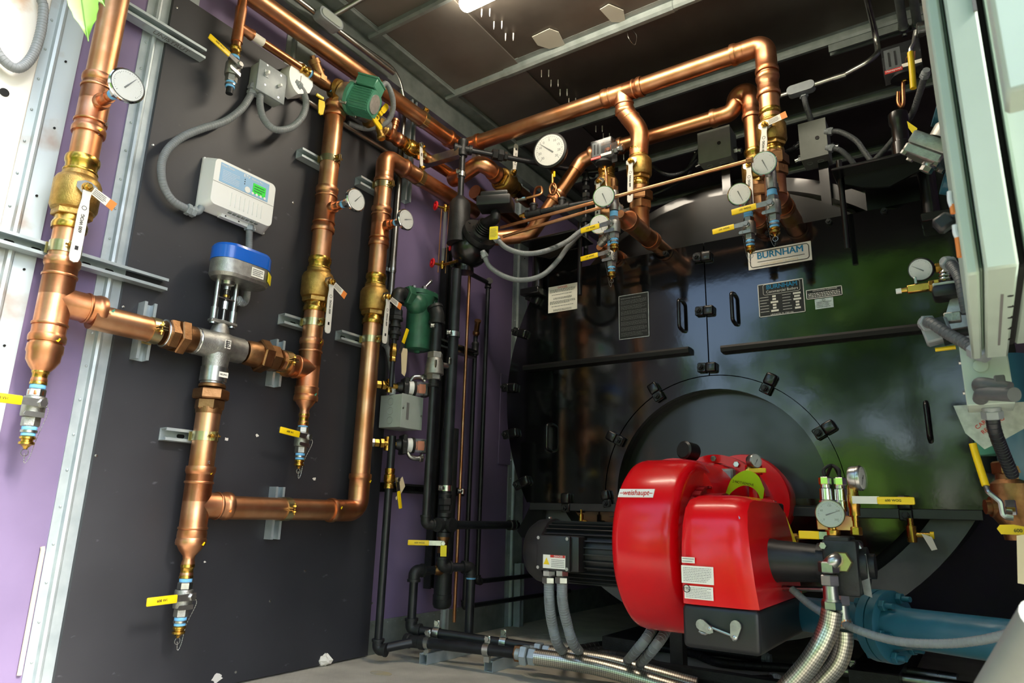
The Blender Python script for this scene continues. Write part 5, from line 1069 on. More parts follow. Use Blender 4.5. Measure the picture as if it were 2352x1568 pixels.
for dz, dy in ((.045, -.045), (-.045, -.045), (.0, .055)): obj('pump_bolt', hexn((cx1+.015, yp+dy-.0, zp+dz), -EX if False else (.2, -1, 0), .05 if False else .02, .009), 'steel', PU)
obj('port_nut', hexn((cx1+.06, yp-.06, zp+.01), -EY, .022, .026), 'zinc_yellow', PU, label='large pale hex nut on the pump')
obj('wire_tag', prism([(-.012, 0), (.012, .01), (.018, -.09), (-.002, -.085)], (cx1+.1, yp-.03, zp+.02), V((.9, -.4, 0)), EZ, .0012), 'foil', PU)
q1 = V((cx1+.05, yp-.09, zp+.015))
def hosefit(par, p, d, s=1.0):
    obj('hose_fitting', [hexn(p, d, .026*s, .024*s), hexn(V(p)+V(d)*.03*s, d, .026*s, .022*s, .3), lathe(V(p)+V(d)*.056*s, d, [(0, .017*s), (.03*s, .018*s), (.03*s, .021*s), (.035*s, .021*s)], 18), hexn(V(p)+V(d)*.09*s, d, .02*s, .023*s)], 'steel', par)
def braided(label, pts, r, fit=True, elb=None):
    P = spline(pts, 10); T = thing('braided_hose', label, 'hose', P[0], 'braided steel hoses'); o = obj('hose', tube(P, r, 20), 'braid', T, ang=60)
    me = o.data; n = 20; m = len(P); uv = me.uv_layers.new(name='UVMap'); L = [0]
    for i in range(1, m): L.append(L[-1] + (P[i]-P[i-1]).length)
    for pl in me.polygons:
        ks = [me.loops[l].vertex_index for l in pl.loop_indices]
        wrapk = any(v % n == n-1 for v in ks) and any(v % n == 0 for v in ks)
        for l in pl.loop_indices:
            v = me.loops[l].vertex_index; kk = v % n; kk = n if (wrapk and kk == 0) else kk
            uv.data[l].uv = (kk / n, L[min(v // n, m-1)] / .011)
    return T, P
hA = [WY(1911, 1400, yp-.09), WY(1903, 1440, yp-.09), WY(1880, 1490, yp-.1), WY(1845, 1540, yp-.1), WY(1790, 1600, yp-.1)]
T, P = braided('braided steel hose dropping from the front of the oil pump', hA, .024); hosefit(T, P[0] + EZ*.11, V((0, 0, -1)))
obj('hose_elbow', tube(fillet([q1 + V((0, .03, 0)), q1 + V((0, -.01, 0)), P[0] + EZ*.1], .035, 8), .0165, 16), 'steel', T)
hB_ = [WY(1937, 1448, yp-.02), WY(1936, 1480, yp-.02), WY(1920, 1525, yp-.02), WY(1870, 1580, yp-.02)]
T, P = braided('braided steel hose behind it, dropping from the oil pump', hB_, .023); hosefit(T, P[0] + EZ*.115, V((0, 0, -1))); obj('nipple', cyl(P[0] + EZ*.1, P[0] + EZ*.2, .0185, 16), 'black_iron', T)
obj('copper_band', lathe(P[0] + EZ*.012, EZ, [(0, .021), (.016, .021)], 16), 'copper_fitting', T)
# gauges and sensors above the pump
yg = 1.93; qg = WY(1907, 1178, yg-.03)
gauge('round pressure gauge above the oil pump', qg, (.12, -1, -.08), .001, .033, neck=False, face=(.12, -1, -.08), thick=.02, ang=.35, group='pressure gauges', name='pressure_gauge', case='steel', dmat='mint', nums=['0', '60', '120', '200', '300'])
T = thing('needle_valve', 'brass valve with short yellow lever between gauge and oil pump', 'valve', WY(1914, 1235, yg)); qv = WY(1914, 1232, yg)
obj('valve_body', [lathe(qv - EZ*.04, EZ, [(0, .009), (.014, .009), (.014, .014), (.03, .014), (.036, .018), (.055, .018), (.058, .012), (.08, .01)], 12), lathe(qv, -EX, [(0, .009), (.03, .009)], 10)], 'brass', T); obj('lever', box(qv + V((-.055, -.01, .002)), (.05, .006, .02), bev=.002), 'yellow', T); obj('lever_arm', box(qv + V((-.025, -.01, .002)), (.03, .004, .018)), 'steel', T, smooth=False)
qb = WY(1922, 1201, yg+.02); T = thing('manifold_block', 'copper coloured block behind the round gauge', 'block', qb); obj('block', box(qb, (.088, .045, .036), bev=.002), 'copper', T); obj('outlet_tube', tube(fillet([qb + V((0, .0, -.05)), qb + V((.045, 0, -.04)), qb + V((.06, .0, -.13))], .03, 6), .008, 10), 'steel', T)
for i, (px, py) in enumerate(((1898, 1140), (1932, 1142))):
    q = WY(px, py, yg+.03); T = thing('pressure_sensor', ('left' if i == 0 else 'right') + ' one of two chrome pressure sensors above the oil pump', 'sensor', q - EZ*.05, 'chrome pressure sensors')
    obj('sensor_body', [lathe(q - EZ*.055, EZ, [(0, .013), (.02, .013), (.02, .019), (.045, .019), (.047, .016), (.075, .0155), (.077, .012), (.085, .012)], 20)], 'chrome', T); obj('knurled_cap', hexn(q + EZ*.03, EZ, .02, .016), 'chrome', T); obj('cable', tube(spline([q + EZ*.05, q + EZ*.07, q + V((.02 if i == 0 else -.02, .02, .08)), q + V((.03 if i == 0 else -.04, .05, .05))], 5), .0045, 8), 'rubber', T)
q = WY(1963, 1098, yg); gauge('pressure gauge seen from the side beside the chrome sensors', q - V((.012, 0, 0)), (1, -.15, 0), .001, .03, neck=False, face=(1, -.15, 0), thick=.026, group='pressure gauges', name='pressure_gauge', case='steel')
qv = WY(1960, 1148, yg); T = thing('needle_valve', 'brass gauge valve with long yellow lever pointing right', 'valve', qv)
obj('valve_body', [lathe(qv - EZ*.05, EZ, [(0, .008), (.012, .008), (.012, .013), (.03, .013), (.034, .015), (.06, .015), (.064, .013), (.085, .012), (.085, .007), (.1, .007)], 12), hexn(qv - EZ*.085, EZ, .02, .014), cyl(qv - EZ*.07, qv - EZ*.045, .007, 10)], 'brass', T); obj('lever_arm', box(qv + V((.03, -.017, .0)), (.06, .004, .018)), 'white_paint', T, smooth=False); g_ = obj('grip', box(qv + V((.095, -.018, -.001)), (.08, .008, .018), bev=.003, seg=2), 'yellow', T); text('600 WOG', qv + V((.09, -.0225, -.001)), EX, EZ, .008, 'ink', T)
# solenoid and steel line on the right of the cover
q = WY(1778, 1180, 2.3); T = thing('solenoid_valve', 'black solenoid coil on a brass body beside the red cover', 'valve', q); obj('coil', box(q, (.05, .05, .065), bev=.004), 'black_plastic', T)
for i in range(4): obj('coil_rib', box(q + V((-.02+.012*i, -.026, .01)), (.004, .004, .04)), 'black_plastic', T, smooth=False)
obj('brass_body', [lathe(q - EZ*.08, EZ, [(0, .014), (.03, .014), (.03, .01), (.05, .01)], 14), cyl(q - EZ*.07, q + V((.06, 0, -.07)), .01, 12), hexn(q + V((.045, 0, -.07)), EX, .022, .015)], 'brass', T); obj('coil_nut', hexn(q + EZ*.032, EZ, .008, .01), 'steel', T)
tg = WY(1808, 1222, 2.27); obj('yellow_tag', prism([(-.025, .05), (-.005, .06), (.03, -.04), (.015, -.05)], tg, EX, (0, .1, 1), .001), 'yellow_tag', T, smooth=False)
obj('steel_line', tube([q + V((.06, 0, -.07)), WY(1905, 1228, 1.96)], .0065, 10), 'steel', None, 'straight steel fuel line from the solenoid to the gauge valve', 'tube')
obj('steel_line', tube(fillet([(X1-.01, 2.0, WY(1800, 1350, 2.0).z), WY(1890, 1353, yp), WY(1905, 1353, yp)], .01, 4), .0065, 10), 'steel', None, 'short steel fuel line under the black cone', 'tube')
q = WY(1672, 1094, 2.35); T = thing('pressure_switch', 'grey square pressure switch on brass fittings atop the burner', 'switch', q); obj('switch_body', box(q, (.045, .04, .05), bev=.004), 'box_grey_dark', T); obj('brass_fitting', [cyl(q - EX*.02, q - EX*.09, .007, 10), hexn(q - EX*.045, EX, .015, .011)], 'brass', T); obj('switch_cover', box(q + V((0, -.022, 0)), (.036, .006, .04), bev=.002), 'lid_grey', T)

# conduits under the burner
zg = .012
for i, (px, dx) in enumerate(((1258, 0), (1288, 1))):
    top = WY(px+3, 1332, jy); lab = ('left' if i == 0 else 'right') + ' one of two upright grey conduits below the motor'
    T = conduit(lab, [top, WY(px+4, 1380, jy+.01), WY(px+10+4*i, 1430, jy+.06), WY(px+24+6*i, 1480, jy+.16), WZ(px+44+6*i, 1502, zg+.02)], .0165, ends=(False, False))
    obj('gland', [hexn(top + EZ*.03, -EZ, .018, .021), hexn(top + EZ*.01, -EZ, .02, .022, .3), lathe(top + EZ*.05, -EZ, [(0, .016), (.02, .016)], 14)], 'steel', T); text('LIQUIDTIGHT', WY(px+3, 1380, jy+.006) - EY*.0168, -EZ, EX, .009, 'ink_grey', T)
for i, (a, b_) in enumerate((((1500, 1440), (1425, 1528)), ((1530, 1446), (1455, 1535)))):
    conduit(('nearer' if i else 'farther') + ' one of two grey conduits bending out below the red drum', [WY(a[0], a[1]-30, 2.16+.03*i), WY(a[0], a[1], 2.14+.03*i), WY((a[0]*.55+b_[0]*.45), (a[1]*.45+b_[1]*.55), 2.1), WZ(*b_, zg+.01), WZ(b_[0]-50, b_[1]+4, zg+.006)], .0155, ends=(False, False))
def fhose(lab, pts, r=.017, m='rubber'):
    T = conduit(lab, [WZ(px, py, r+.004) for px, py in pts], r, ends=(False, True), m=m, group='black cables on the floor', name='floor_cable'); return T
fhose('dark cable snaking along the floor under the burner, front one', [(1300, 1512), (1380, 1500), (1470, 1515), (1560, 1545), (1640, 1562), (1780, 1560)])
fhose('dark cable snaking along the floor under the burner, rear one', [(1330, 1500), (1420, 1488), (1510, 1487), (1590, 1500), (1660, 1522), (1830, 1535)])
fhose('thick dark cable lying behind the red drum on the floor', [(1310, 1494), (1400, 1480), (1500, 1480), (1620, 1492), (1760, 1512)], .019)
for i, (a, b_, lab) in enumerate((((1230, 1508), (1580, 1590), 'braided steel hose on the floor, front one of the pair'), ((1262, 1500), (1600, 1575), 'braided steel hose on the floor, rear one of the pair'))):
    P0, P1 = WZ(*a, .085), WZ(*b_, .03); mid = (P0+P1)/2 + EZ*.014
    T, P = braided(lab, [P0, P0 + (P1-P0)*.25 + EZ*.01, mid, P1], .029); d = (P[0]-P[1]).normalized(); obj('hose_fitting', [hexn(P[0] - d*.005, d, .03, .032), hexn(P[0] + d*.03, d, .028, .037), lathe(P[0] + d*.05, d, [(0, .02), (.03, .02)], 16)], 'galv', T)
obj('base_angle', [box((1.02, 2.62, .03), (.06, .06, .05)), box((1.3, 2.66, .05), (.6, .05, .03)), box((1.22, 2.7, .16), (.05, .05, .26))], 'black_iron', None, 'black steel base frame on the floor behind the burner', 'frame', smooth=False)

# ================================================================ black piping beside the boiler
rx, ry = .30, 2.376
def bfit(par, c, ax, L, r, name='coupling', m='black_iron'): c = V(c); ax = V(ax).normalized(); return obj(name, [lathe(c - ax*L/2, ax, [(0, r*1.2), (L*.06, r*1.36), (L*.2, r*1.36), (L*.24, r*1.22), (L*.76, r*1.22), (L*.8, r*1.36), (L*.94, r*1.36), (L, r*1.2)], 20)], m, par)
def belb(par, c, d1, d2, r, s=1.9): c = V(c); d1 = V(d1).normalized(); d2 = V(d2).normalized(); return obj('elbow', [tube(fillet([c + d1*r*s, c, c + d2*r*s], r*1.3, 6), r*1.22, 18), lathe(c + d1*r*s*1.15, -d1, [(0, r*1.1), (0, r*1.4), (r*.5, r*1.4), (r*.55, r*1.2)], 18), lathe(c + d2*r*s*1.15, -d2, [(0, r*1.1), (0, r*1.4), (r*.5, r*1.4), (r*.55, r*1.2)], 18)], 'black_iron', par)
zr_ = lambda px, py, x=rx: WX(px, py, x).z
T = thing('black_pipe', 'tall black steel riser with float chamber between wall and boiler', 'pipe', (rx, ry, .5), 'black steel pipes')
ztp = zr_(1067, 345)
def bp(a, b_, r): return obj('pipe', cyl(a, b_, r, 18), 'black_pipe', T)
bp((rx, ry, zr_(1060, 520)), (rx, ry, ztp+.03), .0155); bp((rx, ry, zr_(1017, 1160)), (rx, ry, zr_(1050, 620)), .024)
obj('cross', [lathe((rx, ry, ztp-.04), EZ, [(0, .024), (.01, .026), (.02, .022), (.06, .022), (.07, .026), (.085, .026), (.09, .014)], 18), lathe((rx, ry, ztp), (-.83, -1, 0), [(0, .02), (.03, .02), (.03, .025), (.045, .025)], 16), lathe((rx, ry, ztp), (.83, 1, 0), [(0, .02), (.03, .02), (.03, .025), (.045, .025)], 16)], 'black_iron', T)
dd = V((.64, .77, 0)); pE = V((rx, ry, ztp)) + dd*.66; pE.z -= .012
pm = V((rx, ry, ztp)) + dd*.15; bp((rx, ry, ztp), pE, .0135); obj('union', [hexn(pm, dd, .03, .028), hexn(pm + dd*.03, dd, .03, .031, .3), hexn(pm + dd*.06, dd, .02, .024)], 'black_iron', T)
p32 = WY(1322, 375, pE.y)
obj('tee', [bfit.__wrapped__ if False else lathe(pE - dd*.05, dd, [(0, .02), (.01, .022), (.02, .018), (.08, .018), (.09, .022), (.1, .02)], 16), lathe(pE, -EZ, [(0, .017), (.04, .017), (.04, .022), (.055, .022)], 16)], 'black_iron', T); bp(pE, pE + V((.16, .05, -.005)), .0125)
bp(pE, (pE.x, pE.y, ZT+.05), .0125)
for dz in (.08, .12, .15, .26): obj('coupling', [hexn((pE.x, pE.y, pE.z-dz), -EZ, .025, .021)], 'zinc' if dz == .12 else 'black_iron', T)
# float chamber
zc1, zc2 = zr_(1060, 458), zr_(1056, 530); FC = thing('low_water_cutoff', 'black cast float chamber with switch head on the black riser', 'control', (rx, ry, zc2))
obj('upper_neck', [lathe((rx, ry, zc2-.04), EZ, [(-.03, .056), (.05, .052), (zc1-zc2+.01, .052), (zc1-zc2+.03, .04), (zc1-zc2+.04, .028), (zc1-zc2+.05, .022)], 24)], 'black_iron', FC)
cb = WX(1080, 570, rx+.02); obj('float_bowl', [sphere(cb, .095, 26, (1, 1, 1.02)), lathe(cb - V((.03, 0, .06)), -EZ, [(0, .045), (.04, .04), (.04, .046), (.06, .046), (.062, .03)], 20)], 'black_gloss', FC)
fd = V((.75, -.3, .42)).normalized(); obj('bowl_flange', lathe(cb + fd*.08, fd, [(0, .07), (.0, .086), (.014, .088), (.03, .086), (.03, .05), (.04, .045)], 30), 'black_iron', FC)
for i in range(6):
    a, u, v = frame(fd); q = cb + fd*.105 + (u*math.cos(i*1.047+.3) + v*math.sin(i*1.047+.3))*.072; obj('flange_bolt', hexn(q, fd, .008, .008), 'black_iron', FC)
hq_ = WY(1138, 478, 2.33)
obj('bellows', [tube(spline([cb + fd*.11, cb + fd*.16, hq_ - EZ*.05, hq_ - EZ*.02], 5), lambda i: .036 - .001*i, 20)] + [ring(cb + fd*(.115+.012*i), fd, .038, .004, 20, 6) for i in range(5)], 'black_plastic', FC)
RR = (V((.92, .38, 0)), V((-.38, .92, 0)), EZ)
obj('switch_head', box(hq_ + V((0, 0, .02)), (.16, .11, .05), RR, bev=.008, seg=2), 'black_plastic', FC); obj('head_cover', box(hq_ + V((0, 0, .055)), (.13, .09, .03), RR, bev=.008, seg=2), 'black_plastic', FC)
text('MCDONNELL & MILLER', cb + V((.045, -.075, .03)), V((.86, .5, 0)), V((.2, -.35, .9)), .014, 'ink_grey', FC, wid=.1)
tq = WY(1134, 535, 2.28); obj('yellow_tag', prism(rrect(.04, .062, .004, 2), tq, V((.95, .3, 0)), EZ, .0012), 'yellow_tag', FC, smooth=False); textlines(tq - V((-.001, .003, 0)) - EY*.001, V((.95, .3, 0)), EZ, .032, .045, 8, 'ink_grey', FC, seed=90, hfrac=.25)
conduit('upper grey conduit drooping from the float chamber across to the boiler', [WY(1140, 548, 2.34), WY(1165, 570, 2.36), WY(1205, 582, 2.4), WY(1250, 577, 2.45), WY(1300, 556, 2.55), WY(1335, 530, 2.65), WY(1390, 500, 2.8), WY(1450, 480, 2.95)], .0115, ends=(True, False))
conduit('lower grey conduit drooping in a deeper loop from the float chamber', [WY(1112, 585, 2.36), WY(1125, 612, 2.38), WY(1160, 635, 2.4), WY(1200, 643, 2.43), WY(1245, 632, 2.47), WY(1280, 600, 2.53), WY(1310, 560, 2.62), WY(1350, 525, 2.75), WY(1420, 505, 2.9)], .0115, ends=(True, False))
# gauge glass with red wheels
gx, gy = .2, WX(1020, 540, .2).y; gzt, gzb = WX(1022, 478, gx).z, WX(1010, 606, gx).z
T = thing('sight_glass', 'upright gauge glass with red handwheels beside the float chamber', 'gauge', (gx, gy, gzb))
obj('glass_tube', lathe((gx, gy, gzb), EZ, [(0, .0085), (gzt-gzb, .0085)], 14), 'clear', T); obj('guard_rod', cyl((gx-.012, gy-.016, gzb-.04), (gx-.012, gy-.016, gzt), .0025, 8), 'copper', T); obj('guard_rod', cyl((gx+.012, gy+.012, gzb-.04), (gx+.012, gy+.012, gzt), .0025, 8), 'copper', T)
for z in (gzt, gzb):
    obj('gauge_cock', [lathe((gx, gy, z-.02), EZ, [(0, .008), (.01, .013), (.03, .013), (.04, .009)], 12), cyl((gx, gy, z), (rx, ry, z), .008, 10), cyl((gx, gy, z), (gx-.02, gy-.045, z), .006, 10)], 'brass', T)
    c = V((gx-.022, gy-.05, z)); obj('handwheel', [ring(c, (.4, .9, 0), .019, .005, 16, 6), cyl(c - V((.004, .009, 0)), c + V((.004, .009, 0)), .008, 10)] + [cyl(c, c + V((.9*math.cos(k*1.047), -.4*math.cos(k*1.047), math.sin(k*1.047)))*.019, .0028, 6) for k in range(6)], 'red_wheel', T)
for z in (.85, .66, .35): 
    q = WX(1033, 478 + z*0 + (1-z)*140, .24); obj('try_cock_wheel', [ring(q, (.6, .8, 0), .011, .004, 14, 6), sphere(q, .006, 8)], 'red_wheel', T)
# lower part of the riser
zx = zr_(1015, 1205); T = thing('black_pipe', 'black pipe cross and run feeding the boiler bottom bracket', 'pipe', (rx, ry, zx), 'black steel pipes')
obj('union', [hexn((rx, ry, zr_(1019, 1160)), EZ, .03, .03), hexn((rx, ry, zr_(1018, 1172)), EZ, .022, .024), lathe((rx, ry, zr_(1020, 1142)), EZ, [(0, .025), (.012, .028), (.02, .024)], 16)], 'black_iron', T)
obj('cross', [lathe((rx, ry, zx-.05), EZ, [(0, .024), (0, .03), (.018, .03), (.022, .025), (.08, .025), (.084, .03), (.1, .03), (.1, .022)], 18), lathe((rx, ry-.05, zx), EY, [(0, .024), (0, .03), (.018, .03), (.022, .025), (.08, .025), (.084, .03), (.1, .03), (.1, .022)], 18), lathe((rx, ry, zx), EX, [(0, .024), (.035, .024), (.035, .03), (.05, .03), (.051, .02)], 16)], 'black_iron', T)
def bpt(par, a, b_, r, m='black_pipe'): return obj('pipe', cyl(a, b_, r, 16), m, par)
bpt(T, (rx, ry+.04, zx), (rx+.0, YB+.1, zx), .0185); bfit(T, (rx, YB+.05, zx), EY, .05, .0185)
yl = WX(989, 1000, .26).y; xl_ = .26; zl1, zl0 = WX(1000, 870, xl_).z, zx+.01
bpt(T, (xl_, yl, zl0), (xl_, yl, zl1), .0175); belb(T, (xl_, yl, zx), EZ, V((rx-xl_, ry-yl, 0)), .018)
bfit(T, (xl_, yl, zl1-.01), EZ, .06, .019)
bc_ = WX(1013, 1243, rx); z5 = zr_(1013, 1225); z6 = zr_(1012, 1270)
VB = thing('ball_valve', 'bronze valve with yellow lever and tag under the black pipe cross', 'valve', (rx, ry, (z5+z6)/2)); obj('valve_body', [lathe((rx, ry, z6), EZ, [(0, .022), (.0, .024), (.02, .024), (.025, .021), (z5-z6-.03, .023), (z5-z6-.02, .027), (z5-z6, .027)], 16)], 'bronze', VB); obj('thread_ring', ring((rx, ry, z5+.002), EZ, .025, .004, 18, 6), 'paper', VB)
hv = V((rx, ry, zr_(1008, 1247))) + V((.6, -.75, 0))*.028; hd_ = V((-.75, -.6, 0)).normalized()
obj('lever_arm', box(hv + hd_*.03, (.07, .003, .02), (hd_, EZ.cross(hd_), EZ)), 'steel', VB, smooth=False); g_ = obj('grip', box(hv + hd_*.105, (.09, .008, .022), (hd_, EZ.cross(hd_), EZ), bev=.003, seg=2), 'yellow', VB); text('600 WOG', hv + hd_*.1 + V((.6, -.75, 0))*.0045, -hd_, EZ, .01, 'ink', VB); obj('stem_nut', hexn(hv, (.6, -.75, 0), .012, .01), 'steel', VB)
obj('yellow_tag', prism([(-.013, .0), (.013, .0), (.014, -.045), (-.012, -.045)], hv + V((.008, -.006, -.008)), V((.78, .62, 0)), EZ, .001), 'yellow_tag', VB, smooth=False)
T = thing('black_pipe', 'black drain piping dropping from the bronze valve to the floor pipes', 'pipe', (rx, ry, .1), 'black steel pipes')
z7 = zr_(1012, 1303); bpt(T, (rx, ry, z7), (rx, ry, z6), .0185); belb(T, (rx, ry, z7), EZ, V((.45, .9, 0)), .0195)
p8 = V((rx, ry, z7)) + V((.45, .9, 0)).normalized()*.14; bpt(T, (rx, ry, z7), p8, .0185); belb(T, p8, -V((.45, .9, 0)), -EZ, .0195)
bpt(T, p8, (p8.x, p8.y, .1), .0195); obj('tape_ring', lathe((p8.x, p8.y, p8.z-.05), EZ, [(0, .021), (.008, .021)], 16), 'tape_blue', T)
dl_ = WX(1015, 1390, .2); T = thing('black_pipe', 'fat capped black drip leg hanging low in front of the wall', 'pipe', (.2, dl_.y, dl_.z), 'black steel pipes'); obj('pipe', lathe((.2, dl_.y, WX(1015, 1398, .2).z), EZ, [(0, .02), (.006, .036), (.02, .042), (.06, .043), (.062, .04), (.8, .04)], 26), 'black_iron', T); obj('weld_ring', ring((.2, dl_.y, WX(1015, 1375, .2).z), EZ, .041, .0025, 24, 6), 'black_iron', T)
ch0 = WX(1028, 900, .1); strut('black upright strut behind the black riser', (.03, ch0.y, .25), (.03, ch0.y, 1.95), EX, 'black_iron')
zst = WX(955, 1123, .03).z; S_ = strut('dark horizontal slotted strut low on the purple wall', (.008, 2.26, zst), (.008, 2.83, zst), EX, 'black_iron', 8)
zst2 = WX(1015, 790, .08).z; S2 = strut('short horizontal strut with clamps behind the stainless valve', (.06, WX(1000, 790, .06).y-.05, zst2), (.06, WX(1075, 800, .06).y+.03, zst2), EX, 'zinc')
def uclamp(par, c, r, ax=EZ, m='zinc'): c = V(c); ax = V(ax); obj('pipe_clamp', [lathe(c - ax*.012, ax, [(0, r+.0005), (0, r+.004), (.024, r+.004), (.024, r+.0005)], 20, caps=False), box(c + V((.004, -r-.014, 0)), (.006, .03, .022)), hexn(c + V((.008, -r-.016, 0)), EX, .01, .009)], m, par)
uclamp(S2, (xl_, yl, zst2), .0195); uclamp(S2, (rx, ry, zst2-.02), .0255); uclamp(S_, (rx, ry, zst-.0), .0255); uclamp(S_, (.12, WX(1062, 1128, .12).y, zst), .012)
# thin copper riser and slim black pipes
yt = WX(1062, 1000, .12).y; obj('copper_tube', cyl((.12, yt, WX(1044, 1428, .12).z), (.12, yt, WX(1078, 620, .12).z), .0085, 12), 'copper', None, 'slim bright copper riser on the purple wall behind the black riser', 'tube', 'thin copper tubes')
for lab, px, t0, pb, pr in (('slim black pipe nearer the boiler, turning along the floor', 1108, (1122, 650), (1097, 1335), (1300, 1322)), ('slim black pipe beside the copper riser, turning along the floor lower down', 1083, (1092, 770), (1075, 1392), (1300, 1362))):
    xx = .07; yy = WX(px, 1000, xx).y; zb0 = WX(*pb, xx).z; T = thing('black_pipe', lab, 'pipe', (xx, yy, zb0), 'black steel pipes'); r_ = .0125
    bpt(T, (xx, yy, zb0), (xx, yy, WX(*t0, xx).z), r_); belb(T, (xx, yy, zb0), EZ, EY, .014); bpt(T, (xx, yy, zb0), (xx, 3.9, zb0+.0), r_)
    if px > 1100: bpt(T, (xx, yy, WX(*t0, xx).z), (.25, ry+.02, WX(1075, 625, .25).z), r_); belb(T, (xx, yy, WX(*t0, xx).z), -EZ, V((.5, -.4, .1)), .014)
    else: bfit(T, (xx, yy, WX(1090, 800, xx).z), EZ, .07, .0155); obj('wye_valve', [lathe((xx+.02, yy-.02, WX(1078, 755, xx).z), (.5, -.5, .7), [(0, .014), (.05, .014), (.05, .018), (.06, .018)], 14), sphere((xx+.01, yy-.01, WX(1082, 762, xx).z), .02, 10)], 'bronze', T)
S3 = strut('upright galvanized strut at the end of the purple wall carrying two slim pipes', (.03, 3.36, .0), (.03, 3.36, WX(1205, 1300, .03).z+.02), EX, 'galv')
# --- green float trap
gc = WX(962, 745, .16); T = thing('steam_trap', 'dark green cast float trap piped between black elbows', 'trap', gc)
zt0, zt1 = WX(958, 805, .16).z, WX(962, 690, .16).z
obj('trap_body', [lathe((gc.x, gc.y, zt0), EZ, [(0, .05), (.004, .058), (.02, .06), ((zt1-zt0), .06), ((zt1-zt0)+.01, .066), ((zt1-zt0)+.02, .066)], 28), sphere((gc.x+.02, gc.y-.045, zt1-.03), .052, 18), hexn((gc.x+.01, gc.y-.075, zt1-.005), (-.2, -1, .1), .035, .05)], 'green_dark', T)
obj('trap_cover', [prism(oval(.085, .062), (gc.x, gc.y+.01, zt1+.021), EX, EY, .02), cyl((gc.x+.02, gc.y+.075, zt1-.02), (gc.x+.02, gc.y+.075, zt1+.05), .018, 14), cyl((gc.x-.02, gc.y-.06, zt1-.0), (gc.x-.02, gc.y-.06, zt1+.045), .016, 12), frus(oval(.03, .03), oval(.016, .016), (gc.x+.02, gc.y+.075, zt1-.02), EY, EX, .03)], 'green_dark', T)
obj('vent_cock', [hexn((gc.x+.02, gc.y, zt1+.04), EZ, .03, .012), cyl((gc.x+.02, gc.y, zt1+.06), (gc.x+.03, gc.y+.03, zt1+.1), .006, 10), sphere((gc.x+.03, gc.y+.032, zt1+.102), .009, 8)], 'steel', T)
for a, b_ in ((-.06, .045), (.08, .052)): obj('cover_bolt', hexn((gc.x+.01, gc.y+a, zt1+b_), EZ, .012, .011), 'zinc', T)
obj('drain_plug', hexn((gc.x, gc.y, zt0), -EZ, .012, .014), 'green_dark', T); text('THRUSH', (gc.x+.0605, gc.y+.02, (zt0+zt1)/2), EZ, -EY, .02, 'green_paint', T)
T = thing('black_pipe', 'black elbows and union on the left of the green trap', 'pipe', (gc.x, gc.y-.15, zt1), 'black steel pipes')
p0 = V((gc.x+.0, gc.y-.11, zt1)); pl = WX(912, 690, gc.x); q = V((gc.x, pl.y, zt1+.0)); belb(T, (gc.x, pl.y, zt1), EY, -EZ, .024); bpt(T, q, (gc.x, gc.y-.08, zt1), .024)
zz = zt1-.05
for L_, r_, hx in ((.03, .022, 0), (.035, .03, 1), (.02, .034, 1), (.02, .022, 0), (.012, .027, 0), (.02, .022, 1), (.014, .028, 0), (.02, .02, 0), (.03, .012, 0)):
    obj('nipple' if not hx else 'hex_bushing', (hexn if hx else (lambda p, a, L, r: lathe(p, a, [(0, r), (L, r)], 16)))((gc.x, pl.y, zz), -EZ, L_, r_), 'black_iron', T); zz -= L_
zq = WX(910, 812, gc.x).z; VB = thing('ball_valve', 'small brass valve with yellow lever and blank tag left of the trap', 'valve', (gc.x, pl.y, zq)); obj('valve_body', [lathe((gc.x, pl.y, zq-.04), EZ, [(0, .012), (0, .015), (.016, .015), (.02, .0125), (.03, .017), (.055, .017), (.06, .014), (.08, .015), (.08, .012)], 6)], 'brass', VB)
hl0 = V((gc.x+.03, pl.y+.01, zq)); d_ = V((.02, .3, .95)).normalized(); obj('lever_arm', box(hl0 + d_*.025, (.003, .016, .06), (EX, EX.cross(d_) * -1, d_)), 'steel', VB, smooth=False); obj('grip', box(hl0 + d_*.085, (.007, .018, .075), (EX, EX.cross(d_) * -1, d_), bev=.003, seg=2), 'yellow', VB)
tgp = WX(929, 800, gc.x+.03); tg_ = obj('paper_tag', prism([(-.014, 0), (.016, .002), (.02, -.008), (.02, -.1), (.012, -.125), (-.008, -.115), (-.018, -.03), (-.018, -.006)], tgp, EY, EZ, .001), 'manila', VB, smooth=False)
zz2 = WX(905, 880, gc.x).z; bpt(T, (gc.x, pl.y, zq-.03), (gc.x, pl.y, zz2-.02), .0105)
T = thing('black_pipe', 'black elbow dropping right of the green trap into the stainless valve', 'pipe', (gc.x, gc.y+.15, zt0), 'black steel pipes')
pr_ = V((xl_, yl, 0)); zel = WX(1010, 735, xl_).z; belb(T, (xl_, yl, zel+.02), V((gc.x-xl_, gc.y-yl, .25)), -EZ, .027, 1.4); bpt(T, (xl_, yl, zel), (xl_, yl, WX(1000, 820, xl_).z), .0245)
zch = WX(1000, 842, xl_).z; VB = thing('ball_valve', 'stainless ball valve in the black pipe below the trap', 'valve', (xl_, yl, zch)); obj('valve_body', [hexn((xl_, yl, zch+.035), EZ, .03, .036), lathe((xl_, yl, zch-.04), EZ, [(0, .038), (.004, .044), (.03, .042), (.07, .036), (.076, .034)], 24), hexn((xl_, yl, zch-.062), EZ, .024, .034)], 'steel_cast', VB)
obj('lever', [lathe((xl_+.02, yl+.03, zch+.01), (.3, .9, 0), [(0, .014), (.03, .014)], 12), box((xl_+.05, yl+.07, zch+.03), (.006, .06, .03), bev=.001)], 'steel', VB); obj('cast_mark', box((xl_+.03, yl-.027, zch+.005), (.006, .008, .035)), 'steel', VB, smooth=False)
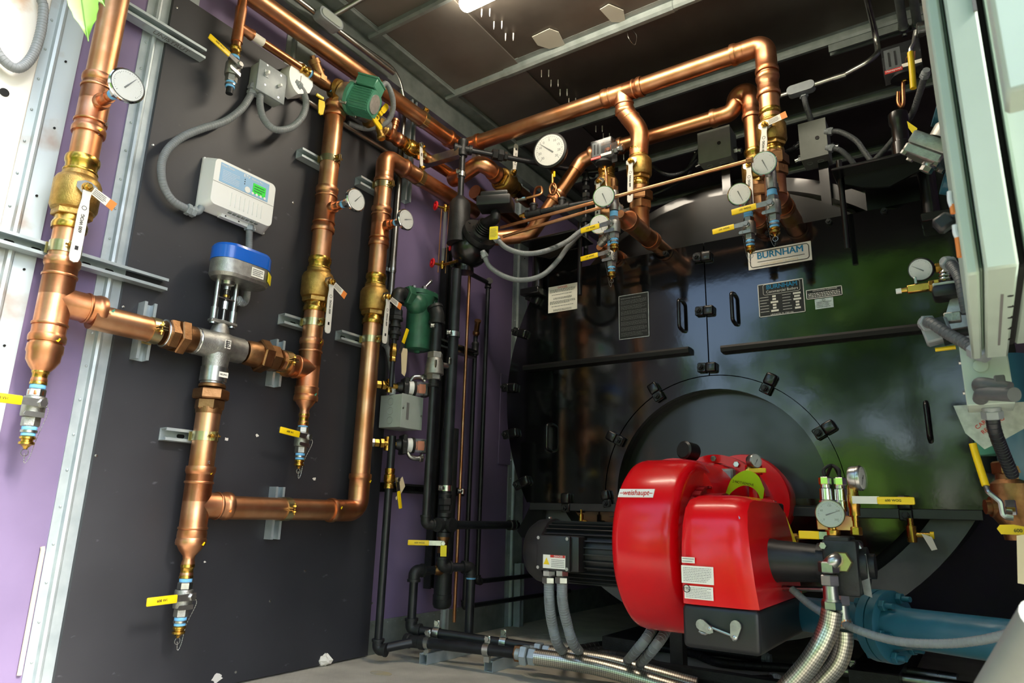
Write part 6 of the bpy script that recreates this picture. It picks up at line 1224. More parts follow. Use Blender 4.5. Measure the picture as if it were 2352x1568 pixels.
# --- grey box and two float switches
b0 = WX(900, 945, .1); bx0, bx1 = b0.y, 0
T = thing('junction_box', 'pale grey square box with knockouts right of the board', 'box', WX(920, 985, .08))
ya, yb_2 = WX(885, 940, .12).y, WX(968, 950, .14).y; za, zbx = WX(895, 990, .12).z, WX(900, 905, .12).z
U = EY; Nn = EX; yA_, yB_ = WX(921, 945, .19).y, WX(969, 950, .19).y; cbx = V((.125, (yA_+yB_)/2, WX(940, 945, .19).z)); bw = yB_-yA_
hh = .062; obj('box_body', box(cbx, (bw, .13, .145), (U, -Nn, EZ), bev=.002), 'box_grey', T); lid = obj('cover', box(cbx + Nn*.066, (bw+.003, .004, .149), (U, -Nn, EZ), bev=.001), 'box_grey', T)
obj('label_strip', box(cbx + Nn*.0685 - U*.03, (.016, .001, .075), (U, -Nn, EZ)), 'ink_grey', lid, smooth=False)
for s_ in (-1, 1): obj('cover_screw', lathe(cbx + Nn*.068 + U*(.44*bw*s_) - EZ*.01*s_, Nn, [(0, .004), (.002, .004)], 10), 'steel', lid)
for dz in (-.042, 0, .042): obj('knockout', ring(cbx - U*(bw/2+.0003) + EZ*dz, U, .016, .0012, 20, 4), 'box_grey_dark', T)
conduit('grey flexible conduit hooking down from the steel conduit into the pale box', [WX(882, 790, .06), WX(890, 800, .06), WX(897, 830, .08), WX(901, 870, .11), WX(901, 898, .125)], .0125, ends=(False, True))
def fswitch(lab, px, py, xb=.14, up=True):
    c = WX(px, py, xb); T = thing('flow_control', lab, 'control', c, 'clear-capped float switches'); d = V((.5, .86, 0)); s_ = V((.86, -.5, 0)); R_ = (d, -s_, EZ)
    obj('pipe_cross', [cyl(c - d*.05, c + d*.02, .014, 14), hexn(c - d*.095, d, .022, .018), hexn(c - d*.07, d, .018, .021), lathe(c - d*.035 - EZ*.03, EZ, [(0, .015), (.012, .015), (.014, .012), (.046, .012), (.05, .015), (.06, .015)], 14)], 'brass', T)
    obj('hex_cap', hexn(c - d*.112, d, .018, .019), 'steel', T)
    obj('diaphragm', [lathe(c + d*.0, d, [(0, .02), (.02, .026), (.024, .04), (.04, .04)], 20), box(c + d*.035, (.02, .075, .085), R_, bev=.003)], 'black_plastic', T)
    obj('white_collar', lathe(c + d*.05, d, [(0, .03), (.022, .032)], 20), 'white_plastic', T); obj('rubber_ring', lathe(c + d*.072, d, [(0, .035), (.012, .035)], 20), 'rubber', T)
    obj('clear_cap', box(c + d*.11, (.056, .06, .062), R_, bev=.008, seg=2), 'clear', T); obj('inner_parts', [cyl(c + d*.09 - s_*.0, c + d*.13, .018, 12), box(c + d*.112 + s_*.012, (.03, .02, .04), R_)], 'orange_guts', T)
    obj('back_block', box(c + d*.14 - s_*.02, (.03, .05, .06), R_, bev=.004), 'black_plastic', T)
    k = 1 if up else -1; obj('flex_elbow', [tube(spline([c + d*.06 + EZ*.03*k, c + d*.075 + EZ*.05*k, c + d*.11 + EZ*.055*k, c + d*.13 + EZ*.04*k], 5), .011, 12), hexn(c + d*.115 + EZ*.055*k, d, .016, .017)], 'zinc', T)
fswitch('upper float switch with clear cap above the pale box', 912, 888); fswitch('lower float switch with clear cap below the pale box', 908, 1020, up=False)
# slim left pipe with tagged valve, to the floor
sx, sy = .14, WX(884, 1250, .14).y; T = thing('black_pipe', 'slim black pipe dropping along the board edge to the floor', 'pipe', (sx, sy, .03), 'black steel pipes'); zfl = .05
bpt(T, (sx, sy, zfl), (sx, sy, WX(896, 1000, sx).z), .0165); belb(T, (sx, sy, zfl), EZ, V((1, .35, 0)), .0185)
zv = WX(890, 1098, sx).z; VB = thing('ball_valve', 'brass valve with hanging yellow lever and folded tag near the board edge', 'valve', (sx, sy, zv)); obj('valve_body', lathe((sx, sy, zv-.042), EZ, [(0, .018), (0, .022), (.018, .022), (.022, .019), (.03, .025), (.056, .025), (.06, .02), (.066, .022), (.084, .022), (.084, .018)], 12), 'brass', VB)
h0 = V((sx+.035, sy+.012, zv-.005)); d_ = V((.05, .2, -.97)).normalized(); obj('lever_arm', [box(h0 + d_*.02, (.004, .018, .06), (EX, EX.cross(d_), d_)), hexn(h0, EX, .01, .011)], 'steel', VB); obj('grip', box(h0 + d_*.085, (.007, .018, .075), (EX, EX.cross(d_), d_), bev=.003, seg=2), 'yellow', VB)
obj('paper_tag', prism([(0, 0), (.035, .03), (.055, -.01), (.03, -.045), (.005, -.07), (.0, -.06), (.014, -.045)], h0 + V((-.004, .0, -.015)), EY, EZ, .001), 'manila', VB, smooth=False)
# --- pipes along the floor on struts
T = thing('black_pipe', 'front black pipe lying along the floor on struts', 'pipe', (.4, 2.36, .06), 'black steel pipes')
f0, f1 = WZ(955, 1473, .078), WZ(1195, 1500, .085); bpt(T, (sx, sy, zfl), f0, .0185); bpt(T, f0, f1, .0215); obj('tee', [lathe(f0 - (f1-f0).normalized()*.05, f1-f0, [(0, .022), (0, .029), (.02, .029), (.024, .025), (.07, .025), (.074, .029), (.1, .029), (.1, .022)], 16)], 'black_iron', T); obj('end_bushing', hexn(f1 - (f1-f0).normalized()*.02, f1-f0, .03, .032), 'bronze', T)
T = thing('black_pipe', 'rear black pipe lying along the floor on struts', 'pipe', (.4, 2.5, .06), 'black steel pipes')
g0, g1_ = WX(944, 1445, .19), WZ(1235, 1488, .085); bpt(T, g0, g1_, .0195); yu = WX(955, 1310, .19); belb(T, g0, EZ, g1_-g0, .0205); bpt(T, g0, (g0.x, g0.y, yu.z), .0185); belb(T, (g0.x, g0.y, yu.z), -EZ, V((.3, 1, 0)), .0205); e_ = V((g0.x, g0.y, yu.z)) + V((.3, 1, 0)).normalized()*.1; bpt(T, (g0.x, g0.y, yu.z), e_, .0185)
obj('bronze_cock', [sphere(e_ + V((.01, .02, 0)), .026, 12, (1, 1.2, .9)), lathe(e_ + V((.01, .02, 0)), (.2, -.2, 1), [(0, .014), (.035, .014), (.036, .01), (.045, .01)], 10), hexn(e_, (.3, 1, 0), .02, .022)], 'bronze', T)
for i, (a, b_) in enumerate((((972, 1520), (1075, 1478)), ((1120, 1537), (1222, 1500)))):
    A_, B_ = WZ(*a, .002), WZ(*b_, .002); S_ = strut(('left' if i == 0 else 'right') + ' one of two short struts lying on the floor under the pipes', (A_.x+.02, A_.y-.01, .041+.002), (A_.x+.02, A_.y+.34, .041+.002), EZ if False else -EZ, 'galv') if False else strut(('left' if i == 0 else 'right') + ' one of two short struts lying on the floor under the pipes', (A_.x+.025, A_.y-.03, .001), (A_.x+.025, A_.y+.32, .001), EZ, 'galv')
    for P_, Q_ in ((f0, f1), (g0, g1_)):
        t_ = (A_.x+.025-P_.x)/(Q_.x-P_.x); c = P_ + (Q_-P_)*t_; dq = (Q_-P_).normalized(); obj('pipe_clamp', [lathe(c - dq*.013, dq, [(0, .022), (0, .026), (.026, .026), (.026, .022)], 20, caps=False), box(c + EZ*.036, (.026, .008, .03), (dq, EZ.cross(dq), EZ), bev=.002), hexn(c + EZ*.04 - EZ.cross(dq)*.012, EZ.cross(dq), .024, .011), box(c - EZ*.03, (.024, .014, .03), (dq, EZ.cross(dq), EZ))], 'zinc', S_)
# wall strut arms holding the riser
a0, a1 = WX(968, 385, .06), V((rx-.02, ry-.02, WX(1062, 407, rx).z)); strut('strut arm reaching from the corner strut to the black riser', a0, a1, (0, 0, 1), 'zinc')
uclamp(bpy.data.objects[[k for k in bpy.data.objects.keys() if k.startswith('strut_channel')][-1]], (rx, ry, a1.z+.01), .017)
q = WX(1095, 370, .12); T = thing('wall_box', 'small pale box with printed front behind the black riser', 'box', q); obj('box_body', box(q, (.03, .06, .075), bev=.002), 'white_paint', T); textlines(q + V((.0155, .008, 0)), EY, EZ, .03, .05, 4, 'sign_blue', T, seed=97)
# big pressure gauge and siphons above the boiler's left
gq = WY(1270, 352, 2.66); gauge('large black-rimmed pressure gauge above the left of the boiler', gq, (.12, -1, -.1), .001, .088, neck=False, face=(.12, -1, -.1), thick=.04, case='black_iron', ang=2.45, group='pressure gauges', name='pressure_gauge', nums=['30', '20', '10', '0', '5', '10', '15', '20', '30'])
T = thing('siphon_tube', 'coiled copper siphon under the large pressure gauge', 'tube', gq - EZ*.12); zz = gq - EZ*.095
obj('brass_cock', [hexn(zz, -EZ, .02, .011), lathe(zz - EZ*.02, -EZ, [(0, .007), (.05, .007)], 10)], 'brass', T); obj('lever', box(zz + V((.016, -.01, -.03)), (.01, .006, .03), bev=.001), 'yellow', T)
cq = zz - EZ*.1; obj('coil', tube([zz - EZ*.06] + [cq + V((.018*math.cos(t), .006*t/6, .03*math.sin(t))) for t in [1.57 + k*.5 for k in range(0, 14)]] + [cq + V((.03, .02, -.04)), cq + V((.032, .02, -.1))], .0065, 10), 'copper_dark', T)
c2 = WY(1240, 435, 2.6); T = thing('siphon_tube', 'looped copper siphon pointing left with blue-taped end', 'tube', c2); obj('coil', tube(spline([WY(1228, 480, 2.62), WY(1227, 450, 2.62), WY(1232, 432, 2.6), WY(1243, 430, 2.59), WY(1244, 444, 2.58), WY(1230, 450, 2.57), WY(1210, 455, 2.56)], 6), .0065, 10), 'copper_dark', T); e_ = WY(1208, 456, 2.56); obj('end_fitting', [cyl(e_, WY(1186, 460, 2.55), .008, 10), hexn(WY(1190, 459, 2.55), -EX, .016, .012)], 'steel', T); obj('thread_tape', [cyl(WY(1206, 456, 2.56), WY(1200, 457, 2.56), .009, 10)], 'tape_blue', T)
T = thing('black_pipe', 'short black manifold with tees below the copper siphons', 'pipe', WY(1260, 480, 2.64), 'black steel pipes'); m0, m1 = WY(1215, 492, 2.62), WY(1400, 455, 2.70); bpt(T, m0, m1, .014)
for k in (.06, .42): c = m0 + (m1-m0)*k; obj('tee', [lathe(c - (m1-m0).normalized()*.04, m1-m0, [(0, .022), (.015, .022), (.016, .019), (.064, .019), (.065, .022), (.08, .022)], 14), lathe(c, EZ, [(0, .018), (.04, .018), (.04, .021), (.05, .021)], 14)], 'black_iron', T)
obj('brass_plug', [cyl(m0, m0 - (m1-m0).normalized()*.05, .009, 10), hexn(m0 - (m1-m0).normalized()*.02, m0-m1, .014, .013)], 'brass', T)
# --- boxes and conduits behind the boiler top
for i, (px0, py0, px1, py1, lab) in enumerate(((1605, 306, 1678, 380, 'left grey electrical box above the boiler'), (1840, 284, 1900, 372, 'right grey electrical box above the boiler'))):
    a = WY(px0, py1, 3.0); b_ = WY(px1, (py0+py1)/2, 3.0); zt = WY(px0, py0, 3.0).z; zb = WY(px0, py1-4, 3.0).z; w = b_.x-a.x; c = V((a.x+w/2, 3.06, (zt+zb)/2))
    T = thing('junction_box', lab, 'box', c - EZ*.1, 'grey electrical boxes above the boiler'); obj('box_body', box(c, (w, .11, zt-zb), bev=.002), 'box_grey_dark', T); obj('cover', box(c - EY*.057, (w+.003, .004, zt-zb+.003), bev=.001), 'box_grey_dark', T); obj('cover_plug', lathe(c - EY*.059 + V((w*.16, 0, .0)), -EY, [(0, .009), (.003, .009)], 14), 'ink', T)
    for k in (-.25, .15): obj('knockout', ring(c - EZ*(zt-zb)/2 + V((w*k, -.01, 0)), EZ, .012, .0012, 18, 4), 'box_grey', T)
    obj('post', box(c - EZ*((zt-zb)/2+.12) + V((w*.2, .02, 0)), (.04, .03, .26)), 'black_gloss', T, smooth=False)
    for s_, dz in ((-1, -.05), (-1, .02), (1, -.03)): obj('connector', [hexn(c + V((s_*w/2, 0, dz)), (s_, 0, 0), .02, .017), cyl(c + V((s_*w/2, 0, dz)), c + V((s_*(w/2+.035), 0, dz-.008)), .013, 12)], 'zinc', T)
bxA = WY(1605, 362, 3.0); conduit('dark conduit looping left from the left grey box', [WY(1600, 368, 3.02), WY(1575, 392, 3.0), WY(1540, 402, 2.98), WY(1505, 388, 2.96), WY(1480, 365, 2.95)], .0115, m='black_pipe', ends=(False, False))
conduit('dark conduit dropping left from the left grey box', [WY(1606, 345, 3.02), WY(1590, 372, 3.02), WY(1577, 405, 3.05), WY(1540, 430, 3.1), WY(1480, 455, 3.1)], .0115, m='black_pipe', ends=(False, False))
conduit('dark conduit between the right grey box and the copper drop', [WY(1838, 330, 3.02), WY(1822, 342, 3.03), WY(1800, 352, 3.1)], .0115, m='black_pipe', ends=(False, False))
conduit('grey conduit arching right from the right grey box', [WY(1905, 302, 3.0), WY(1930, 303, 3.0), WY(1965, 322, 3.0), WY(1985, 348, 3.0), WY(2005, 375, 3.0)], .0115, m='conduit_shaded', ends=(True, False))
conduit('grey conduit falling right from the right grey box', [WY(1908, 340, 3.0), WY(1930, 345, 3.0), WY(1955, 368, 3.02), WY(1970, 395, 3.05)], .0115, m='conduit_shaded', ends=(True, False))
conduit('grey conduit rising from behind the bracket to the upper right', [WY(2005, 372, 2.95), WY(2040, 335, 2.9), WY(2090, 270, 2.8), WY(2110, 220, 2.7), WY(2125, 170, 2.6)], .0115, m='conduit_shaded', ends=(False, True))
conduit('grey conduit between the conduit body and the right grey box', [WY(1846, 218, 3.02), WY(1852, 245, 3.02), WY(1861, 270, 3.04), WY(1864, 290, 3.06)], .0125, m='conduit_shaded', ends=(True, False))
T = thing('conduit_pipe', 'steel conduit with junction body bending up to the ceiling at the right', 'conduit', WY(1840, 205, 3.0), 'rigid steel conduits')
cc = WY(1840, 205, 3.0); ce = WY(1900, 186, 3.0); obj('tube', tube(fillet([WY(1735, 240, 3.0), cc, WY(1940, 172, 3.0), WY(2018, 130, 2.96), WZ(2014, 92, 2.72), WZ(1978, -60, 2.72)], .1, 8), .0125, 14), 'emt', T)
du = (ce-cc).normalized(); obj('conduit_body', prism(rrect(.12, .045, .02), cc - du*.0 - EY*.02, du, EZ, -.04), 'lid_grey', T); obj('coupling', lathe(WY(1915, 181, 3.0), du, [(0, .0155), (.05, .0155)], 14), 'emt', T)
for i, px in enumerate((2062, 2093)):
    p1_ = WZ(px+14, 66-8*i, 2.72); T = thing('conduit_pipe', ('left' if i == 0 else 'right') + ' one of two dark conduits crossing the ceiling at the upper right', 'conduit', p1_, 'dark ceiling conduits'); obj('tube', cyl(p1_, (p1_.x, .6, 2.72), .018, 16), 'galv_dark', T); obj('strap', [lathe(p1_ + EY*.004, -EY, [(0, .0185), (0, .022), (.02, .022)], 16), hexn(p1_ - EZ*.028, -EZ, .01, .01)], 'zinc', T)
s0, s1_ = WZ(1903, 114, 2.745), WZ(2135, 55, 2.745); strut('ceiling strut carrying the dark conduits at the upper right', (s0.x, (s0.y+s1_.y)/2, 2.775), (2.8, (s0.y+s1_.y)/2, 2.775), -EZ, 'galv_dark')

# ================================================================ right side: gas train, cabinet, small things
YQ = 2.73
q = WY(2072, 142, YQ); pcontrol('pressure control with clear cover high at the right', q, 1.25)
T = thing('siphon_tube', 'doubled copper siphon below the right pressure control', 'tube', q - EZ*.15); obj('coil', tube(spline([q - EZ*.06, WY(2074, 200, YQ), WY(2075, 235, YQ), WY(2070, 245, YQ), WY(2063, 235, YQ), WY(2063, 212, YQ)], 5), .0075, 10), 'copper_dark', T); obj('brass_nut', hexn(q - EZ*.09, EZ, .03, .012), 'brass', T)
b1 = WY(2062, 262, YQ); T = thing('black_pipe', 'short black standpipe under the right siphon', 'pipe', b1, 'black steel pipes'); obj('pipe', lathe((b1.x, YQ, 1.93), EZ, [(0, .035), (.07, .035), (.075, .028), (b1.z-1.93-.05, .028), (b1.z-1.93-.04, .034), (b1.z-1.93, .034), (b1.z-1.93+.01, .02)], 18), 'black_gloss', T); obj('yellow_tag', prism([(0, 0), (.03, -.04), (.02, -.075), (.002, -.03)], WY(2083, 278, YQ-.03), EX, EZ, .001), 'yellow_tag', T, smooth=False)
p_ = WY(2106, 70, 2.35); xw = XR; T = thing('ball_valve', 'valve with long yellow lever hanging at the upper right', 'valve', p_); obj('valve_body', [cyl(p_, (xw, p_.y+.08, p_.z+.01), .022, 16), hexn(p_, (1, .2, 0), .02, .024)], 'steel', T); obj('lever_arm', tube([p_ - EX*.005, WY(2098, 100, 2.33), WY(2091, 112, 2.32), WY(2091, 122, 2.32)], .006, 8), 'zinc', T); obj('grip', tube([WY(2091, 120, 2.32), WY(2095, 160, 2.32), WY(2098, 203, 2.32)], .0095, 10), 'yellow', T)
# regulator
r0 = WY(2142, 335, 1.95); T = thing('gas_regulator', 'grey cast gas regulator at the right behind the cabinet', 'regulator', r0); d = V((.75, 0, -.6)).normalized(); n2 = V((.6, -.2, .75)).normalized(); RR = (d, n2.cross(d), n2)
obj('regulator_body', [box(r0, (.1, .09, .035), RR, bev=.006, seg=2), box(r0 - n2*.03, (.1, .09, .03), RR, bev=.006), lathe(r0 + n2*.02 + d*.03, n2, [(0, .05), (.03, .052), (.05, .04), (.06, .02)], 24)], 'steel_cast', T)
for sx_ in (-1, 1):
    for sy_ in (-1, 1): obj('body_bolt', hexn(r0 + d*(.042*sx_) + n2.cross(d)*(.036*sy_) - n2*.05, n2, .012, .009), 'steel', T)
obj('plug', [hexn(r0 - n2*.045 + d*.02, -n2, .022, .016), lathe(r0 - n2*.04 + d*.02, -n2, [(0, .02), (.012, .02)], 16)], 'steel', T); text('M5 20 6', r0 + d*.02 + n2*.0505 + EX*.0, d, n2.cross(d), .015, 'ink', T)
T = thing('gas_riser', 'teal gas riser with flanges half hidden behind the cabinet edge', 'pipe', (2.36, 2.0, .9)); ga_ = [WY(2158, 262, 2.0), WY(2178, 418, 2.0)]
obj('pipe', cyl((2.31, 2.02, .8), (2.31, 2.02, 1.95), .034, 20), 'teal', T)
for a in ga_: obj('flange', [lathe(a + V((.03, 0, 0)), (.9, .2, -.3), [(-.02, .05), (.01, .05)], 24), lathe(a, (.9, .2, -.3), [(-.012, .034), (.14, .034)], 18)], 'teal', T)
# cabinet close to the camera
yc_ = .92; ybk_ = 1.42; zc0 = .885; zc1 = 2.3
CB = thing('control_cabinet', 'pale mint steel control cabinet close to the camera at the right', 'cabinet', (2.4, 1.1, zc0))
X_ = lambda px, py: WY(px, py, yc_).x
e = [X_(2212, 600), X_(2246, 600), X_(2258, 600), X_(2338, 600)]
def cbox(name, x0, x1, y0, y1, z0, z1, m, **k): return obj(name, box(((x0+x1)/2, (y0+y1)/2, (z0+z1)/2), (x1-x0, y1-y0, z1-z0), bev=.003), m, CB, **k)
cbox('side_frame', e[0], e[1], yc_, ybk_, zc0, zc1, 'mint'); cbox('gasket', e[1]+.0005, e[2]-.0005, yc_+.02, ybk_-.02, zc0+.01, zc1, 'mint_dark'); bd_ = cbox('cabinet_body', e[2], e[3], yc_-.01, ybk_, zc0, zc1, 'mint')
cbox('dark_gap', e[3]+.0005, e[3]+.012, yc_+.06, ybk_, zc0+.02, zc1, 'hole'); cbox('cabinet_rear', e[3]+.012, 2.8, yc_+.03, ybk_, zc0+.02, zc1, 'mint')
xdl = WY(2312, 250, .62).x; cbox('door_panel', xdl, 2.75, .6, .64, .93, 2.3, 'mint')
for i in range(5):
    q = WZ(2321, 680+25*i, zc0-.0005); obj('underside_hole', cyl(q, q + EZ*.002, .0035, 10), 'hole', CB)
obj('underside_slot', box((e[2]+.018, (yc_+ybk_)/2, zc0-.0003), (.003, .3, .001)), 'ink_grey', CB, smooth=False)
obj('latch_slot', box(((e[2]+e[3])/2+.014, yc_-.011, 1.3), (.004, .003, .16)), 'ink_grey', CB, smooth=False)
yw = yc_+.05; ww = lambda px, py: WY(px, py, yw)
obj('white_wire', tube(spline([ww(2181, 440), ww(2182, 460), ww(2187, 475)], 4), .003, 8), 'white_plastic', CB); obj('orange_wire', tube([ww(2187, 470), ww(2190, 490)], .0032, 8), 'orange', CB); obj('white_wire', tube(spline([ww(2193, 517), ww(2195, 535), ww(2201, 548)], 4), .0032, 8), 'white_plastic', CB); obj('orange_wire', tube([ww(2200, 546), ww(2206, 590)], .0036, 8), 'orange', CB)
kq = WY(2168, 512, 1.05); obj('cabinet_knob', [box(kq, (.024, .02, .022), (V((.85, 0, .5)), EY, V((-.5, 0, .85))), bev=.004), cyl(kq, kq + V((.03, 0, .012)), .007, 12)], 'black_plastic', CB, label='black knob on the cabinet edge')
# sensing devices left of the cabinet
g0_ = WY(2121, 618, 1.75); gauge('small liquid-filled gauge at the right in front of the green reflection', g0_, (-.25, -1, -.55), .001, .026, neck=False, face=(-.25, -1, -.3), thick=.018, group='pressure gauges', name='pressure_gauge', case='black_plastic', ang=2.5)
T = thing('gauge_fitting', 'brass fitting right of the small gauge', 'fitting', WY(2165, 618, 1.75)); obj('brass_nipple', [cyl(g0_, WY(2165, 615, 1.75), .007, 10), hexn(WY(2148, 617, 1.75), EX, .03, .012)], 'brass', T); obj('spring_clip', [ring(WY(2172, 625+8*i, 1.72), EZ, .012, .0025, 16, 5) for i in range(3)], 'chrome', T, kind='stuff')
pk = WY(2110, 662, 1.72); T = thing('petcock', 'brass petcock with white tip left of the pressure switch', 'valve', pk); obj('petcock_body', [box(pk, (.045, .016, .018), bev=.002), hexn(pk + EX*.02, EX, .022, .014), lathe(pk - EX*.02, -EX, [(0, .006), (.016, .005)], 10)], 'brass', T); obj('white_tip', cyl(pk - EX*.034, pk - EX*.045, .006, 10), 'white_plastic', T); obj('wing', box(pk + V((-.004, 0, .018)), (.006, .014, .016), bev=.001), 'steel', T); obj('feed_pipe', [cyl(pk + EX*.03, pk + V((.14, 0, .008)), .009, 12), cyl(pk + V((.08, 0, .004)), pk + V((.12, 0, .006)), .013, 12)], 'black_iron', T)
yh = WY(2157, 648, 1.76); obj('valve_lever', tube([WY(2138, 652, 1.76), WY(2172, 645, 1.76)], .004, 8), 'yellow', T)
sb = WY(2182, 672, 1.7); T = thing('gas_pressure_switch', 'square grey pressure switch under the petcock pipe', 'switch', sb); obj('switch_base', [prism(rrect(.068, .05, .016), sb - EZ*.006 + V((-.0, .025, 0)), EX, EY, .02) if False else box(sb, (.066, .06, .03), bev=.01, seg=2)], 'black_plastic', T); obj('switch_top', box(sb + EZ*.016, (.06, .054, .006), bev=.002), 'mint', T)
for sx_ in (-1, 1): obj('switch_screw', hexn(sb + V((.022*sx_, -.02, .018)), EZ, .008, .008), 'brass', T)
so_ = WY(2152, 762, 1.6); T = thing('solenoid_valve', 'grey solenoid head with conduit at the right', 'valve', so_); obj('coil', box(so_, (.05, .045, .045), (V((.97, 0, .2)), EY, V((-.2, 0, .97))), bev=.004), 'lid_grey', T); obj('coil_band', box(so_ + V((.012, -.0, .0)), (.014, .048, .05), (V((.97, 0, .2)), EY, V((-.2, 0, .97)))), 'black_plastic', T, smooth=False); obj('mount', box(so_ + V((.03, 0, .026)), (.03, .02, .02), bev=.002), 'steel_cast', T); obj('feed_pipe', cyl(so_ + V((.02, .03, 0)), so_ + V((.16, .03, .01)), .01, 12), 'black_iron', T)
conduit('grey conduit from the solenoid head down to the mint box', [WY(2128, 742, 1.58), WY(2140, 742, 1.55), WY(2175, 765, 1.52), WY(2215, 787, 1.5), WY(2248, 808, 1.48)], .011, m='conduit_shaded', ends=(True, True))
conduit('grey conduit curving down behind the cabinet from the pressure switch', [WY(2178, 605, 1.68), WY(2188, 612, 1.66), WY(2205, 640, 1.62), WY(2214, 680, 1.6), WY(2222, 720, 1.6)], .011, m='conduit_shaded', ends=(True, False))
obj('valve_lever', tube([WY(2148, 803, 1.6), WY(2195, 797, 1.6)], .0042, 8), 'yellow', bpy.data.objects['solenoid_valve.001'], label='short yellow lever')
fo = WY(2205, 720, 1.7); obj('foil_wrap', prism([(-.045, -.06), (-.015, .03), (.03, .05), (.05, .0), (.05, -.06)], fo, EX, (0, .2, 1), .01), 'foil', None, 'crumpled silver foil behind the solenoid head', 'foil', smooth=False)
mb = [WY(2190, 792, 1.5), WY(2300, 800, 1.5), WY(2208, 932, 1.5)]
T = thing('junction_box', 'mint grey junction box below the cabinet at the right', 'box', mb[2]); cw_ = mb[1].x-mb[0].x; ch_ = mb[0].z-mb[2].z; cbx = V((mb[0].x+cw_/2+.008, 1.55, (mb[0].z+mb[2].z)/2)); obj('box_body', box(cbx, (cw_, .1, ch_), bev=.002), 'mint', T)
obj('blank_plug', [lathe(V((WY(2252, 840, 1.498).x, 1.499, WY(2252, 840, 1.498).z)), -EY, [(0, .012), (.003, .012), (.004, .008)], 20)], 'mint', T)
for k in (.25, .75): obj('side_screw', hexn((cbx.x-cw_/2, 1.53, mb[2].z+ch_*k), -EX, .004, .004), 'steel', T)
e1_ = WY(2250, 880, 1.46); obj('conduit_elbow', [tube(fillet([e1_ + EY*.04, e1_, WY(2320, 893, 1.44)], .02, 6), .0125, 14), hexn(WY(2285, 885, 1.455), EX, .016, .019), tube(fillet([WY(2252, 915, 1.49), WY(2256, 903, 1.46), WY(2330, 906, 1.4)], .02, 6), .0125, 14)], 'conduit_shaded', T)
conduit('dark conduit dropping from the mint box at the far right', [WY(2278, 945, 1.55), WY(2284, 985, 1.56), WY(2300, 1030, 1.6), WY(2325, 1090, 1.66)], .0115, m='black_pipe', ends=(True, False))
T = thing('mirror_plate', 'shiny curled warning plate with red print under the mint box', 'plate', WY(2250, 970, 1.75)); mp_ = WY(2250, 950, 1.75); obj('plate', prism([(-.045, .02), (.09, .02), (.08, -.03), (.03, -.06), (.0, -.075), (-.03, -.04)], mp_, EX, EZ, .002), 'foil', T, smooth=False); text('CAREFULLY', mp_ + V((.015, -.003, -.012)), V((.8, 0, .6)), V((-.6, 0, .8)), .012, 'ink_red', T); text('READING', mp_ + V((.02, -.003, -.026)), V((.8, 0, .6)), V((-.6, 0, .8)), .012, 'ink_red', T)
ga = WY(2265, 1026, 1.95); T = thing('valve_actuator', 'small green actuator block at the right edge', 'actuator', ga); obj('block', box(ga, (.045, .04, .04), bev=.003), 'green_paint', T); obj('end_plate', box(ga - EX*.026, (.008, .042, .046), bev=.002), 'black_plastic', T); obj('shaft', cyl(ga + EX*.02, ga + EX*.05, .013, 12), 'copper_fitting', T)
lv = [WY(2234, 1018, 1.85), WY(2240, 1040, 1.85), WY(2264, 1115, 1.83), WY(2270, 1130, 1.82), WY(2298, 1152, 1.82), WY(2304, 1187, 1.82), WY(2328, 1190, 1.82)]
va = WY(2335, 1165, 1.9); T = thing('ball_valve', 'large brass gas valve with cranked yellow lever at the right edge', 'valve', va); obj('valve_body', [lathe(va + EZ*.09, -EZ, [(0, .03), (.03, .032), (.04, .045), (.11, .048), (.13, .034), (.16, .03)], 20), hexn(va + EZ*.1, -EZ, .03, .036), lathe(va, (-1, -.3, 0), [(0, .025), (.05, .022), (.05, .016), (.06, .016)], 16)], 'bronze', T); obj('lever_arm', tube(fillet(lv[2:], .01, 4), .0055, 8), 'zinc', T); obj('grip', tube(lv[:3], .0075, 10), 'yellow', T)
obj('stem_nut', hexn(WY(2308, 1165, 1.84), EX, .02, .018), 'chrome', T)
h_ = WY(2290, 1217, 1.8); T2 = obj('valve_lever', prism([(0, .003), (.006, .011), (.03, .012), (.05, .008), (.12, .008), (.12, -.008), (.05, -.008), (.03, -.008), (.006, -.008)], h_, EX, EZ, .008), 'yellow', None, 'flat yellow lever end poking in from the right edge', 'lever'); text('600 WOG', h_ + V((.05, -.0085, .0)), EX, EZ, .01, 'ink', T2)
bb = WY(2336, 1020, 1.9); obj('gas_valve_body', [lathe(bb - EZ*.1, EZ, [(0, .03), (.05, .032), (.06, .04), (.2, .045), (.3, .045)], 20)], 'teal', None, 'blue gas valve body at the right edge', 'valve')
obj('paper_tag', prism([(0, 0), (.05, .01), (.06, -.1), (-.01, -.09)], WY(2335, 1230, 1.75), EX, (0, .2, 1), .001), 'manila', None, 'blank cream tag hanging at the right edge', 'tag', smooth=False)
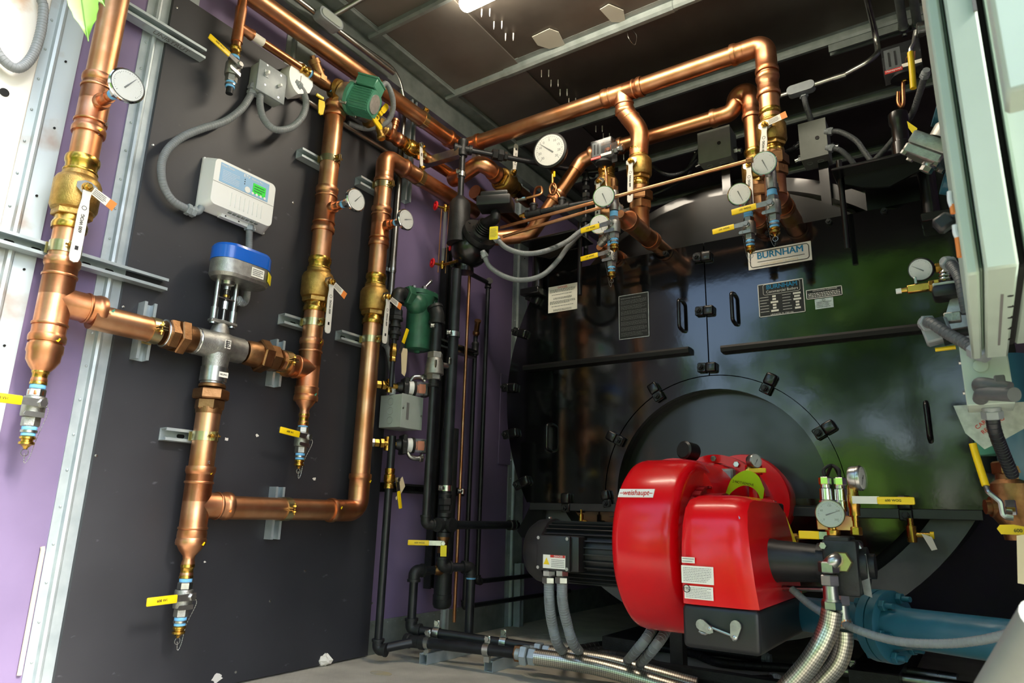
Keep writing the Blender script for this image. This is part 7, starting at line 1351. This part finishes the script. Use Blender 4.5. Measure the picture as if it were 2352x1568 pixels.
# teal gas pipe
tA, tF, tB = WY(1815, 1405, 2.22), WY(2035, 1437, 2.1), WY(2420, 1487, 1.9); T = thing('gas_pipe', 'teal painted gas pipe running along the floor to the burner', 'pipe', (tF.x, tF.y, 0)); rt = .047
dT = (tB-tA).normalized(); obj('pipe', cyl(tA, tB, rt, 28), 'teal', T); obj('weld_neck', [lathe(tF - dT*.075, dT, [(0, rt+.001), (.02, rt+.002), (.06, rt+.014), (.06, rt), ], 24), lathe(tF + dT*.075, -dT, [(0, rt+.001), (.02, rt+.002), (.06, rt+.014), (.06, rt)], 24)], 'teal', T)
for s_ in (-1, 1): obj('flange', lathe(tF + dT*(.002 if s_ > 0 else -.002), dT*s_, [(0, .088), (.022, .088), (.024, .084), (.024, .06)], 32), 'teal', T)
a, u, v = frame(dT)
for i in range(6): w = i*PI/3+.2; p = tF + (u*math.cos(w) + v*math.sin(w))*.072; obj('flange_bolt', [cyl(p - dT*.045, p + dT*.06, .007, 10), hexn(p + dT*.026, dT, .014, .014), hexn(p - dT*.042, dT, .014, .014)], 'teal', T)
vq = WY(2285, 1500, 1.96); T = thing('drain_cock', 'brass cock hanging under the teal gas pipe', 'valve', vq); obj('teal_stub', lathe(vq + EZ*.05, -EZ, [(0, .018), (.03, .018), (.03, .022), (.045, .022)], 14), 'teal', T); obj('cock_body', [lathe(vq, -EZ, [(0, .012), (.02, .012), (.02, .017), (.07, .017), (.075, .012), (.1, .012)], 12), cyl(vq - EZ*.05, vq + V((.04, 0, -.05)), .009, 10)], 'brass', T)
conduit('grey flexible conduit sagging in front of the teal gas pipe', [WY(1818, 1352, 1.98), WY(1870, 1395, 1.96), WY(1955, 1440, 1.92), WY(2050, 1470, 1.88), (WY(2150, 1478, 1.84)), WY(2250, 1470, 1.8), WY(2352, 1445, 1.76), WY(2420, 1420, 1.72)], .0095, ends=(False, False))
fp = [WY(2285, 1600, .95), WY(2400, 1420, .85)]; obj('foreground_conduit', cyl(fp[0], fp[1], .021, 20), 'box_grey_dark', None, 'blurred pale conduit crossing the bottom right corner', 'conduit')
dq_ = WY(2090, 1190, YB-.03); T = thing('drain_cock', 'small brass drain cock with paper tag under the boiler door', 'valve', dq_); obj('cock_body', [lathe(dq_, -EZ, [(0, .01), (.025, .01), (.025, .016), (.06, .017), (.08, .015), (.082, .01)], 14), cyl(dq_ - EZ*.055, dq_ + V((.06, -.0, -.055)), .009, 12)], 'brass', T); obj('yellow_cap', lathe(dq_ + V((.055, 0, -.055)), EX, [(0, .012), (.012, .012)], 12), 'yellow', T); obj('paper_tag', prism([(0, 0), (.03, -.01), (.042, -.05), (.025, -.055)], dq_ + V((.03, -.015, -.05)), EX, EZ, .0008), 'paper', T, smooth=False)
dq_ = WY(1335, 1180, YB-.03); T = thing('drain_cock', 'tiny brass cock above the black motor', 'valve', dq_); obj('cock_body', [lathe(dq_ + EZ*.02, -EZ, [(0, .005), (.02, .005), (.02, .011), (.05, .012), (.055, .008)], 12), cyl(dq_ - EZ*.03, dq_ + V((.03, 0, -.034)), .007, 10)], 'brass', T)
# floor pipes at the bottom, right of the burner
for i, (a, b_) in enumerate((((1990, 1548), (2300, 1590)), ((1945, 1520), (2200, 1560)))):
    A_, B_ = WZ(*a, .045), WZ(*b_, .045); T = thing('steel_pipe', ('nearer' if i == 0 else 'farther') + ' bright steel pipe on the floor at the bottom right', 'pipe', A_, 'bright steel floor pipes'); obj('pipe', cyl(A_ - (B_-A_)*.4, B_, .021, 18), 'steel', T); obj('clamp', [box(A_ + EZ*.03 - (B_-A_)*.1, (.02, .03, .035), bev=.003), hexn(A_ + V((0, -.02, .03)) - (B_-A_)*.1, -EY, .012, .012)], 'zinc', T)
# --- left foreground: conduit loop on the corner post, leaf, litter
conduit('grey conduit loop hanging in front of the white corner post', [V((.06, WX(100, -60, .06).y, 2.76)), WX(100, -60, .06), WX(100, 20, .06), WX(92, 80, .06), WX(72, 132, .06), WX(40, 157, .06), WX(5, 135, .06), WX(-20, 90, .06), WX(-28, 20, .06), V((.06, WX(-28, 20, .06).y-.01, 2.76))], .0135, ends=(False, False))
def leafshape(tip, base, wid, lab, bend):
    tip = V(tip); base = V(base); T = thing('leaf', lab, 'leaf', base, 'leaves hanging in at the upper left'); d = (tip-base); L = d.length; d.normalize(); view = (CAM - base).normalized(); s_ = d.cross(view).normalized(); n = s_.cross(d); vs = []; fs = []; N = 14
    for i in range(N+1):
        t = i/N; w = wid*math.sin(PI*min(1, t**.75))**.8*(1-.25*t) if 0 < t < 1 else .0004
        if t > .72: w *= max(.05, 1-(t-.72)/.28*.75)
        c = base + d*(L*t) + n*(bend*math.sin(PI*t)); j = .94 if i % 2 else 1.0
        vs += [c - s_*w*j + n*.15*w, c - n*.002, c + s_*w*j + n*.15*w]
    for i in range(N):
        for k in (0, 1): fs.append((i*3+k, i*3+k+1, i*3+k+4, i*3+k+3))
    m = len(vs); vs2 = [p - n*.0005 for p in vs]; obj('blade', (vs + vs2, fs + [tuple(x+m for x in reversed(f)) for f in fs]), 'leaf', T)
    obj('midrib', tube([base + d*(L*i/6) + n*(bend*math.sin(PI*i/6)+.0012) for i in range(7)], .0007, 6), 'leaf', T)
    return T
def cp(px, py, dist): return CAM + ray(px, py)*dist
leafshape(cp(203, 96, .98), cp(180, -70, 1.0), .024, 'bright green leaf tip hanging in at the upper left', .004)
leafshape(cp(241, 16, 1.02), cp(205, -60, 1.02), .016, 'small green leaf tip at the top edge beside the larger leaf', .003)
tw = [cp(160, -75, 1.0), cp(180, -71, 1.0), cp(206, -61, 1.02), cp(320, -120, 1.05), cp(500, -400, 1.3)]
T = thing('twig', 'thin twig above the frame carrying the green leaves', 'branch', tw[0]); obj('stem', tube(spline(tw, 5), .0016, 6), 'bark', T)
pq = WZ(742, 1528, 0.0); rn = random.Random(12); vs = []; fs = []; N = 12
sp = sphere((0, 0, 0), .03, 12)
vv = [V((p.x*rn.uniform(.7, 1.4), p.y*rn.uniform(.7, 1.3), max(-.022, p.z*rn.uniform(.6, 1.1)))) for p in sp[0]]
pap = obj('crumpled_paper', [([V((pq.x, pq.y, .023)) + p for p in vv], sp[1]), prism([(-.055, -.02), (-.02, -.03), (.0, 0), (-.03, .015)], (pq.x, pq.y, .004), EX, EY, .002)], 'paper', None, 'crumpled white paper ball on the floor by the board', 'litter', smooth=False)
for i, (px, py, l) in enumerate(((640, 1510, .01),)): pass
q = WZ(848, 1494, .003); obj('orange_scrap', box(q + EZ*.002, (.03, .02, .004)), 'orange', None, 'orange and white scrap at the foot of the board edge', 'litter', smooth=False)
